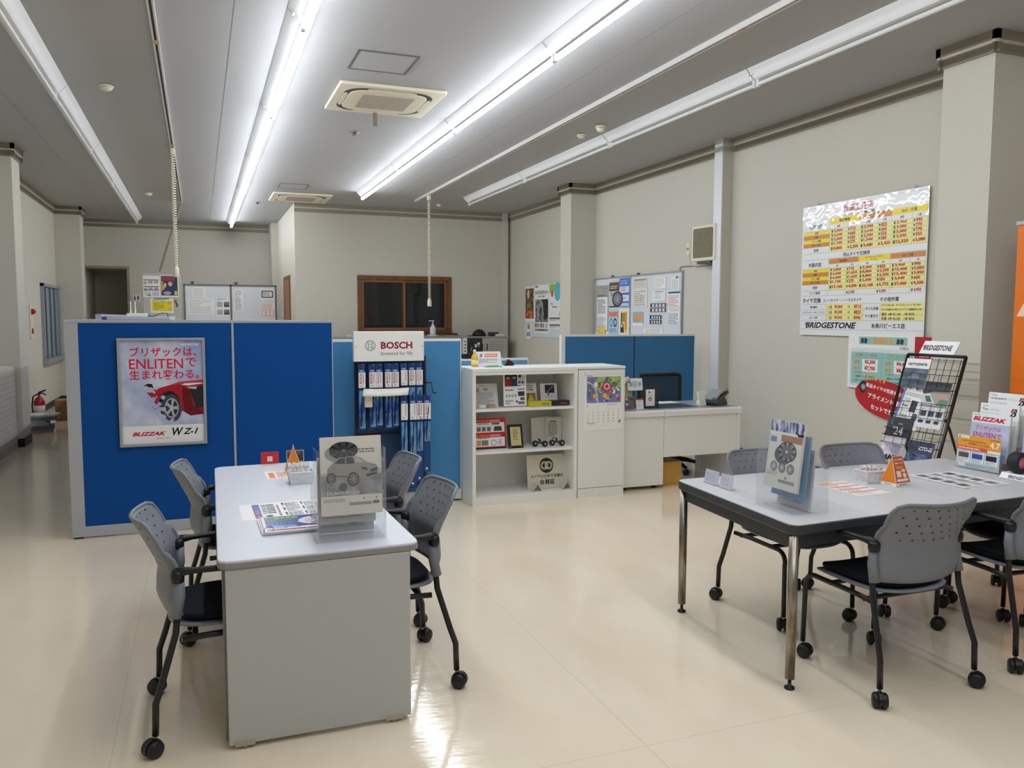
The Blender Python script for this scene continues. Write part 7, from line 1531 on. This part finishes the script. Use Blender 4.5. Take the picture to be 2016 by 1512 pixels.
wp('faint table sheet at the top of the two-panel whiteboard', -0.1, 1.95, 0.14, 2.14, rows(3, (196, 198, 200)))
wp('wide faint form on the two-panel whiteboard', -0.18, 1.62, 0.3, 1.92, rows(4, (200, 202, 204), 8))
def photos(p, w, h):
    p.dashes(0.02, h - 0.05, w - 0.03, h - 0.01, 2, (90, 92, 98), 4)
    for i in range(2):
        for j in range(2): p.rect(0.015 + 0.125 * i, 0.03 + 0.15 * j, 0.115 + 0.125 * i, 0.13 + 0.15 * j, [(150, 186, 214), (110, 116, 120)][i]); p.rect(0.015 + 0.125 * i, 0.03 + 0.15 * j, 0.115 + 0.125 * i, 0.07 + 0.15 * j, [(176, 166, 130), (60, 62, 62)][i])
wp('photo sheet of four pictures on the two-panel whiteboard', 0.33, 1.58, 0.58, 1.94, photos)
wp('column sheet on the second panel of the far whiteboard', 0.66, 1.68, 0.83, 2.1, rows(7, (150, 152, 158), 12))
wp('black boxed notice on the second panel of the far whiteboard', 1.16, 1.9, 1.42, 2.12, lambda p, w, h: (p.box_line(0.02, 0.05, w - 0.02, h - 0.03, 0.02, (40, 42, 46)), p.dashes(0.05, 0.08, w - 0.06, h - 0.06, 3, (90, 92, 96), 4)))
wp('red ruled table on the second panel of the far whiteboard', 1.16, 1.56, 1.42, 1.86, lambda p, w, h: (p.dashes(0.01, 0.16, w - 0.01, h - 0.02, 5, (206, 170, 160), 3), [p.box_line(0.02 + 0.08 * i, 0.02, 0.09 + 0.08 * i, 0.15, 0.01, (206, 120, 110)) for i in range(3)]))
# toilet sign and its twin in the passage
def wc(p, w, h):
    for x, c in ((0.042, (196, 50, 60)), (0.105, (40, 80, 150))):
        p.disc(x, h * 0.80, 0.013, c, 12)
        if c[0] > 100: p.poly([(x - 0.012, h * 0.70), (x + 0.012, h * 0.70), (x + 0.024, h * 0.36), (x - 0.024, h * 0.36)], c)
        else: p.poly([(x - 0.022, h * 0.70), (x + 0.022, h * 0.70), (x + 0.018, h * 0.42), (x - 0.018, h * 0.42)], c)
        p.rect(x - 0.012, h * 0.1, x - 0.002, h * 0.42, c); p.rect(x + 0.002, h * 0.1, x + 0.012, h * 0.42, c)
sheet('toilet_sign', 'white sign with red and blue figures by the dark passage', 'sign', (-1.29, 19.062, 1.885), UF, VW, 0.148, 0.15, 0.004, M_paper, wc)
sheet('toilet_sign', 'dim small figure sign inside the dark passage', 'sign', (-1.394, 19.75, 1.85), (0, -1, 0), VW, 0.16, 0.16, 0.003, mat((150, 150, 150), 0.5), lambda p, w, h: (p.disc(0.08, 0.125, 0.014, (40, 50, 70), 12), p.rect(0.06, 0.03, 0.1, 0.105, (40, 50, 70))))
# pale cabinet and router behind the blue screen
t = thing('low_cabinet', 'pale steel cabinet whose top shows over the blue screen', 'cabinet', (-0.54, 8.35, 0)); pc = own((196, 202, 212), 0.4, 'pale_cabinet_steel')
obj('carcass', B().box(-0.24, 0.28, 0, 0.9, 0.03, 1.535, pc), t, 0.004); obj('top_panel', B().box(-0.25, 0.29, -0.01, 0.91, 1.535, 1.56, pc), t, 0.003); obj('plinth', B().box(-0.22, 0.26, 0.02, 0.88, 0, 0.03, M_black), t)
t = thing('router', 'white router with two aerials over the blue screen', 'router', (-0.55, 8.6, 1.561)); obj('case', B().box(-0.09, 0.09, -0.05, 0.05, 0, 0.035, M_white), t, 0.008)
for x in (-0.055, -0.015): obj('aerial', B().lathe([(0.008, 0), (0.008, 0.03), (0.005, 0.035), (0.004, 0.12)], (x, 0.02, 0.03), M_white, 10), t)
tag(obj('router_cable', B().tube([(-0.52, 8.62, 1.575), (-0.40, 8.65, 1.568), (-0.34, 8.75, 1.60), (-0.30, 9.3, 1.60), (-0.29, 9.3, 1.3), (-0.29, 9.3, 0.01)], 0.004, M_black, 6)), 'thin black cable running from the router', 'cable')

# ---------------------------------------------------------------- passage side
t = thing('fire_alarm', 'red lamp fire alarm plate on the passage wall', 'fire alarm', (XL, 14.42, 1.22)); obj('plate', B().box(0, 0.02, -0.10, 0.10, 0, 0.52, M_cream), t, 0.004)
rdm = own((170, 24, 30), 0.3, 'alarm_red'); obj('lamp', B().lathe([(0.045, 0), (0.042, 0.03), (0.025, 0.055), (0.0001, 0.062)], (0.02, 0, 0.42), rdm, 18, 'x'), t); obj('button', B().lathe([(0.045, 0), (0.045, 0.012), (0.02, 0.016), (0.0001, 0.016)], (0.02, 0, 0.12), rdm, 18, 'x'), t)
obj('call_plate', B().box(0.02, 0.024, -0.05, 0.05, 0.2, 0.3, M_white), t)
t = thing('fire_extinguisher', 'red fire extinguisher on the floor by the passage wall', 'fire extinguisher', (-2.24, 13.75, 0))
obj('body', B().lathe([(0.06, 0), (0.075, 0.01), (0.075, 0.30), (0.05, 0.36), (0.02, 0.38), (0.02, 0.41)], (0, 0, 0), rdm, 20), t); obj('label_band', B().lathe([(0.0755, 0.12), (0.0755, 0.25)], (0, 0, 0), mat((216, 210, 200), 0.5), 20), t)
b = B(); b.tube([(-0.01, 0, 0.41), (0.0, 0, 0.44), (0.09, 0, 0.475)], 0.012, M_black, 8); b.tube([(0.0, 0, 0.42), (0.05, 0, 0.43), (0.09, 0, 0.40)], 0.01, M_black, 8); obj('lever', b, t)
obj('hose', B().tube([(-0.02, 0, 0.42), (-0.08, 0.0, 0.38), (-0.095, 0, 0.25), (-0.09, 0, 0.12)], 0.011, M_black, 8), t)
obj('stand_card', B().box(-0.16, -0.06, -0.1, -0.095, 0, 0.16, mat((90, 70, 66), 0.6)), t)
kb = own((150, 112, 72), 0.8, 'kraft_board'); noise_colour(kb, (140, 104, 66), (160, 120, 80), 12)
def kraft(label, x, y, w, d, h, rz):
    t_ = thing('cardboard_box', label, 'box', (x, y, 0), R(rz)); obj('carton', B().box(-w / 2, w / 2, -d / 2, d / 2, 0, h, kb), t_, 0.004)
    for s_ in (-1, 1): obj('flap', B().box(-w / 2, w / 2, s_ * d / 4 - d / 4 + 0.004, s_ * d / 4 + d / 4 - 0.004, h, h + 0.005, kb), t_)
    obj('tape_strip', B().box(-w / 2 - 0.001, w / 2 + 0.001, -0.025, 0.025, h + 0.005, h + 0.0065, mat((176, 140, 92), 0.4)), t_)
    return t_
kraft('kraft box on the passage floor beside the fire extinguisher', -1.85, 14.0, 0.42, 0.4, 0.30, 4); kraft('kraft box partly hidden by the blue screen corner post', -1.42, 13.9, 0.4, 0.4, 0.33, -3)
cr_ = own((206, 178, 146), 0.8, 'crumpled_paper'); b = B()
rg = random.Random(8)
b.grid(lambda u, v: (0.13 * math.cos(2 * math.pi * u) * math.sin(math.pi * v) * (0.8 + 0.2 * math.sin(9 * u * 6.28)), 0.11 * math.sin(2 * math.pi * u) * math.sin(math.pi * v), 0.055 - 0.055 * math.cos(math.pi * v) + 0.012 * math.sin(13 * u + 9 * v)), 20, 10, cr_)
o = obj('crumpled_paper', b); o.location = (-1.78, 13.95, 0.307); tag(o, 'crumpled wrapping paper on a kraft box', 'paper')
rg = random.Random(5); z = 0.0
LBL = ['orange magazine at the bottom of the pile by the passage column', 'dark magazine second in the pile by the passage column', 'blue folder third in the pile by the passage column', 'grey brochure bundle in the middle of the pile by the passage column', 'white brochure bundle above the middle of the pile by the passage column', 'navy folder high in the pile by the passage column', 'white newspaper on top of the pile by the passage column']
for i, (c, h_, w_, d_, dx) in enumerate((((190, 110, 60), 0.03, 0.26, 0.3, 0), ((70, 70, 84), 0.035, 0.28, 0.3, 0.01), ((50, 60, 110), 0.03, 0.26, 0.3, 0.02), ((150, 156, 166), 0.045, 0.24, 0.3, -0.02), ((214, 216, 218), 0.03, 0.22, 0.3, -0.04), ((52, 62, 86), 0.05, 0.38, 0.34, 0.02), ((206, 206, 202), 0.022, 0.40, 0.34, 0.0))):
    t_ = thing('magazine', LBL[i], 'magazine', (-2.03 + dx, 12.55, z), R(rg.uniform(-6, 6)))
    obj('cover', B().box(-w_ / 2, w_ / 2, -d_ / 2, d_ / 2, h_ - 0.003, h_, mat(c, 0.45)), t_); obj('page_block', B().box(-w_ / 2 + 0.003, w_ / 2 - 0.003, -d_ / 2 + 0.003, d_ / 2 - 0.003, 0.002, h_ - 0.003, mat(tuple(min(255, int(v * 0.6 + 90)) for v in c), 0.6)), t_); obj('back_cover', B().box(-w_ / 2, w_ / 2, -d_ / 2, d_ / 2, 0, 0.002, mat(c, 0.45)), t_)
    z += h_ + 0.0005
